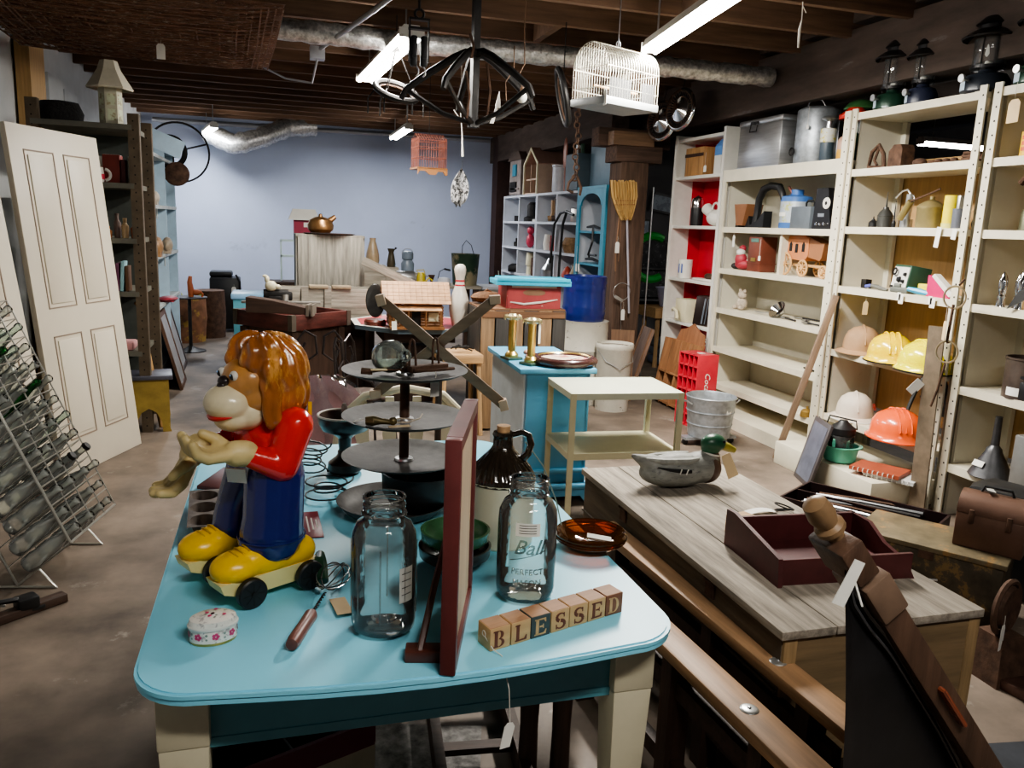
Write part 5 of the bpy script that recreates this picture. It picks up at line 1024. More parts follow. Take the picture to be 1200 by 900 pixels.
# ================================================================ middle of the room
m_dres = M('dark_red_stain', (.10, .028, .022), .55, var=.5, scale=6, stretch=(1, 1, 4), bump=.2)
t = T('tray_table', 'dark red wooden box-topped table standing cornerwise under the vise', 'table', (.13, 6.86, 0), 43)
g = G(); w = .62
for (x, y, a, b) in ((0, -w/2, w, .03), (0, w/2, w, .03), (-w/2, 0, .03, w), (w/2, 0, .03, w)): g.box((x, y, .80), (a, b, .12), bev=.003)
O('rim_board', g, m_dres, t)
g = G(); g.box((0, 0, .745), (w, w, .02)); O('tabletop', g, m_dres, t)
g = G(); g.box((0, 0, .42), (w-.08, w-.08, .62)); O('cabinet_body', g, m_wdkz, t)
for s in (-1, 1):
    for q in (-1, 1): g = G(); g.box((s*(w/2-.05), q*(w/2-.05), .36), (.07, .07, .73)); O('leg', g, m_wdkz, t)
for s in (-1, 1):
    for q in (-1, 1): g = G(); g.box((s*(w/2), q*(w/2-.001), .8), (.045, .045, .125)); O('corner_bracket', g, M('bracket_grey', (.12, .1, .08), .6, .3), t)
t = T('tool_box', 'dark weathered wedge-ended tool box resting on the red box table', 'box', (.02, 6.62, .862), -14)
g = G(); g.prism([(-.24, 0), (.22, 0), (.22, .05), (-.05, .10), (-.24, .12)], -.07, .07, 'xz'); O('box_body', g, m_wdk, t); g = G(); g.box((.235, 0, .03), (.02, .15, .09)); g.box((.27, 0, .03), (.016, .15, .09)); O('end_cleat', g, M('grey_cleat', (.18, .15, .12), .8, bump=.3), t)
t = T('bench_vise', 'black iron bench vise with long pale sliding bar on the red box table', 'vise', (.0, 6.95, .862), 0)
g = G(); g.box((0, 0, .05), (.12, .1, .1), bev=.01); g.box((.02, 0, .10), (.22, .07, .07), bev=.012); g.tube([(-.1, 0, .12), (.1, 0, .12)], .035, 12); O('vise_body', g, m_blackm, t); g = G(); g.box((.04, -.12, .06), (.62, .03, .02), bev=.004); g.tube([(.07, -.13, .07), (.07, -.12, .12)], .028, 12); O('sliding_bar', g, M('grey_bar', (.3, .28, .25), .5, .5), t)
g = G(); g.ell((0, 0, .045), (.05, .03, .045)); g.ell((-.03, 0, .1), (.02, .018, .03)); g.ell((-.045, 0, .125), (.022, .013, .012)); g.ell((.05, 0, .04), (.03, .02, .02)); S('goose_figurine', g, m_ivory, 'small cream goose figurine on top of the vise', 'figurine', (-.04, 6.93, 1.0), 0)
# grey wood trough, chest and stand
t = T('plank_trough', 'long grey weathered plank trough across the middle supporting the grey box', 'trough', (.42, 7.55, .0), 2)
g = G(); g.box((0, -.12, .86), (1.0, .03, .26), bev=.004); g.box((0, .14, .86), (1.0, .03, .26)); g.box((0, 0, .735), (1.0, .28, .03)); g.box((.49, 0, .86), (.03, .28, .26)); g.box((-.49, 0, .86), (.03, .28, .26)); O('trough_body', g, m_wgrx, t)
for x in (-.18, .02): g = G(); g.box((x, -.145, .87), (.06, .02, .28)); O('upright_batten', g, m_wgrx, t)
for x in (-.06, .14): g = G(); g.box((x, -.12, 1.005), (.17, .08, .035), bev=.01); O('top_block', g, M('rough_block', (.3, .24, .16), .9, var=.3, bump=.5), t)
for x in (-.4, .4): g = G(); g.box((x, 0, .36), (.08, .26, .72)); O('trestle_leg', g, m_wdkz, t)
g = G(); g.box((0, .05, .36), (.75, .05, .7)); O('dark_skirt', g, m_wdk, t)
t = T('wooden_box', 'square grey unpainted plank box with a copper kettle on top', 'box', (.50, 8.15, 0), 1)
g = G()
for k in range(3): g.box((-.2+.2*k, -.22, 1.19), (.205, .02, .50), bev=.002)
g.box((0, .2, 1.19), (.62, .02, .5)); g.box((-.31, 0, 1.19), (.02, .42, .5)); g.box((.31, 0, 1.19), (.02, .42, .5)); g.box((0, 0, 1.445), (.64, .46, .02)); O('box_body', g, wood('grey_upright_boards', (.29, .27, .23), 'z', rough=.85, var=.4, bump=.4), t)
g = G(); g.box((0, 0, .47), (.6, .4, .94)); O('pedestal', g, m_wdkz, t)
t = T('copper_kettle', 'round brown copper kettle on the grey plank box', 'kettle', (.42, 8.1, 1.472)); g = pot([(0, 0), (.09, 0), (.12, .03), (.125, .07), (.10, .12), (.05, .145), (.02, .15), (.015, .175), (0, .18)], 32); O('kettle_body', g, m_copper, t); g = G(); g.tube([(.08, 0, .11), (.13, 0, .15), (.14, 0, .155)], [.03, .022, .02], 10); O('spout', g, m_copper, t)
S('serving_tray', pot([(0, 0), (.22, .0), (.25, .012), (.22, .008), (0, .006)], 36), m_rust, 'dark oval tray under the copper kettle', 'tray', (.5, 8.1, 1.456))
t = T('toy_house', 'small red toy house with white roof on a pale shelf behind the grey box', 'toy house', (.31, 9.5, 1.36)); g = G(); g.box((0, 0, .12), (.22, .2, .24)); O('walls', g, M('barn_red', (.3, .015, .05), .5), t); g = G(); g.prism([(-.17, .22), (.17, .22), (.12, .34), (-.12, .34)], -.14, .14, 'xz'); O('roof', g, m_white, t); g = G(); g.box((.03, -.102, .17), (.07, .004, .05)); O('window', g, m_white, t)
t = T('hutch_shelf', 'small pale mint open shelf standing behind the grey plank box', 'shelf', (.2, 9.5, .0)); g = G(); g.box((-.14, 0, 1.13), (.02, .18, .44)); g.box((.14, 0, 1.13), (.02, .18, .44)); g.box((0, 0, 1.35), (.3, .18, .02)); g.box((0, 0, 1.18), (.3, .18, .02)); O('shelf_case', g, M('mint_white', (.5, .62, .62), .5), t); g = G(); g.box((0, 0, .45), (.6, .4, .9)); O('stand_base', g, m_wdkz, t)
# pale blue trunk behind left of the red table
t = T('storage_trunk', 'pale blue lidded storage box behind the red box table', 'trunk', (-.15, 8.6, 0)); g = G(); g.box((0, 0, .40), (.52, .4, .8), bev=.01); O('trunk_body', g, M('teal_box', (.12, .35, .42), .4), t); g = G(); g.box((0, 0, .82), (.56, .44, .06), bev=.015); O('lid', g, M('sky_lid', (.28, .5, .72), .4), t)
# grey channel board descending from the box
g = G(); g.box((0, 0, 0), (.62, .10, .02)); g.box((0, -.05, .03), (.62, .015, .07)); g.box((0, .05, .03), (.62, .015, .07)); S('wooden_channel', g, m_wgrx, 'pale grey wooden gutter sloping down beside the grey plank box', 'board', (1.06, 7.75, 1.08), rot=(0, R(24), R(-6)))
# back table with vessels
t = T('display_table', 'low table near the back wall carrying vases, kettles and the green bucket', 'table', (1.55, 9.05, 0)); g = G(); g.box((0, 0, .915), (1.3, .55, .03)); O('tabletop', g, m_wgrx, t)
for x in (-.6, .6):
    for y in (-.22, .22): g = G(); g.box((x, y, .45), (.06, .06, .9)); O('leg', g, m_wdkz, t)
BZ = .931
def riser(x, y, w, h, lab): S('wooden_riser', G().box((0, 0, h/2), (w, .22, h)), m_wgrx, lab, 'riser', (x, y, BZ))
riser(1.02, 9.0, .26, .2, 'wooden riser under the tall tan vase'); riser(1.23, 9.05, .14, .18, 'narrow riser under the dark pitcher'); riser(1.42, 9.1, .2, .12, 'low riser under the grey milk can')
S('ceramic_vase', pot([(0, 0), (.06, 0), (.075, .05), (.07, .12), (.045, .22), (.032, .26), (.036, .29), (.03, .29), (.03, .25), (0, .2)], 28), M('tan_glaze', (.36, .27, .17), .3, coat=.3, var=.2), 'tall tan bottle-shaped vase against the blue back wall', 'vase', (1.02, 9.0, BZ+.2))
t = T('dark_pitcher', 'small dark pitcher with flared lip beside the tan vase', 'pitcher', (1.23, 9.05, BZ+.18)); g = pot([(0, 0), (.045, 0), (.05, .03), (.035, .12), (.028, .16), (.045, .2), (.04, .2), (.02, .15), (0, .1)], 20); O('pitcher_body', g, M('dark_olive_glaze', (.06, .05, .03), .3), t); g = G(); g.tube([(.03, 0, .19), (.06, 0, .21), (.04, 0, .21)], .01, 6); O('lip', g, m_black, t)
t = T('milk_can', 'grey enamel milk can with bail handle on the back table', 'milk can', (1.42, 9.1, BZ+.12)); g = pot([(0, 0), (.07, 0), (.075, .1), (.05, .14), (.065, .15), (.065, .21), (.05, .23), (0, .24)], 24); O('can_body', g, M('enamel_bluegrey', (.16, .2, .25), .35), t); g = G(); g.tube(arc((0, 0, .2), .065, 0, 180, 10), .004, 5); O('bail_handle', g, m_steel, t)
g = G(); g.lathe([(0, -.1), (.07, -.1), (.075, -.09), (.075, .09), (.07, .1), (0, .1)], (0, 0, .076), 28, rot=(0, R(90), 0)); S('steel_drum', g, m_alu, 'shiny silver canister lying on its side on the back table', 'canister', (1.36, 8.86, BZ))
t = T('watering_can', 'yellow watering can with green spots beside the silver canister', 'watering can', (1.53, 8.84, BZ)); g = pot([(0, 0), (.05, 0), (.045, .1), (.03, .14), (0, .14)], 20); O('can_body', g, M('ochre_enamel', (.5, .4, .04), .35), t); g = G(); g.tube([(.04, 0, .03), (.09, 0, .08), (.13, 0, .05)], .01, 6); g.tube([(-.03, 0, .13), (-.05, 0, .16), (.03, 0, .17), (.05, 0, .1)], .006, 6); O('spout', g, M('ochre_enamel2', (.5, .4, .04), .35), t)
t = T('small_trophy', 'tiny dark flared cup with side handle on the back table', 'cup', (1.66, 8.9, BZ)); g = pot([(0, 0), (.035, 0), (.014, .04), (.03, .09), (.04, .11), (.03, .1), (0, .06)], 16); O('cup_body', g, m_rust, t); g = G(); g.tube([(-.02, 0, .09), (-.07, 0, .1), (-.07, 0, .03)], .005, 5); O('handle', g, m_rust, t)
t = T('white_kettle', 'small white enamel kettle with dark raised handle on the back table', 'kettle', (1.8, 8.9, BZ)); g = pot([(0, 0), (.07, 0), (.075, .05), (.06, .08), (0, .09)], 24); O('kettle_body', g, m_cub, t); g = G(); g.tube([(-.07, 0, .07), (-.05, 0, .15), (0, 0, .18), (.04, 0, .17)], .004, 5); g.tube([(-.0, 0, .18), (.07, 0, .165)], .011, 8); O('handle', g, m_black, t)
t = T('painted_bucket', 'tall green and tan camouflage painted bucket with wire bail', 'bucket', (2.06, 9.0, BZ)); g = pot([(0, 0), (.135, 0), (.16, .34), (.165, .35), (.155, .35), (.13, .02), (0, .02)], 32); O('bucket_body', g, M('camo_paint', (.02, .05, .03), .5, var=.3, col2=(.25, .22, .14), thr=.52, tscale=3), t); g = G(); g.tube(arc((0, 0, .34), .155, 0, 180, 14), .004, 5); g.bm.clear(); g.tube([(-.07, -.14, .33), (-.06, -.1, .44), (-.01, -.06, .5), (.04, -.1, .45), (.07, -.14, .33)], .004, 5); O('bail_handle', g, m_blackm, t)
t = T('side_cabinet', 'small pale grey cabinet beside the green bucket at the back', 'cabinet', (2.40, 9.0, 0)); g = G(); g.box((0, 0, .45), (.3, .4, .9)); O('cabinet_body', g, M('pale_grey_cab', (.4, .39, .36), .6), t); g = G(); g.box((0, 0, .915), (.36, .44, .03)); O('top', g, m_cub, t)

# round red-topped table
t = T('red_topped_table', 'octagonal red-topped table with white edge carrying the log cabin', 'table', (1.16, 6.98, 0))
m_rt = M('red_laminate', (.55, .07, .09), .3, var=.08); o8 = [(.58*math.cos(R(22.5+45*k)), .58*math.sin(R(22.5+45*k))) for k in range(8)]
g = G(); g.mat(1).prism(o8, .715, .75); g.mat(2).prism([(x*1.001, y*1.001) for x, y in o8], .7501, .7512); g.mat(0).prism([(x*.9, y*.9) for x, y in o8], .7513, .7525); O('tabletop', g, [m_rt, M('dark_edge', (.1, .14, .17), .4), m_white], t, smooth=0)
g = G(); g.box((0, 0, .66), (.6, .6, .1)); O('apron', g, m_wdk, t)
for a in (45, 135, 225, 315): g = G(); g.tube([(.34*math.cos(R(a)), .34*math.sin(R(a)), 0), (.28*math.cos(R(a)), .28*math.sin(R(a)), .72)], [.016, .028], 10); O('leg', g, M('pale_turned_leg', (.3, .24, .18), .5), t)
g = G(); g.box((0, .1, .3), (.5, .3, .5)); O('lower_box', g, m_wdkz, t)
# log cabin
t = T('log_cabin_model', 'model log cabin with shingled roof, porch and tiny windows on the red table', 'model house', (1.10, 6.62, .754), -3)
m_log = M('log_wood', (.25, .11, .04), .5, var=.4, scale=8, stretch=(1, 1, 8)); m_shg = M('shingle_wood', (.56, .32, .17), .6, var=.25, scale=10)
g = G()
for k in range(7): g.tube([(-.22, -.10, .03+.024*k), (.22, -.10, .03+.024*k)], .013, 8); g.tube([(-.22, .13, .03+.024*k), (.22, .13, .03+.024*k)], .013, 8); g.tube([(-.21, -.12, .03+.024*k), (-.21, .15, .03+.024*k)], .013, 8); g.tube([(.21, -.12, .03+.024*k), (.21, .15, .03+.024*k)], .013, 8)
g.box((0, .015, .1), (.41, .22, .18)); g.prism([(-.12, .19), (.15, .19), (.015, .33)], -.21, -.19, 'yz'); g.prism([(-.12, .19), (.15, .19), (.015, .33)], .19, .21, 'yz'); O('log_walls', g, m_log, t)
g = G()
for s in (-1, 1):
    for k in range(6):
        f0, f1 = k/6, (k+1)/6; y = .015+s*(.0+.17*(f0+f1)/2); z = .372-.17*(f0+f1)/2*1.05+.002*k
        for j in range(12): g.box((-.255+.0465*j, y, z), (.0445, .036, .006), rot=(s*R(-46)*1, 0, 0))
O('shingle_roof', g, m_shg, t)
g = G(); g.box((0, -.15, .165), (.4, .10, .008), rot=(R(14), 0, 0)); O('porch_roof', g, m_shg, t)
g = G(); g.box((0, -.15, .012), (.44, .13, .02)); O('porch_floor', g, m_log, t)
for x in (-.19, -.07, .07, .19): g = G(); g.cyl((x, -.19, .02), (x, -.19, .15), .007, seg=8); O('porch_post', g, m_log, t)
g = G(); g.box((0, -.115, .075), (.07, .006, .13)); O('door', g, m_dark, t)
for x in (-.13, .14): g = G(); g.box((x, -.115, .095), (.08, .006, .07)); O('window', g, m_ivory, t)
t = T('bowling_pin', 'worn white bowling pin with two red neck rings beside the log cabin', 'bowling pin', (1.475, 6.62, .754))
PP = [(0, 0), (.05, 0), (.058, .01), (.075, .08), (.088, .15), (.084, .21), (.06, .29), (.042, .345), (.036, .39), (.04, .42), (.048, .455), (.05, .48), (.042, .51), (.02, .525), (0, .528)]
g = pot(PP, 32); O('pin_body', g, M('pin_white', (.75, .7, .62), .25, coat=.5, col2=(.55, .15, .18), thr=.7, tscale=7), t, smooth=60)
for z in (.35, .388): g = G(); g.lathe([(.0425, z-.008) if z < .37 else (.038, z-.008), (.0415, z+.008) if z < .37 else (.039, z+.008)], (0, 0, 0), 32); g.bm.verts.ensure_lookup_table(); O('red_ring', g, M('ring_red', (.6, .06, .08), .3), t)
t = T('oval_mirror', 'small dark oval standing mirror back on a round red base', 'mirror', (.79, 6.75, .754)); g = G(); g.lathe([(0, -.01), (.075, -.01), (.08, 0), (.075, .01), (0, .012)], (0, 0, .2), 32, rot=(R(82), 0, 0), sy=1.75); O('mirror_back', g, M('bronze_black', (.03, .028, .025), .4, .3, var=.4, bump=.3), t); g = pot([(0, 0), (.09, 0), (.092, .03), (.08, .045), (0, .05)], 32); O('base', g, M('red_brown_base', (.12, .03, .02), .35), t)
S('small_jar', pot([(0, 0), (.025, 0), (.03, .03), (.02, .05), (.022, .06), (0, .06)], 16), m_rust, 'tiny brown pot at the front of the red table before the cabin', 'pot', (.92, 6.45, .754)); 
t = T('price_card', 'white tag hanging at the cabin corner', 'tag', (.90, 6.40, .754)); g = G(); g.box((0, 0, .035), (.04, .002, .07), rot=(R(-10), 0, 0)); O('card', g, m_paper, t)
# small orange stool with iron tangle, behind
t = T('wooden_stool', 'orange-brown wooden stool carrying an iron trinket behind the yarn winder', 'stool', (1.35, 6.05, 0)); g = G(); g.box((0, 0, .60), (.32, .34, .07), bev=.008); O('seat', g, m_wpine, t)
for x in (-.13, .13):
    for y in (-.13, .13): g = G(); g.cyl((x*1.2, y*1.2, 0), (x, y, .57), .02, seg=8); O('leg', g, m_wpinez, t)
g = G(); 
for k in range(6): g.tube([(.08*math.cos(k), .05*math.sin(k), .01+.01*k), (.05*math.cos(k+2), .05*math.sin(k+2), .05), (.09*math.cos(k+3), .04*math.sin(k+3), .03)], .006, 5)
S('iron_tangle', g, m_blackm, 'tangle of black iron bits on the orange-brown stool', 'ironwork', (1.37, 6.0, .636))
# yarn swift: crossed arms on a pole
t = T('yarn_winder', 'X-shaped wooden yarn winder with block ends behind the tiered stand', 'yarn winder', (.64, 3.22, 0), -12)
m_sw = wood('swift_wood', (.17, .11, .065), 'x', var=.25)
for (a, b, y) in (((-.24, 1.29), (.27, .87), 0), ((.22, 1.305), (-.26, .9), .02)):
    A = V((a[0], y, a[1])); B = V((b[0], y, b[1])); d = B-A; m_ = (A+B)/2; an = -math.atan2(d.z, d.x)
    g = G(); g.box(tuple(m_), (d.length, .014, .042), rot=(0, an, 0), bev=.002); ar = O('cross_arm', g, m_sw, t)
    for q in (A, B): g = G(); g.box(tuple(q), (.045, .05, .035), rot=(0, an+.6, 0), bev=.003); O('end_block', g, M('end_block_tan', (.42, .3, .2), .6), ar)
g = G(); g.cyl((0, .03, .02), (0, .03, 1.12), .014, seg=10); g.box((0, .03, .02), (.16, .05, .04)); g.box((0, .03, .02), (.05, .1, .04)); O('pole', g, m_wdkz, t)
g = G(); g.disc((-.01, -.012, 1.09), .006, (0, -1, 0)); O('pin', g, m_steel, t)
# ivory bow-back chair at the far end of the table
t = T('bow_back_chair', 'cream painted bow-back wooden chair pushed up behind the blue table', 'chair', (.53, 3.56, 0), 0)
m_ic = M('ivory_chair', (.7, .63, .46), .4, var=.05)
g = G(); g.prism([(.22*math.cos(R(a)), .2*math.sin(R(a))) for a in range(0, 360, 15)], .43, .465); O('seat', g, m_ic, t)
pts = [(-.24, -.0, .46), (-.29, -.08, .62), (-.27, -.11, .76), (-.17, -.13, .86), (0, -.14, .895), (.17, -.13, .86), (.27, -.11, .76), (.29, -.08, .62), (.24, 0, .46)]
g = G(); g.tube(pts, .019, 10); O('bow_back', g, m_ic, t)
for x in (-.18, -.06, .06, .18): g = G(); g.prism([(x*.8-.012, .46), (x*.8+.012, .46), (x+.03, .68), (x+.018, .85), (x-.018, .85), (x-.03, .68)], -.11, -.10, 'xz'); O('splat', g, m_ic, t)
for x in (-.16, .16):
    for y in (-.14, .14): g = G(); g.tube([(x*1.3, y*1.3, 0), (x, y, .44)], [.014, .02], 10); O('leg', g, m_ic, t)
# wrapped mauve board
t = T('wrapped_board', 'mauve round-ended board wrapped in clear plastic film left of the cream chair', 'board', (.20, 3.66, 0), 0, rot=(R(-16), 0, R(6)))
m_film = glass('film', (.9, .9, .92), (.6, .6, .62))
g = G(); pl = [(-.24, 0), (.24, 0), (.24, .70)]+[(.24*math.cos(R(a)), .70+.2*math.sin(R(a))) for a in range(10, 171, 16)]+[(-.24, .70)]; g.prism(pl, -.012, .012, 'xz'); O('board', g, M('mauve_board', (.26, .13, .14), .55, var=.3, scale=5), t)
g = G()
def film(u, v):
    x = -.25+.5*u; z = .0+.9*v; return (x*(1 if z < .7 else max(.15, math.sqrt(max(0, 1-((z-.7)/.22)**2)))), -.018-.007*math.sin(u*23+v*9)-.006*math.sin(v*31+u*5), z)
g.grid(film, 40, 50); O('plastic_film', g, m_film, t, smooth=0)
# twisted wire parlour chairs
def parlour(x, y, rz, lab):
    t = T('parlour_chair', lab, 'chair', (x, y, 0), rz, group=None); mi = M('dark_steel_wire', (.07, .06, .06), .3, .8)
    g = G(); g.lathe([(0, .45), (.18, .45), (.185, .46), (.18, .47), (0, .472)], (0, 0, 0), 28); O('seat', g, m_wdk, t)
    g = G(); g.tube([(-.17, .1, .0), (-.16, .13, .5), (-.15, .15, .78), (-.1, .16, .84), (-.03, .16, .8), (-.02, .15, .68), (-.10, .15, .62), (-.13, .15, .7), (-.1, .155, .76)], .009, 8); O('scroll_back', g, mi, t)
    g = G(); g.tube([(.17, .1, .0), (.16, .13, .5), (.15, .15, .78), (.1, .16, .84), (.03, .16, .8), (.02, .15, .68), (.10, .15, .62), (.13, .15, .7), (.1, .155, .76)], .009, 8); O('scroll_back', g, mi, t)
    for s in (-1, 1): g = G(); g.tube([(s*.15, -.13, .45), (s*.19, -.17, 0)], .009, 8); O('leg', g, mi, t)
    g = G(); g.tube([(-.17, .13, .55), (-.2, 0, .63), (-.16, -.12, .58), (-.1, -.16, .46)], .008, 8); O('arm_wire', g, mi, t)
    return t
parlour(.30, 5.55, 5, 'twisted-wire parlour chair with two heart scrolls, left of its pair'); parlour(.56, 5.35, 60, 'second twisted-wire parlour chair turned sideways, nearer the red table')
# crates with soda crate and cyan panel
m_cr1 = wood('crate_slat', (.27, .17, .09), 'z', var=.35); m_crd = wood('crate_dark_slat', (.05, .045, .04), 'z', var=.3)
t = T('shipping_crate', 'large rough slatted wooden crate carrying the red soda crate', 'crate', (1.87, 6.28, 0), -3)
for k in range(6): x = -.285+.115*k; g = G(); g.box((x, -.27, .49), (.105, .02, .94), bev=.002); O('slat', g, m_cr1 if k % 2 == 0 else m_crd, t)
for s in (-1, 1):
    g = G(); g.box((s*.335, 0, .49), (.02, .54, .94)); O('side_board', g, m_crd, t)
g = G(); g.box((0, .27, .49), (.68, .02, .94)); O('rear_board', g, m_crd, t)
for k in range(4): g = G(); g.box((0, -.2+.135*k, .965), (.68, .125, .018), bev=.002); O('top_slat', g, m_wbr, t)
g = G(); g.box((0, -.282, .93), (.66, .012, .05)); O('edge_batten', g, m_wbr, t)
t = T('soda_crate', 'faded red wooden soda crate with oval hand hole on the slatted crate', 'crate', (1.95, 6.2, .976), -4)
g = G(); g.box((0, .17, .09), (.42, .016, .18)); g.box((-.21, 0, .09), (.016, .34, .18)); g.box((.21, 0, .09), (.016, .34, .18)); g.box((0, 0, .008), (.42, .34, .012)); g.box((0, -.17, .09), (.42, .016, .18)); O('crate_body', g, m_redf, t)
g = G(); g.prism([(.06*math.cos(R(a))+(.03 if math.cos(R(a)) > 0 else -.03), .125+.022*math.sin(R(a))) for a in range(0, 360, 20)], -.1795, -.178, 'xz'); O('hand_hole', g, M('worn_hole', (.22, .12, .07), .8), t)
g = G(); g.tube([(-.19, -.18, .05), (-.08, -.18, .035), (.05, -.18, .05), (.19, -.18, .075)], [.004, .009, .009, .003], 6); O('white_wave', g, m_redf if False else m_white, t)
g = G(); g.box((0, -.181, .172), (.36, .002, .02)); O('top_worn_edge', g, M('worn_pink', (.6, .45, .38), .7), t)
t = T('drawer_front', 'bright cyan painted ribbed board laid across the red soda crate', 'board', (1.93, 6.12, 1.158), -5)
g = G(); g.box((0, 0, .02), (.60, .3, .04), bev=.004); g.box((0, -.15, .045), (.58, .02, .03), bev=.006); g.box((0, -.02, .05), (.54, .2, .02), bev=.005); O('board_body', g, M('cyan_paint', (.04, .48, .68), .35, var=.05), t); t.name = 'painted_board'
ptag(t, (-.25, .05, .1), .06, .02, .05)
g = G(); g.ell((0, 0, .05), (.14, .1, .05)); g.tube([(-.1, 0, .04), (0, 0, .11), (.1, 0, .05)], .012, 6); S('wicker_lid', g, M('wicker', (.2, .1, .05), .8, var=.4, scale=50, bump=.6), 'brown wicker lid on the back of the slatted crate', 'lid', (1.66, 6.42, .976))
# barrel stack
t = T('metal_drum', 'white chipped metal drum standing on the floor under the blue drum', 'drum', (2.76, 7.0, 0)); g = pot([(0, 0), (.215, 0), (.22, .01), (.22, .25), (.226, .26), (.22, .27), (.22, .50), (.226, .51), (.22, .52), (.22, .765), (.225, .775), (.2, .775), (0, .77)], 40); O('drum_body', g, M('chipped_white', (.5, .47, .4), .5, var=.1, col2=(.15, .13, .1), thr=.64, tscale=18), t)
t = T('metal_drum', 'deep blue ribbed metal drum stacked on the white drum', 'drum', (2.74, 7.0, .777)); g = pot([(0, 0), (.19, 0), (.195, .01)]+[(.195+(.006 if k % 2 else 0), .05+.022*k) for k in range(4)]+[(.195, .14), (.195, .26)]+[(.195+(.006 if k % 2 else 0), .28+.022*k) for k in range(4)]+[(.198, .39), (.2, .405), (.19, .41), (.186, .39), (0, .385)], 40); O('drum_body', g, M('drum_navy', (.01, .02, .14), .3, coat=.3, var=.15), t)
t = T('paint_bucket', 'white chipped bucket with wire handle in front of the white drum', 'bucket', (2.93, 6.66, 0)); g = pot([(0, 0), (.15, 0), (.165, .55), (.172, .56), (.172, .6), (.165, .61), (.158, .6), (.15, .3), (0, .3)], 32); O('bucket_body', g, M('chipped_white'  , (.5, .47, .4)), t); g = G(); g.ring((0, 0, .58), .160, .004, seg=32); O('rust_rim', g, m_rust, t); g = G(); g.tube([(.17, 0, .56), (.12, -.14, .46), (-.02, -.185, .4), (-.13, -.12, .46), (-.17, 0, .56)], .004, 5); O('wire_handle', g, m_steel, t)
S('dark_board', G().box((0, 0, .34), (.22, .02, .68)), m_wbrz, 'brown board leaning on the timber pillar behind the white bucket', 'board', (3.16, 7.0, 0), rot=(R(-9), 0, R(-20)))
# framed oval picture and candlesticks on blue cabinet
t = T('round_picture', 'round dark-framed floral picture lying flat on the blue cabinet', 'picture', (1.63, 4.43, .818)); g = pot([(0, .0), (.18, 0), (.195, .012), (.20, .03), (.185, .045), (.165, .048), (.15, .04), (.145, .03)], 48, sx=1, sy=.95); O('frame', g, M('dark_brown_frame', (.05, .02, .018), .25, coat=.4), t, smooth=60)
g = pot([(0, .031), (.147, .031)], 40, sy=.95); O('floral_print', g, M('floral_print', (.62, .5, .4), .4, var=.1, col2=(.4, .14, .14), thr=.56, tscale=12), t); g = pot([(.148, .034), (.152, .044), (.156, .047)], 40, sy=.95); O('gilt_liner', g, m_brass, t)
g = G(); g.box((.05, -.02, .036), (.06, .02, .002), rot=(0, 0, .6)); O('price_tag', g, m_paper, t)
def candle(x, y, lab, kk):
    t = T('brass_candlestick', lab, 'candlestick', (x, y, .816), 15*kk)
    g = G(); g.box((0, 0, .008), (.10, .10, .016), bev=.003); g.mat(1).lathe([(.04, .016), (.042, .03), (.03, .045), (.022, .05)], (0, 0, 0), 20); O('base', g, [M('dark_green_marble', (.06, .1, .07), .3), m_brass], t)
    g = pot([(.022, .05), (.024, .06), (.024, .23), (.028, .24)], 10); O('column', g, m_brass, t)
    g = pot([(.028, .24), (.05, .25), (.05, .262), (.03, .265), (.02, .275), (0, .275)], 8); 
    for k in range(8): a = k*PI/4; g.tube([(.035*math.cos(a), .035*math.sin(a), .268), (.05*math.cos(a), .05*math.sin(a), .262), (.054*math.cos(a), .054*math.sin(a), .24)], .004, 5)
    O('leafy_capital', g, M('pale_brass', (.7, .6, .35), .3, .8), t); return t
candle(1.36, 4.62, 'brass column candlestick further from the viewer on the blue cabinet', 1); t = candle(1.42, 4.42, 'brass column candlestick nearer the viewer, with white tags', 2); ptag(t, (.03, -.03, .25), .01, .02, .12, 0)
g = G()
for k in range(7): g.ell((.03*math.cos(k*1.7), .022*math.sin(k*1.7), .02+.012*(k % 3)), (.016, .012, .014))
S('shell_ornament', g, M('coral_shell', (.4, .2, .14), .5, var=.4), 'small reddish shell ornament between candlestick and round picture', 'ornament', (1.47, 4.60, .816))

# ---------------- things on / around the timber pillar
t = T('straw_broom', 'old straw broom hanging head-up on the timber pillar', 'broom', (3.44, 7.60, .0), 0, rot=(0, R(-3), 0))
def br(u, v):
    w_ = .05+.085*min(1, v*1.6)**.8; return (-.03*v+(u-.5)*2*w_, -.02+.012*math.sin(u*60), 1.72+.37*v+.012*math.sin(u*43))
g = G(); g.grid(br, 46, 8); g.grid(lambda u, v: (br(u, v)[0], -.05+.012*math.cos(u*60), br(u, v)[2]), 46, 8); O('straw_head', g, M('broom_straw', (.5, .32, .12), .8, var=.4, scale=5, stretch=(30, 1, 1), bump=.5), t, smooth=0)
g = G(); 
for z in (1.86, 1.90): g.grid(lambda u, v: (-.012+(u-.5)*.215, -.055, z+.006*v), 4, 1)
O('binding', g, M('broom_cord', (.3, .1, .05), .8), t); g = G(); g.cyl((.02, -.035, 1.72), (.06, -.035, .78), .011, seg=10); O('handle', g, M('grey_pole', (.4, .38, .42), .4), t)
t = T('leather_strap', 'dark leather strap with a white tag hanging on the pillar left edge', 'strap', (3.285, 7.6, 0)); g = G(); g.tube([(0, 0, 2.0), (.01, -.01, 1.7), (-.005, -.01, 1.4), (.01, 0, 1.2)], .008, 6); g.tube([(.04, 0, 2.05), (.03, -.01, 1.6), (.035, 0, 1.3)], .006, 6); O('straps', g, m_wbrz, t); ptag(t, (.0, -.03, 1.55), .06, .045, .11)
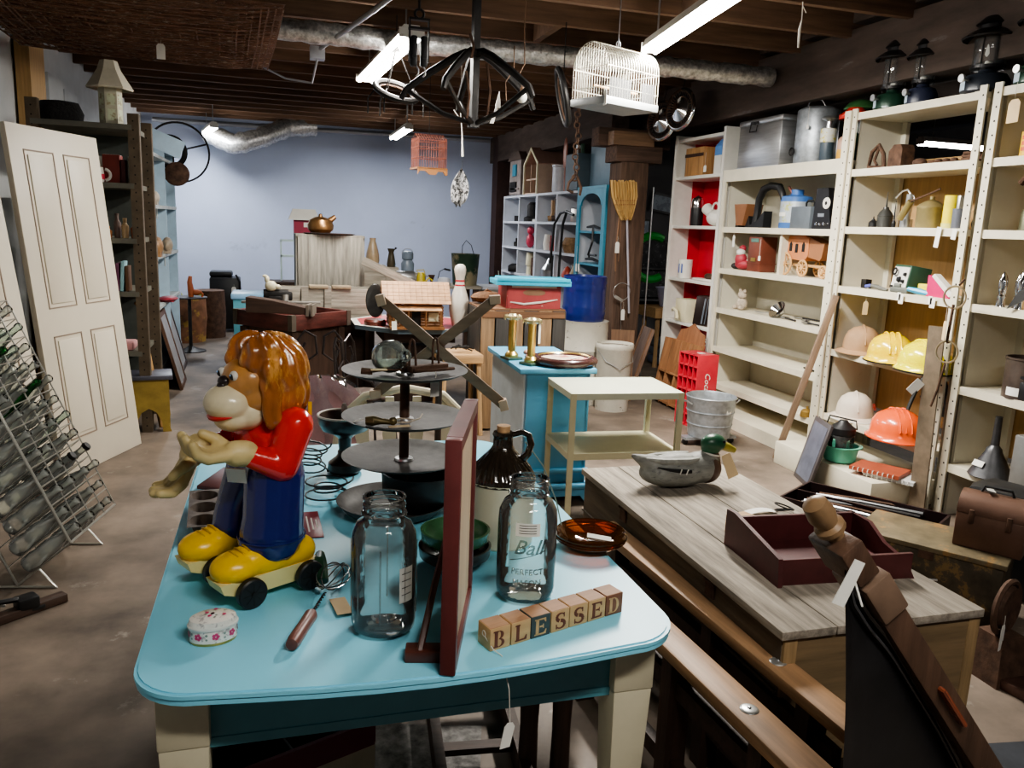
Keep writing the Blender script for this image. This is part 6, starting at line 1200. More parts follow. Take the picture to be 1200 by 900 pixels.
t = T('animal_trap', 'thin wire loop trap with white tag hanging low on the pillar', 'trap', (3.36, 7.58, 0)); g = G(); g.ring((0, -.02, 1.0), .09, .004, (0, 1, .1), 24); g.box((-.03, -.03, .93), (.1, .008, .03), rot=(0, .5, 0)); g.tube([(0, -.02, .9), (.02, -.02, .6)], .003, 5); O('wire_loop', g, m_steel, t); ptag(t, (.02, -.04, .9), .08, .04, .11)
# annex behind the pillar
t = T('picture_frame', 'small framed blue picture on the dim annex wall', 'picture', (4.85, 10.55, 1.65)); g = G(); g.box((0, 0, 0), (.42, .02, .26)); O('frame', g, m_black, t); g = G(); g.box((0, -.012, 0), (.36, .004, .2)); O('print', g, M('pale_blue_print', (.35, .42, .5), .5, col2=(.2, .24, .3), thr=.5, tscale=10), t)
t2 = dup(t, (5.25, 10.55, 2.0), None, 'tilted small framed picture higher on the dim annex wall'); t2.rotation_euler = (0, .15, 0)
g = G(); g.box((0, 0, 1.3), (2.6, .06, 2.6)); ST('wall_partition_annex', g, m_dkw).location = (5.2, 10.62, 0)
t = T('display_board', 'dark pegboard panel with small pale items on the annex wall', 'board', (5.0, 10.5, 0)); g = G(); g.box((0, 0, 1.1), (.9, .02, .8)); O('board', g, M('mottled_black', (.04, .04, .045), .7, var=.5, col2=(.16, .16, .16), thr=.6, tscale=20), t); g = G(); g.box((0, -.02, .66), (.9, .1, .03)); g.box((0, -.02, 1.1), (.9, .1, .02)); O('rails', g, m_dkw, t)
for x in (-.42, .42): g = G(); g.box((x, -.02, .35), (.05, .05, .7)); O('leg', g, m_wdkz, t)
t = T('work_table', 'orange-brown wooden table in the annex with a pale tub on it', 'table', (4.72, 8.95, 0)); g = G(); g.box((0, 0, .66), (.8, .5, .12)); O('tabletop', g, m_wpine, t)
for x in (-.33, .33):
    for y in (-.18, .18): g = G(); g.tube([(x, y, 0), (x, y, .2), (x, y, .6)], [.03, .024, .03], 10); O('leg', g, m_wpinez, t)
t = T('laundry_tub', 'pale lilac oval tub on the annex table', 'tub', (4.70, 8.95, .722)); g = pot([(0, 0), (.2, 0), (.25, .2), (.27, .23), (.24, .23), (.19, .02), (0, .02)], 32, sy=.7); O('tub_body', g, M('lilac_enamel', (.45, .44, .6), .4), t)
g = G(); g.tube(arc((0, 0, 0), .26, 60, 300, 16, 'xz'), .05, 8); S('green_hose', g, M('hose_green', (.02, .28, .04), .4), 'bright green coiled hose hanging behind the timber pillar', 'hose', (4.36, 9.0, 1.3))
t = T('blanket_stack', 'stack of folded blue-grey cloths under the annex table', 'cloth', (4.75, 8.95, 0))
for k in range(3): g = G(); g.box((0, 0, .06+.11*k), (.6, .34, .10), bev=.03); O('folded_cloth', g, M('denim_'+str(k), (.1+.02*k, .12+.02*k, .18), .9, var=.3), t)
# ================================================================ hanging from the ceiling
m_wire = M('wire_pale', (.6, .56, .46), .4, .5)
t = T('bird_cage', 'large arched pale wire birdcage with zinc tray hanging below the long lamp', 'birdcage', (2.09, 5.0, 2.36), 25)
g = G(); g.box((0, 0, .02), (.50, .30, .045), bev=.004); g.box((0, 0, .0), (.49, .29, .006)); O('base_tray', g, M('zinc_tray', (.42, .44, .45), .4, .4), t)
def archp(y, k=0): return [(-.0+.0, y, 0)]
g = G()
for j in range(21):
    x = -.24+.48*j/20; g.tube([(x, -.145, .04), (x, -.145, .22)]+[(x, -.145*math.cos(R(a)), .22+.15*math.sin(R(a))) for a in range(15, 180, 15)]+[(x, .145, .22), (x, .145, .04)], .0018, 4)
O('arched_wires', g, m_wire, t)
for x in (-.24, .24):
    g = G()
    for j in range(1, 14):
        y = -.145+.29*j/14; h = .22+.15*math.sqrt(max(0, 1-(y/.145)**2)); g.tube([(x, y, .04), (x, y, h)], .0018, 4)
    for z in (.1, .22): g.tube([(x, -.145, z), (x, .145, z)], .002, 4)
    O('end_wires', g, m_wire, t)
g = G()
for y in (-.145, .145):
    for z in (.1, .22): g.tube([(-.24, y, z), (.24, y, z)], .0025, 4)
for q in (60, 90, 120): g.tube([(-.24, -.145*math.cos(R(q)), .22+.15*math.sin(R(q))), (.24, -.145*math.cos(R(q)), .22+.15*math.sin(R(q)))], .002, 4)
O('cross_wires', g, m_wire, t)
for (x, w_) in ((-.12, .2), (.14, .12)): g = G(); g.box((x, -.147, .1), (w_, .002, .11)); O('seed_guard', g, m_clear, t)
g = G(); g.tube([(0, 0, .37), (0, 0, .72)], .004, 6); g.ring((0, 0, .39), .02, .003, (0, 1, 0), 12); O('hanging_chain', g, m_steel, t); ptag(t, (-.255, -.15, .1), .03, .06, .09, 60)
g = G(); g.tube([(-.2, 0, .12), (.2, 0, .12)], .007, 8); O('perch', g, m_wpine, t)
def hubcap(loc, lab, rz):
    t = T('hubcap', lab, 'hubcap', loc, rz, rot=(0, R(-86), R(rz)))
    g = G(); g.lathe([(0, .05), (.02, .045), (.10, .012), (.12, .008), (.165, .018), (.19, .012), (.195, 0)], (0, 0, 0), 48); O('disc', g, m_chrome, t, smooth=60)
    g = G()
    for k in range(36): a = k*PI/18; g.box((.14*math.cos(a), .14*math.sin(a), .016), (.036, .009, .004), rot=(0, 0, a))
    O('slots', g, m_dark, t); g = G(); g.box((.08, .0, .03), (.045, .04, .002), rot=(0, .35, .5)); O('price_sticker', g, m_paper, t)
    g = G(); g.tube([(.19, 0, 0), (.30, 0, -.02)], .003, 4); O('wire', g, m_blackm, t)
hubcap((3.60, 7.42, 2.66), 'slotted chrome hubcap hanging on the beam, nearer the timber pillar', 20); hubcap((3.60, 7.05, 2.72), 'slotted chrome hubcap hanging on the beam, closer to the ice chest', 15)
t = T('bird_cage', 'small rust-red square wire birdcage hanging before the blue back wall', 'birdcage', (1.35, 7.5, 2.03), 8)
m_rw = M('rust_red_wire', (.22, .07, .045), .6, .3); g = G()
for j in range(12):
    q = -.13+.26*j/11
    g.tube([(q, -.11, .05), (q, -.11, .3), (q, 0, .36), (q, .11, .3), (q, .11, .05)], .0022, 4); g.tube([(-.13, q*.85, .05), (-.13, q*.85, .32)], .0022, 4); g.tube([(.13, q*.85, .05), (.13, q*.85, .32)], .0022, 4)
for z in (.05, .15, .24, .3): g.tube([(-.13, -.11, z), (.13, -.11, z), (.13, .11, z), (-.13, .11, z)], .004, 4, closed=True)
O('wire_bars', g, m_rw, t); g = G(); g.prism([(-.14, .06), (.14, .06), (.14, .0), (.12, 0), (.1, .03), (.05, .03), (.03, .0), (-.03, 0), (-.07, .03), (-.12, .03), (-.14, 0)], -.12, -.105, 'xz'); g.box((0, 0, .055), (.28, .24, .015)); O('scalloped_base', g, M('amber_wood', (.3, .13, .04), .4), t)
g = G(); g.tube([(0, 0, .36), (0, 0, 1.0)], .003, 4); O('hanging_wire', g, m_blackm, t)
t = T('newsprint_bag', 'black and white printed cloth hanging in a point beside the small birdcage', 'cloth', (1.60, 7.35, 1.80), -15)
def bag(u, v): 
    w_ = .11*math.sin(PI*min(1, v*1.15+.08))**.7*(1.0 if v > .1 else .6); return ((u-.5)*2*w_*.75+.03*v, .02*math.sin(u*9+v*5), .42*(v)-.02-.06*abs(u-.5))
g = G(); g.grid(bag, 12, 16); O('printed_cloth', g, M('newsprint', (.5, .5, .5), .8, var=.1, scale=30, col2=(.03, .03, .03), thr=.5, tscale=30), t); g = G(); g.tube([(.03, 0, .40), (.02, 0, .6), (0, 0, .78)], [.012, .006, .004], 6); g.tube([(.0, 0, .72), (-.06, 0, .80)], .004, 5); g.tube([(0, 0, .78), (0, 0, 1.22)], .002, 4); O('cloth_knot', g, m_paper, t)
# wagon hub / iron umbrella frame
t = T('iron_pot_rack', 'big black iron wheel frame with arched arms hanging from a square pole', 'iron frame', (1.24, 5.3, 2.24), 10)
g = G(); g.box((0, 0, .40), (.045, .045, .80)); g.box((0, 0, -.0), (.06, .06, .04)); O('centre_pole', g, m_blackm, t)
for k in range(5):
    a = R(8+72*k); g = G(); cx, sx_ = math.cos(a), math.sin(a)
    g.tube([(cx*r, sx_*r, z) for r, z in ((0, .43), (.06, .435), (.14, .40), (.30, .30), (.44, .20), (.47, .14))], [.03, .028, .026, .024, .022, .018], 8); O('arched_arm', g, m_blackm, t)
    g = G(); g.tube([(cx*.44, sx_*.44, .2), (cx*.2, sx_*.2, .06), (0, 0, .0)], .016, 6); O('lower_brace', g, m_blackm, t)
for (x, z0, z1) in ((-.09, .30, .02), (.05, .36, .04), (-.07, .52, .38)): g = G(); g.tube([(x, -.1, z1), (x+.01, -.11, (z0+z1)/2), (x-.012, -.1, z0)], .009, 6); O('hanging_iron', g, m_rust, t)
g = G(); g.prism([(.06, .0), (.085, .0), (.11, .10), (.13, .10), (.12, .2), (.095, .11), (.1, .11)], -.13, -.12, 'xz'); O('pale_arrow', g, M('pale_iron', (.45, .42, .38), .5), t)
t = T('light_bulb', 'bare white globe bulb hanging under the iron frame', 'light bulb', (1.50, 5.1, 2.40)); g = G(); g.ell((0, 0, 0), (.034, .034, .036), None, 3); O('globe', g, m_bulb, t); g = G(); g.tube([(0, 0, .03), (0, 0, .06)], .015, 8); g.tube([(0, 0, .06), (-.03, 0, .12), (.01, 0, .2), (0, 0, .4), (0, 0, .6)], .004, 5); g.tube([(-.1, 0, -.03), (-.11, 0, .08), (-.06, 0, .16), (-.06, 0, .3)], .004, 5); O('cord', g, m_wbrz, t)
for k, (x, y, z, r, n, lab) in enumerate(((1.98, 5.7, 2.52, .19, (1, -.25, .25), 'large dark iron ring hanging left of the birdcage'), (.83, 5.95, 2.5, .15, (.2, -.5, .9), 'dark iron hoop chandelier below the double-tube lamp'))):
    t = T('iron_ring', lab, 'iron ring', (x, y, z)); g = G(); g.ring((0, 0, 0), r, .022, n, 36, 8); O('ring', g, m_blackm, t); g = G(); g.ring((0, 0, -.01), r*.8, .006, n, 30); O('inner_ring', g, m_rust, t)
    g = G(); 
    for a in range(3 if k else 1): g.tube([(r*.9*math.cos(a*2.1)*(1 if k else 0), r*.5*math.sin(a*2.1)*(1 if k else 0), .0 if k else r), (0, 0, .3), (0, 0, .5)], .004, 5)
    O('suspension_wires', g, m_blackm, t)
    if k:
        for j in range(6): g = G(); a = j*1.05; g.tube([(r*math.cos(a), r*.5*math.sin(a), 0), (r*1.3*math.cos(a), r*.8*math.sin(a), -.06), (r*1.3*math.cos(a), r*.8*math.sin(a), -.16)], .006, 5); O('drop_arm', g, m_blackm, t)
t = T('hanging_chain', 'heavy rusty chain and hooks hanging in front of the beam above the cubby shelf', 'chain', (2.40, 6.5, 1.98)); g = G()
for k in range(14): g.ring((.01*math.sin(k), 0, .04+.042*k), .024, .007, ((1, 0, 0) if k % 2 else (0, 1, 0)), 12, 5)
g.tube([(0, 0, .6), (-.05, 0, .75), (-.15, 0, .85), (-.1, 0, 1.0)], .014, 6); O('chain_links', g, m_rust, t); 
g = G(); g.tube([(0, 0, .05), (-.05, 0, 0), (-.06, 0, -.06), (-.01, 0, -.08)], .012, 6); g.tube([(.02, 0, .05), (.06, 0, -.04), (.05, 0, -.1)], .012, 6); O('hooks', g, m_rust, t)
t = T('tackle_block', 'black double tackle block hanging beside the double-tube lamp', 'tackle block', (.82, 4.95, 2.47)); 
for x in (-.03, .03): g = G(); g.box((x, 0, .11), (.04, .05, .17), bev=.012); g.cyl((x, -.03, .08), (x, .03, .08), .012); O('sheave_block', g, m_black, t)
g = G(); g.box((-.055, 0, .17), (.006, .04, .24)); g.box((.055, 0, .17), (.006, .04, .24)); g.box((0, 0, .235), (.12, .045, .014)); g.box((0, 0, .285), (.12, .045, .012)); g.ring((0, 0, .315), .026, .008, (0, 1, 0), 14); g.tube([(0, 0, .34), (0, 0, .55)], .008, 6); O('strap_frame', g, m_blackm, t)
for x in (-.015, .025): g = G(); g.tube([(x, -.01, .03), (x+.012, -.01, .01), (x+.012, -.01, -.02), (x, -.01, -.03)], .005, 6); O('pale_hook', g, m_steel, t)
# rolled wire mesh slung under the joists
t = T('wire_mesh_roll', 'wide rusty wire-mesh mat slung under the joists at the upper left', 'wire mesh', (-.85, 5.95, 2.74), 3)
m_mesh = M('rusty_mesh', (.22, .115, .07), .7, .2, var=.6, scale=14, stretch=(1, 6, 6), bump=.6, col2=(.5, .42, .34), thr=.6, tscale=16)
g = G()
for j in range(58):
    y = -.9+2.0*j/57; g.tube([(-.85, y, .03+.02*math.sin(j)), (-.4, y+.01*math.sin(j*2), .0+.02*math.sin(j*1.7)), (.1, y, -.01+.01*math.cos(j)), (.6, y, .0+.015*math.sin(j*2.2)), (.87, y, .04)], .006, 4)
for j in range(44):
    x = -.85+1.72*j/43; g.tube([(x, -.92, .02), (x+.01*math.sin(j*3), 0, .012*math.sin(j*2)), (x, 1.12, .02)], .0055, 4)
O('mesh_wires', g, m_mesh, t, smooth=0); g = G()
g.grid(lambda u, v: (-.86+1.74*u, -.92+2.04*v, .045+.015*math.sin(u*40)*math.sin(v*30)), 60, 40); O('packed_layers', g, m_mesh, t)
t = T('hanging_tag', 'tan price tag hanging on a string from the joists above the dark shelf', 'tag', (-.72, 6.2, 2.78)); ptag(t, (0, 0, 0), .07, .055, .10, 0)
t = T('hanging_string', 'knotted pale string hanging from the ceiling above the middle shelves', 'string', (3.05, 4.5, 2.99)); g = G(); g.tube([(0, 0, 0), (.005, 0, -.1), (-.004, 0, -.16), (0, 0, -.26)], [.003, .003, .009, .006], 6); g.tube([(0, 0, -.02), (.03, 0, -.06)], .003, 5); O('string', g, m_string, t)
g = G(); g.box((0, 0, 0), (.22, .9, .035)); S('fascia_board', g, m_white, 'short pale board fixed to the joists in the upper left corner', 'board', (-1.52, 6.7, 2.98), -12)
g = G(); g.ring((0, 0, 0), .29, .01, (0, 1, 0), 40); g.ring((-.08, 0, 0), .14, .028, (0, 1, 0), 30)
for a in (20, 140, 260): g.tube([(-.05, 0, 0), (.28*math.cos(R(a)), 0, .28*math.sin(R(a)))], .009, 5)
S('wagon_wheel', g, m_blackm, 'spoked black iron wheel hanging by the left shelf before the back wall', 'wheel', (-.92, 9.0, 2.2), 8)
S('frying_pan', G().lathe([(0, 0), (.11, 0), (.12, .015), (.1, .03), (0, .035)], (0, 0, 0), 24, rot=(R(80), 0, 0)), m_rust, 'dark round pan hanging under the iron wheel', 'pan', (-.93, 8.9, 1.98))
S('blue_board', G().box((0, 0, 0), (.42, .04, .16), rot=(0, R(22), 0)), m_pb, 'pale blue board sticking out beside the iron wheel', 'board', (-1.0, 8.2, 2.24))

# ================================================================ left side shelves and floor
def ls_(x, y, z): return (-1.25+x, 6.3+y, z+.007)
t = T('paper_lantern', 'cream pagoda-roofed paper lantern with printed panes standing on the dark shelf', 'lantern', ls_(.17, .1, 2.18), 12)
g = G(); g.prism([(.075*math.cos(R(60*k)), .075*math.sin(R(60*k))) for k in range(6)], 0, .24); O('body', g, M('lantern_paper', (.45, .43, .32), .6, var=.15), t, smooth=0)
g = G(); g.lathe([(.145, .23), (.15, .24), (.075, .36), (.055, .42), (0, .42)], (0, 0, 0), 6); O('pagoda_roof', g, M('lantern_roof', (.5, .46, .36), .6), t, smooth=0)
for k in range(6):
    a = R(30+60*k); g = G()
    for z in (.06, .16): g.box((.0655*math.cos(a), .0655*math.sin(a), z), (.002, .05, .075), rot=(0, 0, a))
    O('pane', g, M('pane_green', (.5, .55, .38), .5, col2=(.3, .25, .15), thr=.55, tscale=16), t)
S('wire_coil_bundle', G().lathe([(.0, 0), (.14, 0), (.15, .06), (.12, .13), (.05, .14), (0, .14)], (0, 0, 0), 22), M('black_fuzz', (.02, .02, .02), .95, var=.5, scale=60, bump=1), 'dark matted bundle on top of the leaning door corner', 'bundle', (-1.42, 6.5, 2.19))
g = G(); g.lathe([(0, 0), (.05, 0), (.058, .02), (.05, .10), (.047, .10), (.045, .02), (0, .02)], (0, 0, 0), 24); t = T('santa_mug', 'red and white printed mug with a big white handle on the dark shelf', 'mug', ls_(.06, .05, 1.785)); t.name = 'china_mug'; O('mug_body', g, m_white, t); g = pot([(.0585, .018), (.0575, .055)]); O('red_print', g, M('mug_red', (.55, .05, .08), .4), t); g = G(); g.tube(arc((.055, 0, .05), .038, -80, 80, 8), .011, 8); O('handle', g, m_white, t)
t = T('greeting_card', 'small cream card standing behind the printed mug', 'card', ls_(.06, .12, 1.785)); g = G(); g.box((0, 0, .09), (.08, .003, .18)); O('card', g, m_paper, t)
for k, (c, h, w_, lab) in enumerate((((.2, .03, .02), .19, .11, 'dark red cloth-bound book beside the mug'), ((.3, .28, .22), .18, .02, 'thin grey book at the end of the mug shelf'), ((.12, .03, .03), .16, .03, 'narrow maroon book between the red and the grey books'))):
    x = (.16, .275, .235)[k]; g = G(); g.box((x, .12, h/2), (w_, .13, h), bev=.003); g.mat(1).box((x, .12, h/2), (w_-.006, .122, h+.002)); S('book', g, [M('book'+str(k), c, .6), m_paper], lab, 'book', ls_(0, 0, 1.785), group='books on the mug shelf')
cols = ((.4, .25, .1), (.2, .1, .05), (.6, .5, .4), (.5, .45, .42), (.35, .15, .06), (.15, .1, .08), (.5, .35, .2), (.55, .2, .1))
nm = ('honey-brown', 'dark brown', 'cream', 'pale grey', 'rust-brown', 'blackish', 'tan', 'orange')
for k in range(8):
    x = -.1+.055*k; h = .08+.03*((k*7) % 4); g = pot([(0, 0), (.022, 0), (.026, h*.6), (.012, h*.75), (.014, h), (0, h)], 14); S('small_bottle', g, M('knick'+str(k), cols[k], .35, coat=.3), nm[k]+' little bottle in the row on the second dark shelf', 'bottle', ls_(x, .05+.03*(k % 2), 1.405), group='little bottles on the second dark shelf')
t = T('tin_pail', 'tan square tin with a wire handle at the left of the bottle row', 'tin', ls_(-.03, -.0, 1.405)); t.location.y -= .0; g = G(); g.box((0, .02, .05), (.07, .04, .1)); O('tin_body', g, m_tan, t); g = G(); g.tube([(-.06, 0, .0), (-.06, 0, .26), (-.02, 0, .28), (.02, 0, .26), (.025, 0, .1)], .006, 6); O('wire_handle', g, M('olive_wire', (.25, .25, .12), .4), t)
for k in range(7):
    c = ((.05, .12, .4), (.3, .6, .5), (.1, .1, .12), (.55, .5, .4), (.15, .05, .1), (.3, .5, .55), (.12, .06, .03))[k]; n2 = ('royal blue', 'mint green', 'charcoal', 'cream', 'plum', 'aqua', 'dark brown')[k]
    g = G(); g.box((.0, 0, .09+.008*(k % 3)), (.022, .14, .18+.016*(k % 3)), rot=(0, R(4*(k % 2)), 0), bev=.002); S('book', g, M('bk2'+str(k), c, .6), n2+' book standing on the third dark shelf', 'book', ls_(.05+.03*k, .08, 1.03), group='books on the third dark shelf')
t = T('magazine_stack', 'folded pink cloth on the lowest visible dark shelf', 'cloth', ls_(.1, .12, .6)); g = G(); g.box((0, 0, .03), (.3, .2, .06), bev=.015); O('folded_cloth', g, M('pink_cloth', (.5, .25, .25), .9), t); t.name = 'folded_cloth'
t = T('louvre_panel', 'narrow cream louvred panel between the door and the dark shelf', 'panel', (-1.12, 6.2, 0), 0, rot=(R(-3), R(-1.5), 0)); g = G(); g.box((0, 0, .75), (.10, .02, 1.45)); g.box((-.03, -.012, .75), (.015, .01, 1.45)); g.box((.03, -.012, .75), (.015, .01, 1.45)); g.box((0, -.014, 1.0), (.1, .012, .02)); O('panel', g, m_cart, t)
g = G(); g.cyl((-.05, 0, 0), (-.20, .18, .92), .02, .02, seg=10); g.ell((-.2, .18, .92), (.03, .03, .02)); t = S('wooden_cane', g, wood('honey_cane', (.4, .22, .08), 'z'), 'honey-coloured wooden pole leaning against the dark shelf', 'pole', (-.80, 6.45, .0))
t = T('footstool', 'mustard-painted bench stool with dark slate top and cut-out legs', 'stool', (-.93, 6.42, 0), 8)
m_mus = M('mustard_paint', (.3, .21, .05), .5, var=.25, col2=(.1, .06, .03), thr=.68, tscale=14)
g = G(); g.box((0, 0, .41), (.34, .30, .03), bev=.004); O('seat', g, M('slate_seat', (.07, .07, .09), .4), t)
g = G(); g.box((0, -.12, .35), (.28, .02, .1)); g.box((0, .12, .35), (.28, .02, .1)); O('apron', g, m_mus, t)
for x in (-.13, .13):
    pl = [(-.13, 0), (-.07, 0), (-.065, .08), (-.05, .14), (0, .17), (.05, .14), (.065, .08), (.07, 0), (.13, 0), (.115, .06), (.13, .13), (.12, .40), (-.12, .40), (-.13, .13), (-.115, .06)]
    g = G(); g.prism(pl, x-.012, x+.012, 'yz'); O('end_board', g, m_mus, t, smooth=0)
g = G(); g.prism([(-.15, 0), (-.09, 0), (-.085, .08), (-.05, .15), (0, .18), (.05, .15), (.085, .08), (.09, 0), (.15, 0), (.13, .06), (.145, .13), (.13, .38), (-.13, .38), (-.145, .13), (-.13, .06)], -.135, -.125, 'xz'); O('front_cutout_board', g, m_mus, t, smooth=0)
for k, (x, y, h, w_, lab, c) in enumerate(((-.86, 8.1, .72, .5, 'brown framed picture leaning outermost against the left shelving', (.12, .06, .035)), (-.92, 8.5, .8, .55, 'white framed picture in the middle of the leaning frames', (.5, .5, .48)), (-.94, 9.0, .74, .6, 'dark framed picture leaning furthest back', (.06, .035, .03)))):
    t = T('picture_frame', lab, 'picture', (x, y, 0), 0, rot=(0, R(-14), R(2)), group='framed pictures leaning at the left'); g = G(); g.box((.0, -w_/2, h/2), (.025, .04, h)); g.box((0, w_/2, h/2), (.025, .04, h)); g.box((0, 0, .02), (.025, w_, .04)); g.box((0, 0, h-.02), (.025, w_, .04)); O('frame', g, M('lf'+str(k), c, .5), t); g = G(); g.box((0, 0, h/2), (.008, w_-.04, h-.04)); O('print', g, M('grey_print', (.35, .35, .36), .3, var=.3), t)
# curios on the pale shelving edge
for k, (y, z, c, dm, lab, n_) in enumerate(((7.3, 1.665, (.3, .2, .1), (.06, .08, .08), 'brown carved curio on the pale shelving upper board', 'carved_curio'), (7.7, 1.665, (.4, .35, .28), (.05, .07, .06), 'pale stone curio on the pale shelving upper board', 'stone_curio'), (7.4, 1.215, (.05, .08, .3), (.05, .05, .08), 'dark blue jar on the pale shelving middle board', 'blue_jar'), (7.8, 1.215, (.3, .17, .08), (.05, .09, .09), 'wooden curio on the pale shelving middle board', 'wooden_curio'), (8.5, 1.215, (.35, .28, .2), (.05, .1, .08), 'tan curio further along the pale shelving middle board', 'tan_curio'), (8.4, .765, (.35, .04, .06), (.09, .16, .025), 'flat dark red box on the pale shelving low board', 'flat_box'), (7.5, .765, (.12, .3, .1), (.03, .05, .12), 'green tall tin on the pale shelving low board', 'green_tin'))):
    g = G(); g.ell((0, 0, dm[2]), dm); g.box((0, 0, dm[2]*.6), (dm[0]*1.3, dm[1]*1.3, dm[2]*1.2)); S(n_, g, M('cur'+str(k), c, .5, var=.3), lab, 'curio', (-1.0, y, z))
for k, (y, z, q) in enumerate(((7.35, 1.62, 'upper'), (7.55, 1.18, 'middle'), (8.3, 1.18, 'further middle'), (7.9, 1.62, 'further upper'))):
    g = G(); g.box((0, 0, -.05), (.002, .04, .09), rot=(0, 0, .3)); O('price_tag', g, m_paper, lb, (.445, y-8.1, z+.02))
# barrels, pedestal table, black bin
t = T('wooden_keg', 'rusty brown round keg with greenery in it behind the pedestal table', 'keg', (-1.12, 11.0, 0)); g = pot([(0, 0), (.24, 0), (.26, .25), (.27, .3), (.255, .55), (.24, .55), (.24, .4), (0, .4)], 30); O('keg_body', g, M('rust_keg', (.22, .1, .05), .7, var=.4, col2=(.4, .25, .06), thr=.58, tscale=6), t)
g = G()
for k in range(16): a = k*2.4; g.tube([(.1*math.cos(a), .1*math.sin(a), .42), (.15*math.cos(a), .15*math.sin(a), .56), (.22*math.cos(a), .22*math.sin(a), .60)], [.01, .012, .002], 5)
O('dry_foliage', g, M('yellow_green', (.3, .35, .05), .7), t)
t = T('metal_keg', 'dark brown round keg right of the rusty one', 'keg', (-.86, 11.4, 0)); g = pot([(0, 0), (.2, 0), (.215, .3), (.2, .62), (.18, .62), (0, .6)], 28); O('keg_body', g, m_rust, t)
t = T('pedestal_table', 'small black round pedestal table in the far aisle', 'table', (-.98, 10.15, 0)); g = pot([(0, .63), (.2, .63), (.2, .645), (0, .645)], 32); O('tabletop', g, m_blackm, t); g = G(); g.cyl((0, 0, .02), (0, 0, .63), .02); O('pole', g, m_blackm, t); g = pot([(.17, 0), (.17, .01), (.06, .04), (.02, .07)], 32); O('foot', g, m_blackm, t)
t = T('ceramic_boot', 'orange-red carved figure standing on the pedestal table', 'figurine', (-.96, 10.15, .646)); g = G(); g.tube([(0, 0, 0), (0, 0, .08), (-.01, 0, .17), (.0, 0, .24)], [.03, .035, .028, .02], 8); g.ell((.06, 0, .05), (.06, .03, .035)); g.tube([(.1, 0, .07), (.13, 0, .03), (.12, 0, 0)], .014, 6); O('figure_body', g, M('terracotta', (.45, .12, .04), .5), t); t.name = 'carved_figure'
t = T('black_case', 'tall black wheeled case with a tag at the end of the aisle', 'case', (-.68, 12.0, 0)); g = G(); g.box((0, 0, .40), (.40, .35, .72), bev=.03); g.box((-.05, 0, .80), (.3, .3, .08), bev=.03); O('case_body', g, m_black, t); g = G(); g.tube([(.2, 0, .1), (.35, -.1, .05), (.55, -.2, .03)], [.03, .03, .015], 8); g.tube([(.15, -.18, .8), (.2, -.18, .7), (.2, -.18, .3)], .015, 6); O('strap', g, m_black, t); ptag(t, (.12, -.19, .66), .03, .06, .12)

# ================================================================ bottle rack
ang0 = 11
rk = T('bottle_rack', 'tilted silver wire rack packed with glass soda bottles at the left', 'rack', (-1.08, 3.66, 0), -ang0)
D_ = V((.76, 0, .65)); U_ = V((-.40, 0, .92)); W_ = V((0, 1, 0))
m_rw2 = M('rack_wire', (.45, .44, .4), .35, .7)
def rp(a, b, c): return D_*a+W_*b+U_*c+V((0, 0, .012))
NR, NC, SP = 12, 4, .088
g = G()
for j in range(NC+1):
    for a in (0, .30): g.tube([rp(a, j*SP*1.36, 0), rp(a, j*SP*1.36, NR*SP)], .0035, 5)
for i in range(NR+1):
    for a in (0, .30): g.tube([rp(a, 0, i*SP), rp(a, NC*SP*1.36, i*SP)], .003, 5)
O('face_grid', g, m_rw2, rk)
g = G()
for i in range(NR+1):
    for j in range(NC+1): 
        if (i+j) % 1 == 0: g.tube([rp(0, j*SP*1.36, i*SP), rp(.30, j*SP*1.36, i*SP)], .0026, 4)
O('cradle_wires', g, m_rw2, rk)
g = G(); g.tube([rp(0, 0, 0), rp(0, 0, NR*SP)], .006, 6); g.tube([rp(.30, 0, 0), rp(.30, 0, NR*SP)], .006, 6); g.tube([rp(0, 0, 0), rp(.30, 0, 0), rp(.30, NC*SP*1.36, 0), rp(0, NC*SP*1.36, 0)], .006, 6, closed=True); O('outer_frame', g, m_rw2, rk)
for y in (0, NC*SP*1.36): g = G(); g.tube([rp(.12, y, 0), (.16, y, .006), (-.1, y, .006)], .005, 6); O('prop_leg', g, m_rw2, rk)
bp = [(r*1.3, z*1.18) for r, z in [(0, .0), (.026, 0), (.031, .006), (.031, .045), (.027, .07), (.030, .10), (.028, .13), (.018, .165), (.0125, .195), (.012, .225), (.0145, .23), (.0145, .24), (.011, .245)]]
def bottle_mesh(mat, cap=False, liquid=False, label=False):
    t = T('soda_bottle', 'x', 'bottle', (0, 0, -5)); g = G(); g.lathe(bp, (0, 0, 0), 16); O('bottle_glass', g, mat, t, smooth=60)
    if liquid: g = G(); g.lathe([(0, .003)]+[(r*.93, z) for r, z in bp[2:9]]+[(0, .225)], (0, 0, 0), 14); O('dark_cola', g, m_cola, t)
    if cap: g = G(); g.lathe([(.021, .28), (.022, .285), (.018, .296), (0, .297)], (0, 0, 0), 14); O('crown_cap', g, m_blackm, t)
    if label: 
        g = G(); g.grid(lambda u, v: (.0385*math.cos((u-.5)*1.6-1.3), .0385*math.sin((u-.5)*1.6-1.3), .095+.04*v), 6, 1); O('red_label', g, M('bottle_label', (.55, .08, .07), .5, col2=(.6, .55, .5), thr=.54, tscale=60), t)
    return t
kinds = {'c': ('clear glass', bottle_mesh(m_bott)), 'g': ('green glass', bottle_mesh(m_ggreen)), 'a': ('pale aqua glass', bottle_mesh(m_gpale)), 'k': ('capped dark cola', bottle_mesh(m_bott, True, True, True)), 'l': ('red-labelled clear', bottle_mesh(m_bott, False, False, True))}
lay = ['cccc', 'cccc', 'clcc', 'cckk', 'cccc', 'ccla', 'lccc', 'ccgc', 'cclc', 'cgac', 'ccaa', 'ckcc']
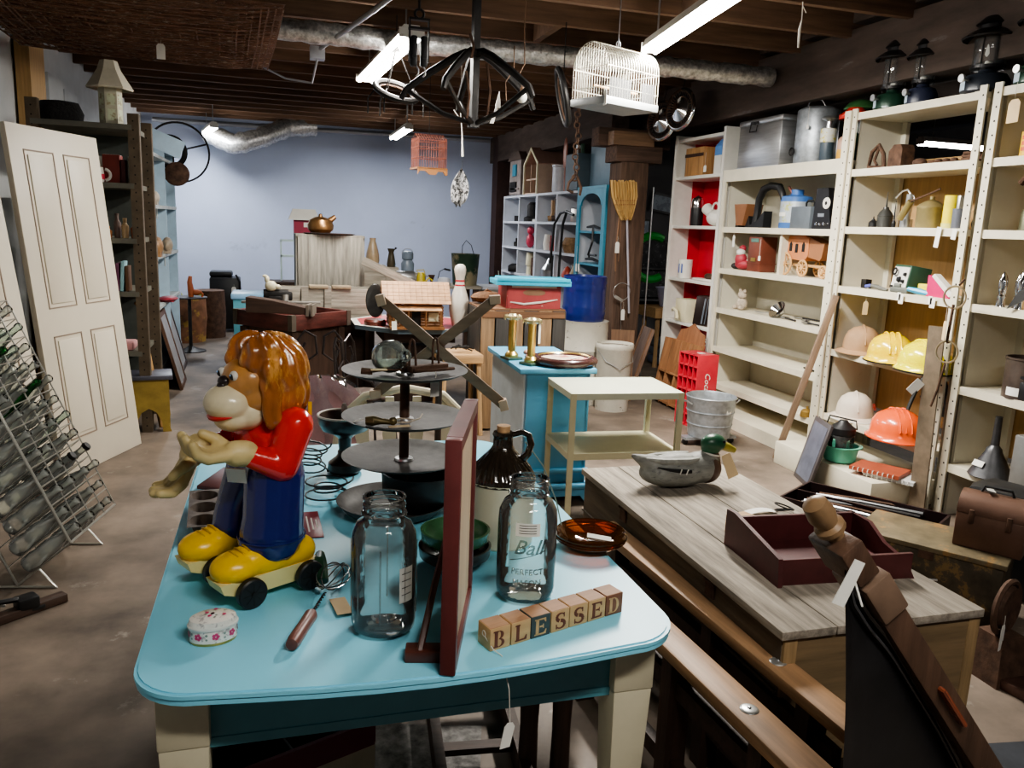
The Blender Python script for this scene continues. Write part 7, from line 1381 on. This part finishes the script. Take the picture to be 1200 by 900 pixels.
rows = ('bottom', 'second', 'third', 'fourth', 'fifth', 'sixth', 'seventh', 'eighth', 'ninth', 'tenth', 'eleventh', 'top'); cw = ('nearest', 'second', 'third', 'furthest')
rotq = D_.normalized().to_track_quat('Z', 'Y')
used = set()
for i in range(NR):
    for j in range(NC):
        k = lay[i][j]; name, pr_ = kinds[k]
        off = .03+RND.random()*.04; p = rp(off, (j+.5)*SP*1.36, (i+.45)*SP); p = Mx.Rotation(R(-ang0), 3, 'Z') @ p+V((-1.08, 3.66, 0))
        lab = '%s bottle in the %s row of the wire rack, %s column' % (name, rows[i], cw[j]); 
        if k in used: o = dup(pr_, p, None, lab)
        else: o = pr_; o.location = p; o['label'] = lab; used.add(k)
        o['group'] = 'soda bottles in the wire rack'; o.rotation_euler = (Mx.Rotation(R(-ang0), 3, 'Z') @ rotq.to_matrix() @ Mx.Rotation(RND.random()*6, 3, 'Z')).to_euler()
# bits on the floor by the rack
g = G(); g.box((0, 0, .02), (.62, .05, .035), bev=.003); S('wooden_bar', g, m_wdk, 'dark wooden bar lying on the floor in front of the bottle rack', 'bar', (-1.10, 3.30, 0), 40)
t = T('ice_skate', 'dark worn shoe-like iron tool with white strap on the floor', 'tool', (-1.02, 3.38, 0), 35); t.name = 'strapped_tool'; g = G(); g.box((0, 0, .02), (.22, .06, .02), bev=.006); g.box((.05, 0, .05), (.08, .07, .05), bev=.01); g.tube([(-.12, 0, .03), (-.05, 0, .08), (.02, 0, .07)], .012, 6); O('iron_body', g, m_black, t); g = G(); g.tube([(-.16, .02, .09), (-.08, .02, .075), (-.02, .03, .05)], .01, 6); O('white_strap', g, m_paper, t)
# ================================================================ duck decoy
t = T('duck_decoy', 'painted wooden mallard decoy with a tan tag on the grey chest', 'decoy', (1.555, 2.80, .60), 0)
m_dg = M('duck_grey', (.24, .24, .215), .6, var=.35, scale=12, stretch=(1, 3, 3), col2=(.12, .12, .12), thr=.6, tscale=20)
blob('body', [('s', (-.02, 0, .065), (.165, .075, .065)), ('s', (.08, 0, .075), (.085, .068, .065)), ('c', (-.12, 0, .09), (-.215, 0, .135), .045, .010), ('s', (-.02, 0, .09), (.13, .06, .05)), ('s', (.12, 0, .1), (.05, .045, .05))], .006, m_dg, t, 4, lambda v: setattr(v.co, 'z', max(v.co.z, .002)))
blob('breast', [('s', (.112, 0, .072), (.062, .062, .064)), ('s', (.125, 0, .11), (.042, .04, .045))], .005, M('duck_brown', (.09, .05, .035), .5), t, 3, lambda v: setattr(v.co, 'z', max(v.co.z, .002)))
blob('head', [('s', (.135, 0, .175), (.055, .038, .038)), ('s', (.125, 0, .155), (.04, .035, .035))], .004, M('duck_green', (.02, .09, .045), .35), t, 4)
g = G(); g.tube([(.18, 0, .162), (.205, 0, .153), (.235, 0, .140)], [.018, .018, .012], 12); O('bill', g, M('duck_bill', (.35, .3, .05), .4), t)
g = G(); g.ell((.165, -.032, .186), (.006, .005, .006)); g.ell((.165, .032, .186), (.006, .005, .006)); O('eyes', g, m_dark, t); 
g = G(); g.lathe([(.030, -.005), (.033, 0), (.030, .005)], (.128, 0, .135), 20); g.bm.clear(); g.ring((.128, 0, .132), .036, .004, (.2, 0, 1)); O('neck_ring', g, m_white, t)
g = G(); g.mat(0).tube([(-.13, -.052, .098), (-.08, -.066, .09), (-.03, -.073, .084), (.005, -.074, .082)], [.002, .006, .009, .007], 8); g.mat(1).box((-.045, -.082, .086), (.003, .004, .022), rot=(0, .3, 0)); g.box((-.018, -.083, .083), (.003, .004, .022), rot=(0, .3, 0)); O('wing_patch', g, [m_dark, m_white], t)
g = G()
for s in (-1, 1):
    g.tube([(-.18, s*.01, .125), (-.10, s*.04, .118), (.0, s*.05, .117), (.05, s*.045, .125)], [.006, .014, .016, .006], 8)
O('wing_tips', g, M('duck_wing', (.3, .3, .27), .6, var=.3, scale=25), t)
g = G(); g.prism([(-.02, 0), (.02, 0), (.024, -.1), (-.024, -.1)], -.001, .001, 'xz', Mx.Translation((.155, -.065, .145)) @ Mx.Rotation(R(-22), 4, 'Y') @ Mx.Rotation(R(-8), 4, 'X')); O('price_tag', g, m_tan, t)
# maroon compartment box
t = T('drawer_box', 'open dark maroon wooden tray box on the front of the grey chest', 'box', (1.63, 2.03, .60), -4)
g = G(); g.box((0, 0, .006), (.44, .30, .012)); g.box((0, -.15, .04), (.44, .012, .08)); g.box((0, .15, .05), (.46, .012, .10)); O('tray_body', g, m_mar, t)
for x in (-.225,): g = G(); g.prism([(-.17, 0), (.17, 0), (.17, .12), (.12, .125), (-.16, .085)], x-.007, x+.007, 'yz'); O('end_board', g, m_mar, t)
g = G(); g.prism([(-.16, 0), (.17, 0), (.17, .10), (.06, .10), (-.02, .06), (-.08, .05), (-.13, .03)], .218, .232, 'yz'); O('scalloped_end', g, m_mar, t)
t = S('wood_scrap', G().box((0, 0, .03), (.09, .05, .06), rot=(0, 0, .3)), m_wpine, 'small raw wood block behind the maroon box corner', 'block', (1.52, 2.30, .60))
t = T('paper_tag', 'white curled paper tag with black wire loop on the grey chest', 'tag', (1.70, 2.45, .602)); g = G(); g.grid(lambda u, v: (-.06+.12*u, -.02+.04*v, .004+.01*math.sin(u*3)), 6, 1); O('paper', g, m_paper, t); g = G(); g.ring((.09, -.01, .012), .03, .003, (0, .3, 1), 18); g.ring((.1, 0, .02), .035, .003, (.3, 0, 1), 18); O('wire_loop', g, m_blackm, t)

# ================================================================ wooden clamp rail with leather sheet (right foreground)
t = T('leather_bellows', 'black leather bellows side with heavy wooden rail and turned handle in front', 'bellows', (1.15, 1.15, 0))
def L_(x, z, y=1.15): return (x-1.15, y-1.15, z)
m_rail = wood('rail_wood', (.09, .05, .032), 'z', rough=.45, var=.35, scale=3)
g = G(); a = V(L_(.899, 1.15)); b = V(L_(1.0, 1.03)); d = (b-a)
g.tube([a+d*q for q in (0, .06, .25, .38, .42, .48, .52, .6, 1.0, 1.35)], [.006, .022, .026, .02, .028, .028, .018, .016, .018, .02], 16); O('turned_handle', g, M('turned_wood', (.24, .15, .08), .35, var=.3), t)
def plank(p0, p1, w, th, off=(0, 0, 0), twist=0):
    a, b = V(p0)+V(off), V(p1)+V(off); d = b-a; q = d.to_track_quat('Z', 'Y'); g = G(); g.box((0, 0, d.length/2), (w, th, d.length), bev=.006)
    Mt = Mx.Translation(a) @ q.to_matrix().to_4x4() @ Mx.Rotation(twist, 4, 'Z'); bmesh.ops.transform(g.bm, matrix=Mt, verts=g.bm.verts); return g
O('end_block', plank(L_(.955, 1.075), L_(1.005, 1.01), .10, .05), m_rail, t)
O('end_block', plank(L_(1.02, 1.005), L_(1.075, .935), .10, .06), M('block_face', (.17, .11, .075), .45, var=.3), t)
O('long_rail', plank(L_(1.05, .965), L_(1.46, .45), .075, .055), m_rail, t)
g = plank(L_(1.205, .77, 1.122), L_(1.275, .682, 1.122), .05, .012); O('varnish_patch', g, M('red_varnish', (.22, .06, .03), .25, coat=.4), t)
g = G()
edge = [(.958, 1.05), (.985, .985), (1.03, .93), (1.10, .86), (1.18, .76), (1.26, .66), (1.34, .55), (1.42, .42)]
def sheet(u, v):
    q = u*(len(edge)-1); i = min(int(q), len(edge)-2); f = q-i; x = edge[i][0]*(1-f)+edge[i+1][0]*f; z = edge[i][1]*(1-f)+edge[i+1][1]*f
    x2 = .985+.30*u+.04*v; z2 = .05
    bulge = .035*math.sin(PI*min(1, v*1.3)); return L_(x*(1-v)+(x2+.02)*v, z*(1-v)+z2*v, 1.12-bulge+.06*u)
g.grid(sheet, 24, 20); O('leather_sheet', g, M('black_leather', (.012, .012, .013), .38, var=.3, bump=.1), t)
g = G(); g.tube([V(sheet(u/20, .0))+V((.0, -.008, .004)) for u in range(21)], .006, 6); g.tube([V(sheet(u/20, .025))+V((0, -.01, 0)) for u in range(21)], .003, 6); O('leather_piping', g, M('leather_edge', (.06, .06, .065), .3), t)
g = G(); g.tube([V(L_(.97, 1.075)), V(L_(.955, 1.03, 1.09)), V(L_(.965, .98, 1.07))], .002, 5); g.prism([(-.012, 0), (.012, 0), (.014, -.085), (-.014, -.085)], -.0008, .0008, 'xz', Mx.Translation(V(L_(.957, 1.06, 1.08))) @ Mx.Rotation(R(24), 4, 'Y')); O('price_tag', g, m_paper, t)
g = G(); g.box((.25, .2, .16), (.5, .3, .32), bev=.01); O('bellows_foot', g, m_black, t)

# ================================================================ floor right: black toolbox, tin chests, lunch box
m_tinr = M('scuffed_dark_tin', (.07, .055, .035), .6, .3, var=.5, scale=10, bump=.2, col2=(.2, .13, .05), thr=.57, tscale=10)
t = T('tin_chest', 'scuffed dark tin chest supporting the brown lunch box', 'chest', (2.80, 2.72, 0), 35); g = G(); g.box((0, 0, .155), (.34, .58, .31), bev=.006); O('chest_body', g, m_tinr, t); g = G(); g.box((0, 0, .32), (.36, .60, .022), bev=.004); O('lid', g, M('tin_lid', (.15, .12, .07), .55, .2, var=.4, col2=(.3, .18, .07), thr=.6, tscale=8), t); g = G(); g.tube([(-.19, -.06, .2), (-.2, 0, .19), (-.19, .06, .2)], .005, 6); O('side_handle', g, m_steel, t)
g = G(); g.box((-.174, 0, .3), (.008, .06, .05)); O('clasp', g, m_rust, t)
t = T('open_tool_chest', 'open black metal tool tray full of loose tools beside the tin chest', 'tool tray', (2.90, 3.30, 0), 32)
g = G(); g.box((0, 0, .01), (.38, .72, .02)); 
for (x, y, a, b) in ((-.19, 0, .012, .72), (.19, 0, .012, .72), (0, -.36, .38, .012), (0, .36, .38, .012), (0, 0, .01, .70)): g.box((x, y, .13), (a, b, .26))
O('tray_body', g, M('dark_maroon_steel', (.035, .018, .02), .4, .4), t)
for k in range(7): x = -.14+.05*k; S('hand_tool', G().tube([(0, -.25, .0), (0, .05, .01), (.01, .27, .0)], [.012, .008, .014], 6), (m_blackm, m_steel, m_rust, m_black)[k % 4], ('long dark file', 'steel rod', 'rusty bar', 'black pry bar', 'dark chisel', 'bright wrench', 'brown punch')[k]+' lying in the open tool tray', 'tool', (2.90+x*math.cos(R(32)), 3.30+x*math.sin(R(32)), .235), 32+3*k)
t = T('lunch_box', 'brown domed metal lunch box with two clasps on the tin chest', 'lunch box', (2.93, 2.56, .332), 33)
m_lb2 = M('lunchbox_brown', (.14, .075, .05), .5, .3, var=.2)
g = G(); g.box((0, 0, .075), (.17, .26, .15), bev=.006); O('lower_body', g, m_lb2, t)
g = G(); g.prism([(-.085, .15)]+[(-.085*math.cos(R(a)), .15+.085*math.sin(R(a))) for a in range(10, 180, 10)]+[(.085, .15)], -.13, .13, 'xz'); O('domed_lid', g, m_lb2, t)
for y in (-.07, .07): g = G(); g.box((-.09, y, .14), (.012, .02, .06), bev=.003); O('clasp', g, m_rust, t)
g = G(); g.tube([(0, -.06, .235), (0, -.05, .26), (0, .05, .26), (0, .06, .235)], .006, 6); O('handle', g, m_black, t); g = G(); g.box((.0, .03, .25), (.06, .03, .003), rot=(.2, 0, .4)); O('price_tag', g, m_paper, t)
t = T('black_case', 'black rounded case with white tag behind the brown lunch box', 'case', (3.32, 2.78, 0), 20); g = G(); g.box((0, 0, .25), (.24, .42, .5), bev=.06); O('case_body', g, m_black, t); g = G(); g.ell((-.06, -.1, .505), (.03, .04, .006)); O('price_tag', g, m_paper, t)
g = G(); g.lathe([(0, -.012), (.05, -.012), (.08, -.02), (.085, 0), (.08, .02), (.05, .012), (0, .012)], (0, 0, .1), 28, rot=(R(90), 0, 0)); g.ring((0, 0, .1), .1, .012, (0, 1, 0), 28); t = S('pulley_wheel', g, m_rust, 'rusty spoked pulley wheel with long tag beside the tin chest', 'pulley', (2.60, 2.16, .18), 20); 
S('iron_stand_base', G().box((0, 0, .09), (.16, .16, .18), top=(.7, .7)), m_rust, 'small dark iron stand under the pulley wheel', 'stand', (2.60, 2.16, 0)); ptag(t, (-.08, -.03, .1), .04, .03, .1, 0)
t = T('sewing_machine_base', 'rusty curved iron machine arm on a flat base at the right edge', 'machine', (2.75, 2.02, 0), 10); g = G(); g.box((0, 0, .02), (.4, .2, .04), bev=.008); g.tube([(-.02, 0, .04), (.0, 0, .2), (.06, 0, .27), (.2, 0, .29)], [.07, .05, .045, .04], 12); O('machine_arm', g, M('rust_brown_iron', (.11, .06, .045), .55, .5, var=.4), t); t.name = 'iron_machine'
for k, (dx, c, lab) in enumerate(((0, (.35, .08, .04), 'red-covered spiral book lying under the shelf beside the mint basin'), (.06, (.6, .6, .58), 'white booklet under the red spiral book'))):
    g = G(); g.mat(0).box((0, 0, .012), (.22, .3, .022)); g.mat(1)
    for j in range(9): g.ring((-.112, -.12+.03*j, .012), .014, .0025, (0, 1, 0), 8, 4)
    S('spiral_book', g, [M('bookc'+str(k), c, .5), m_white], lab, 'book', (3.62+dx, 4.02-dx, .187-.025*k), 30)
g = G(); g.box((0, 0, .003), (.9, .7, .005)); S('floor_mat', g, M('dark_mat', (.03, .033, .04), .8, var=.3), 'dark blue-grey rubber mat on the floor at the lower right', 'mat', (2.35, 1.45, 0), -8)
# ================================================================ under the table
t = T('divided_box', 'maroon and cream divided bottle box on the floor under the table', 'box', (-.02, 2.0, 0), 22)
g = G(); g.mat(0).box((0, -.15, .27), (.42, .012, .07)); g.box((0, .15, .27), (.42, .012, .07)); g.box((-.21, 0, .27), (.012, .3, .07)); g.box((.21, 0, .27), (.012, .3, .07)); O('maroon_band', g, M('maroon_band', (.12, .015, .03), .5), t)
g = G(); g.box((0, -.15, .12), (.42, .01, .24)); g.box((0, .15, .12), (.42, .01, .24)); g.box((-.21, 0, .12), (.01, .3, .24)); g.box((.21, 0, .12), (.01, .3, .24)); g.box((0, 0, .01), (.42, .3, .01)); O('cream_sides', g, M('box_cream', (.4, .36, .26), .6), t)
g = G(); g.box((0, 0, .2), (.006, .29, .16)); g.box((0, 0, .2), (.41, .006, .16)); O('dividers', g, m_black, t)
t = T('wooden_ladder', 'dark folded wooden ladder lying under the table', 'ladder', (.56, 2.1, 0), -6)
for x in (-.12, .12): g = G(); g.box((x, 0, .06), (.03, 1.3, .08)); O('side_rail', g, m_wdk, t)
for k in range(5): g = G(); g.box((0, -.5+.25*k, .06), (.22, .04, .02)); O('rung', g, m_wdk, t)
for k, (x, y, lab) in enumerate(((.68, 1.98, 'dark turned post with pale knob standing under the table, left of two'), (.76, 1.93, 'dark turned post with pale knob standing under the table, beside the table leg'))):
    t = T('bed_post', lab, 'post', (x, y, 0)); g = G(); g.tube([(0, 0, 0), (0, 0, .2), (0, 0, .42), (0, 0, .52)], [.03, .026, .032, .022], 12); O('post', g, m_wdkz, t); g = G(); g.ell((0, 0, .54), (.028, .028, .022)); O('knob', g, m_cart, t)
g = G(); g.box((0, 0, .004), (.5, .6, .006)); S('grey_cloth', g, M('worn_grey_sheet', (.2, .19, .18), .9, var=.6, scale=30, bump=.3), 'worn grey speckled sheet on the floor under the table', 'sheet', (.30, 2.05, 0), -15)

# ================================================================ small things in the cubbies and cupboard
CY = (8.97, 9.3, 9.95, 10.75, 11.55)
def cu(y, z, name, g, mat, lab, cat, d=.1): return S(name, g, mat, lab, cat, (3.3+d, y, z+.001), -20)
cu(11.5, 1.68, 'camera', G().box((0, 0, .04), (.1, .14, .08)), m_black, 'small black box camera in the upper far cubby', 'camera')
cu(10.8, 1.68, 'bell_shade', G().lathe([(0, 0), (.12, 0), (.12, .05), (.08, .07), (.075, .22), (.04, .26), (0, .26)], (0, 0, 0), 20), m_blackm, 'black bell-shaped lamp in the second upper cubby', 'lamp')
cu(10.6, 1.68, 'white_dish', G().lathe([(0, 0), (.06, 0), (.06, .03), (0, .03)], (0, 0, 0), 16), m_white, 'little white dish beside the black bell-shaped lamp', 'dish')
cu(9.95, 1.68, 'leather_boot', G().tube([(-.06, 0, .04), (0, 0, .05), (.02, 0, .12), (.02, 0, .27)], [.035, .045, .045, .05], 10), M('tan_leather', (.33, .2, .1), .6), 'tan leather boot in the third upper cubby', 'boot')
cu(9.8, 1.68, 'leather_boot', G().tube([(-.06, 0, .04), (0, 0, .05), (.02, 0, .12), (.02, 0, .29)], [.035, .045, .045, .05], 10), m_wdk, 'dark leather boot beside the tan boot', 'boot')
cu(9.05, 1.68, 'lunch_tin', G().box((0, 0, .08), (.16, .22, .16), bev=.01), m_steel, 'dented silver tin in the near upper cubby', 'tin')
t = T('bentwood_frame', 'black bentwood arch frame hanging over the near cubbies', 'frame', (3.24, 9.1, .9)); g = G(); g.tube([(0, -.35, .86), (0, -.1, .9), (0, .1, .88), (0, .3, .75), (0, .38, .35), (0, .38, .28)], .016, 8); g.tube([(0, -.1, .88), (0, .0, .75), (0, .05, .3), (0, .05, -.1)], .016, 8); O('arch', g, m_black, t)
cu(10.85, 1.32, 'red_doll', G().ell((0, 0, .1), (.06, .06, .1)).ell((0, 0, .24), (.05, .05, .06)), M('doll_red', (.5, .04, .08), .5), 'red and pink figurine in the second middle cubby', 'figurine')
cu(9.85, 1.32, 'toy_truck', G().box((0, 0, .06), (.1, .26, .12), bev=.01).box((0, -.05, .15), (.09, .1, .08)), m_redf, 'faded red toy truck in the third middle cubby', 'toy truck')
cu(10.1, 1.32, 'white_pitcher', G().lathe([(0, 0), (.05, 0), (.06, .08), (.04, .2), (0, .2)], (0, 0, 0), 16), m_white, 'white pitcher beside the faded toy truck', 'pitcher')
cu(9.15, 1.32, 'woven_basket', G().lathe([(0, 0), (.1, 0), (.14, .1), (.1, .18), (0, .16)], (0, 0, 0), 18), M('wicker2', (.2, .12, .06), .8, var=.4, scale=40, bump=.5), 'brown woven basket in the near middle cubby', 'basket')
cu(11.5, 1.32, 'toy_train', G().box((0, 0, .04), (.06, .5, .06)).box((0, .1, .09), (.05, .1, .06)), m_blackm, 'little dark toy train in the far middle cubby', 'toy train')
cu(11.5, .96, 'black_rack', G().box((0, 0, .05), (.2, .6, .1), bev=.02), m_black, 'low black tray stack in the far lower cubby', 'tray')
cu(10.8, .96, 'stacked_cups', G().lathe([(0, 0), (.06, 0), (.05, .12), (.07, .13), (.06, .3), (0, .3)], (0, 0, 0), 16), m_ivory, 'stack of cream cups in the second lower cubby', 'cups')
cu(10.55, .96, 'tin_can', G().lathe([(0, 0), (.07, 0), (.07, .24), (0, .24)], (0, 0, 0), 16), m_rust, 'brown tin can beside the cream cups', 'can')
cu(9.95, .96, 'silver_pot', G().lathe([(0, 0), (.1, 0), (.12, .12), (.06, .2), (.03, .26), (0, .26)], (0, 0, 0), 18), m_steel, 'dull silver lidded pot in the third lower cubby', 'pot')
cu(9.72, .96, 'black_box', G().box((0, 0, .15), (.12, .1, .3)), m_black, 'narrow black box beside the silver pot', 'box')
cu(9.3, .96, 'red_jug', G().lathe([(0, 0), (.06, 0), (.07, .1), (.03, .18), (0, .2)], (0, 0, 0), 16), M('jug_red', (.5, .08, .05), .4), 'orange-red jug in the near lower cubby', 'jug')
cu(9.1, .96, 'glass_decanter', G().lathe([(0, 0), (.06, 0), (.07, .08), (.03, .16), (.03, .24)], (0, 0, 0), 16), m_clear, 'clear decanter in the near lower cubby', 'decanter')
cu(8.95, .96, 'tan_pitcher', G().lathe([(0, 0), (.07, 0), (.1, .1), (.06, .22), (0, .24)], (0, 0, 0), 16), M('tan_pot', (.35, .28, .18), .5), 'tan stoneware pitcher nearest the teal cupboard', 'pitcher')
t = T('dollhouse', 'tan gabled open-front dollhouse on top of the white pigeonhole shelf', 'dollhouse', (3.34, 10.75, 2.042), 0)
m_dh = M('dollhouse_pink_tan', (.5, .36, .27), .6); 
g = G(); g.box((.2, -.30, .2), (.4, .02, .4)); g.box((.2, .30, .2), (.4, .02, .4)); g.box((.38, 0, .2), (.02, .6, .4)); g.box((.2, 0, .01), (.4, .6, .02)); g.box((.2, 0, .2), (.36, .58, .02)); g.box((.2, .08, .2), (.36, .015, .4)); O('house_shell', g, m_dh, t)
g = G(); g.prism([(-.33, .4), (0, .62), (.33, .4), (.30, .38), (0, .585), (-.30, .38)], -.01, .41, 'yz'); O('gable_roof', g, M('roof_pink', (.42, .25, .2), .6), t); g = G(); g.prism([(-.31, 0), (-.28, 0), (-.28, .39), (0, .58), (.28, .39), (.28, 0), (.31, 0), (.31, .41), (0, .62), (-.31, .41)], -.02, 0, 'yz'); O('white_edge', g, m_ivory, t)
t = T('dollhouse', 'grey weathered dollhouse with turquoise curtain at the far end of the cubby top', 'dollhouse', (3.34, 11.6, 2.042)); g = G(); g.box((.2, 0, .27), (.36, .56, .5)); g.box((0.01, -.02, .1), (.02, .4, .02)); O('house_shell', g, M('grey_pinkish', (.24, .2, .18), .7, var=.3), t); g = G(); g.box((.01, 0, .36), (.02, .18, .16)); O('turquoise_window', g, m_teal, t); g = G(); g.box((.01, .05, .13), (.02, .3, .14)); O('dark_opening', g, m_dark, t); g = G(); g.prism([(-.34, .5), (.34, .5), (.2, .62), (-.2, .62)], 0, .4, 'yz'); O('roof', g, m_gird, t)
S('white_crock', G().lathe([(0, 0), (.1, 0), (.11, .02), (.11, .3), (.12, .31), (.12, .33), (.1, .33), (0, .3)], (0, 0, 0), 24), M('crock_white', (.55, .56, .6), .4), 'white stoneware crock on top of the cubby shelf', 'crock', (3.42, 9.75, 2.042))
t = T('wooden_oar', 'copper-coloured paddle blade standing up from the top of the cubby shelf', 'paddle', (3.4, 9.55, 2.042)); g = G(); g.tube([(0, 0, 0), (0, .02, .3)], .014, 8); g.ell((0, .03, .46), (.02, .07, .19)); O('paddle', g, M('copper_blade', (.35, .13, .08), .4), t)
for k in range(4):
    g = G(); g.tube([(0, 0, 0), (0, -.06+.03*k, .2), (.0, -.14+.07*k, .48+.04*(k % 2))], [.02, .018, .028], 8); S('hand_tool', g, (m_blackm, m_steel, m_rust, m_green)[k], ('black iron', 'bright steel', 'rusty', 'green-painted')[k]+' tool standing in the cluster on top of the cubby shelf', 'tool', (3.4, 9.35-.14*k, 2.042))
g = G(); g.box((0, 0, .24), (.34, .7, .48), bev=.01); S('blue_grey_bin', g, M('slate_bin', (.12, .19, .24), .5), 'slate-blue square bin on top of the teal cupboard', 'bin', (3.56, 8.36, 2.066))
g = G(); g.box((0, 0, .2), (.3, .4, .4)); S('dark_bin', g, M('dark_slate', (.06, .09, .11), .6), 'darker slate box beside the square bin above the cubbies', 'box', (3.42, 8.98, 2.042))
for k, (z, lab) in enumerate(((1.59, 'black iron tool on the upper shelf of the teal cupboard'), (1.24, 'black clamp on the second shelf of the teal cupboard'))):
    g = G(); g.tube([(0, -.25, .02), (0, 0, .05), (0, .2, .04)], [.012, .02, .012], 6); g.tube([(-.05, -.1, .04), (-.06, -.12, -.12), (-.06, -.02, -.26)] if k == 0 else [(0, .1, .05), (0, .1, .09), (0, -.1, .09)], .012, 6); S('iron_clamp', g, m_black, lab, 'tool', (3.34, 8.36, z+.001))
for k, (y, z) in enumerate(((8.66, 1.45), (8.58, 1.45))):
    ptag(tc_, (-.03, y-8.36, 1.42), .2, .05, .09, 90)
t = T('silver_hanging_rod', 'thin pale rod and green edge standing right behind the timber pillar', 'rod', (3.68, 7.66, 0)); g = G(); g.cyl((0, 0, 0), (0, 0, 2.05), .008, seg=6); O('rod', g, m_steel, t); t.name = 'metal_rod'; t['label'] = 'thin pale metal rod standing at the right edge of the timber pillar'
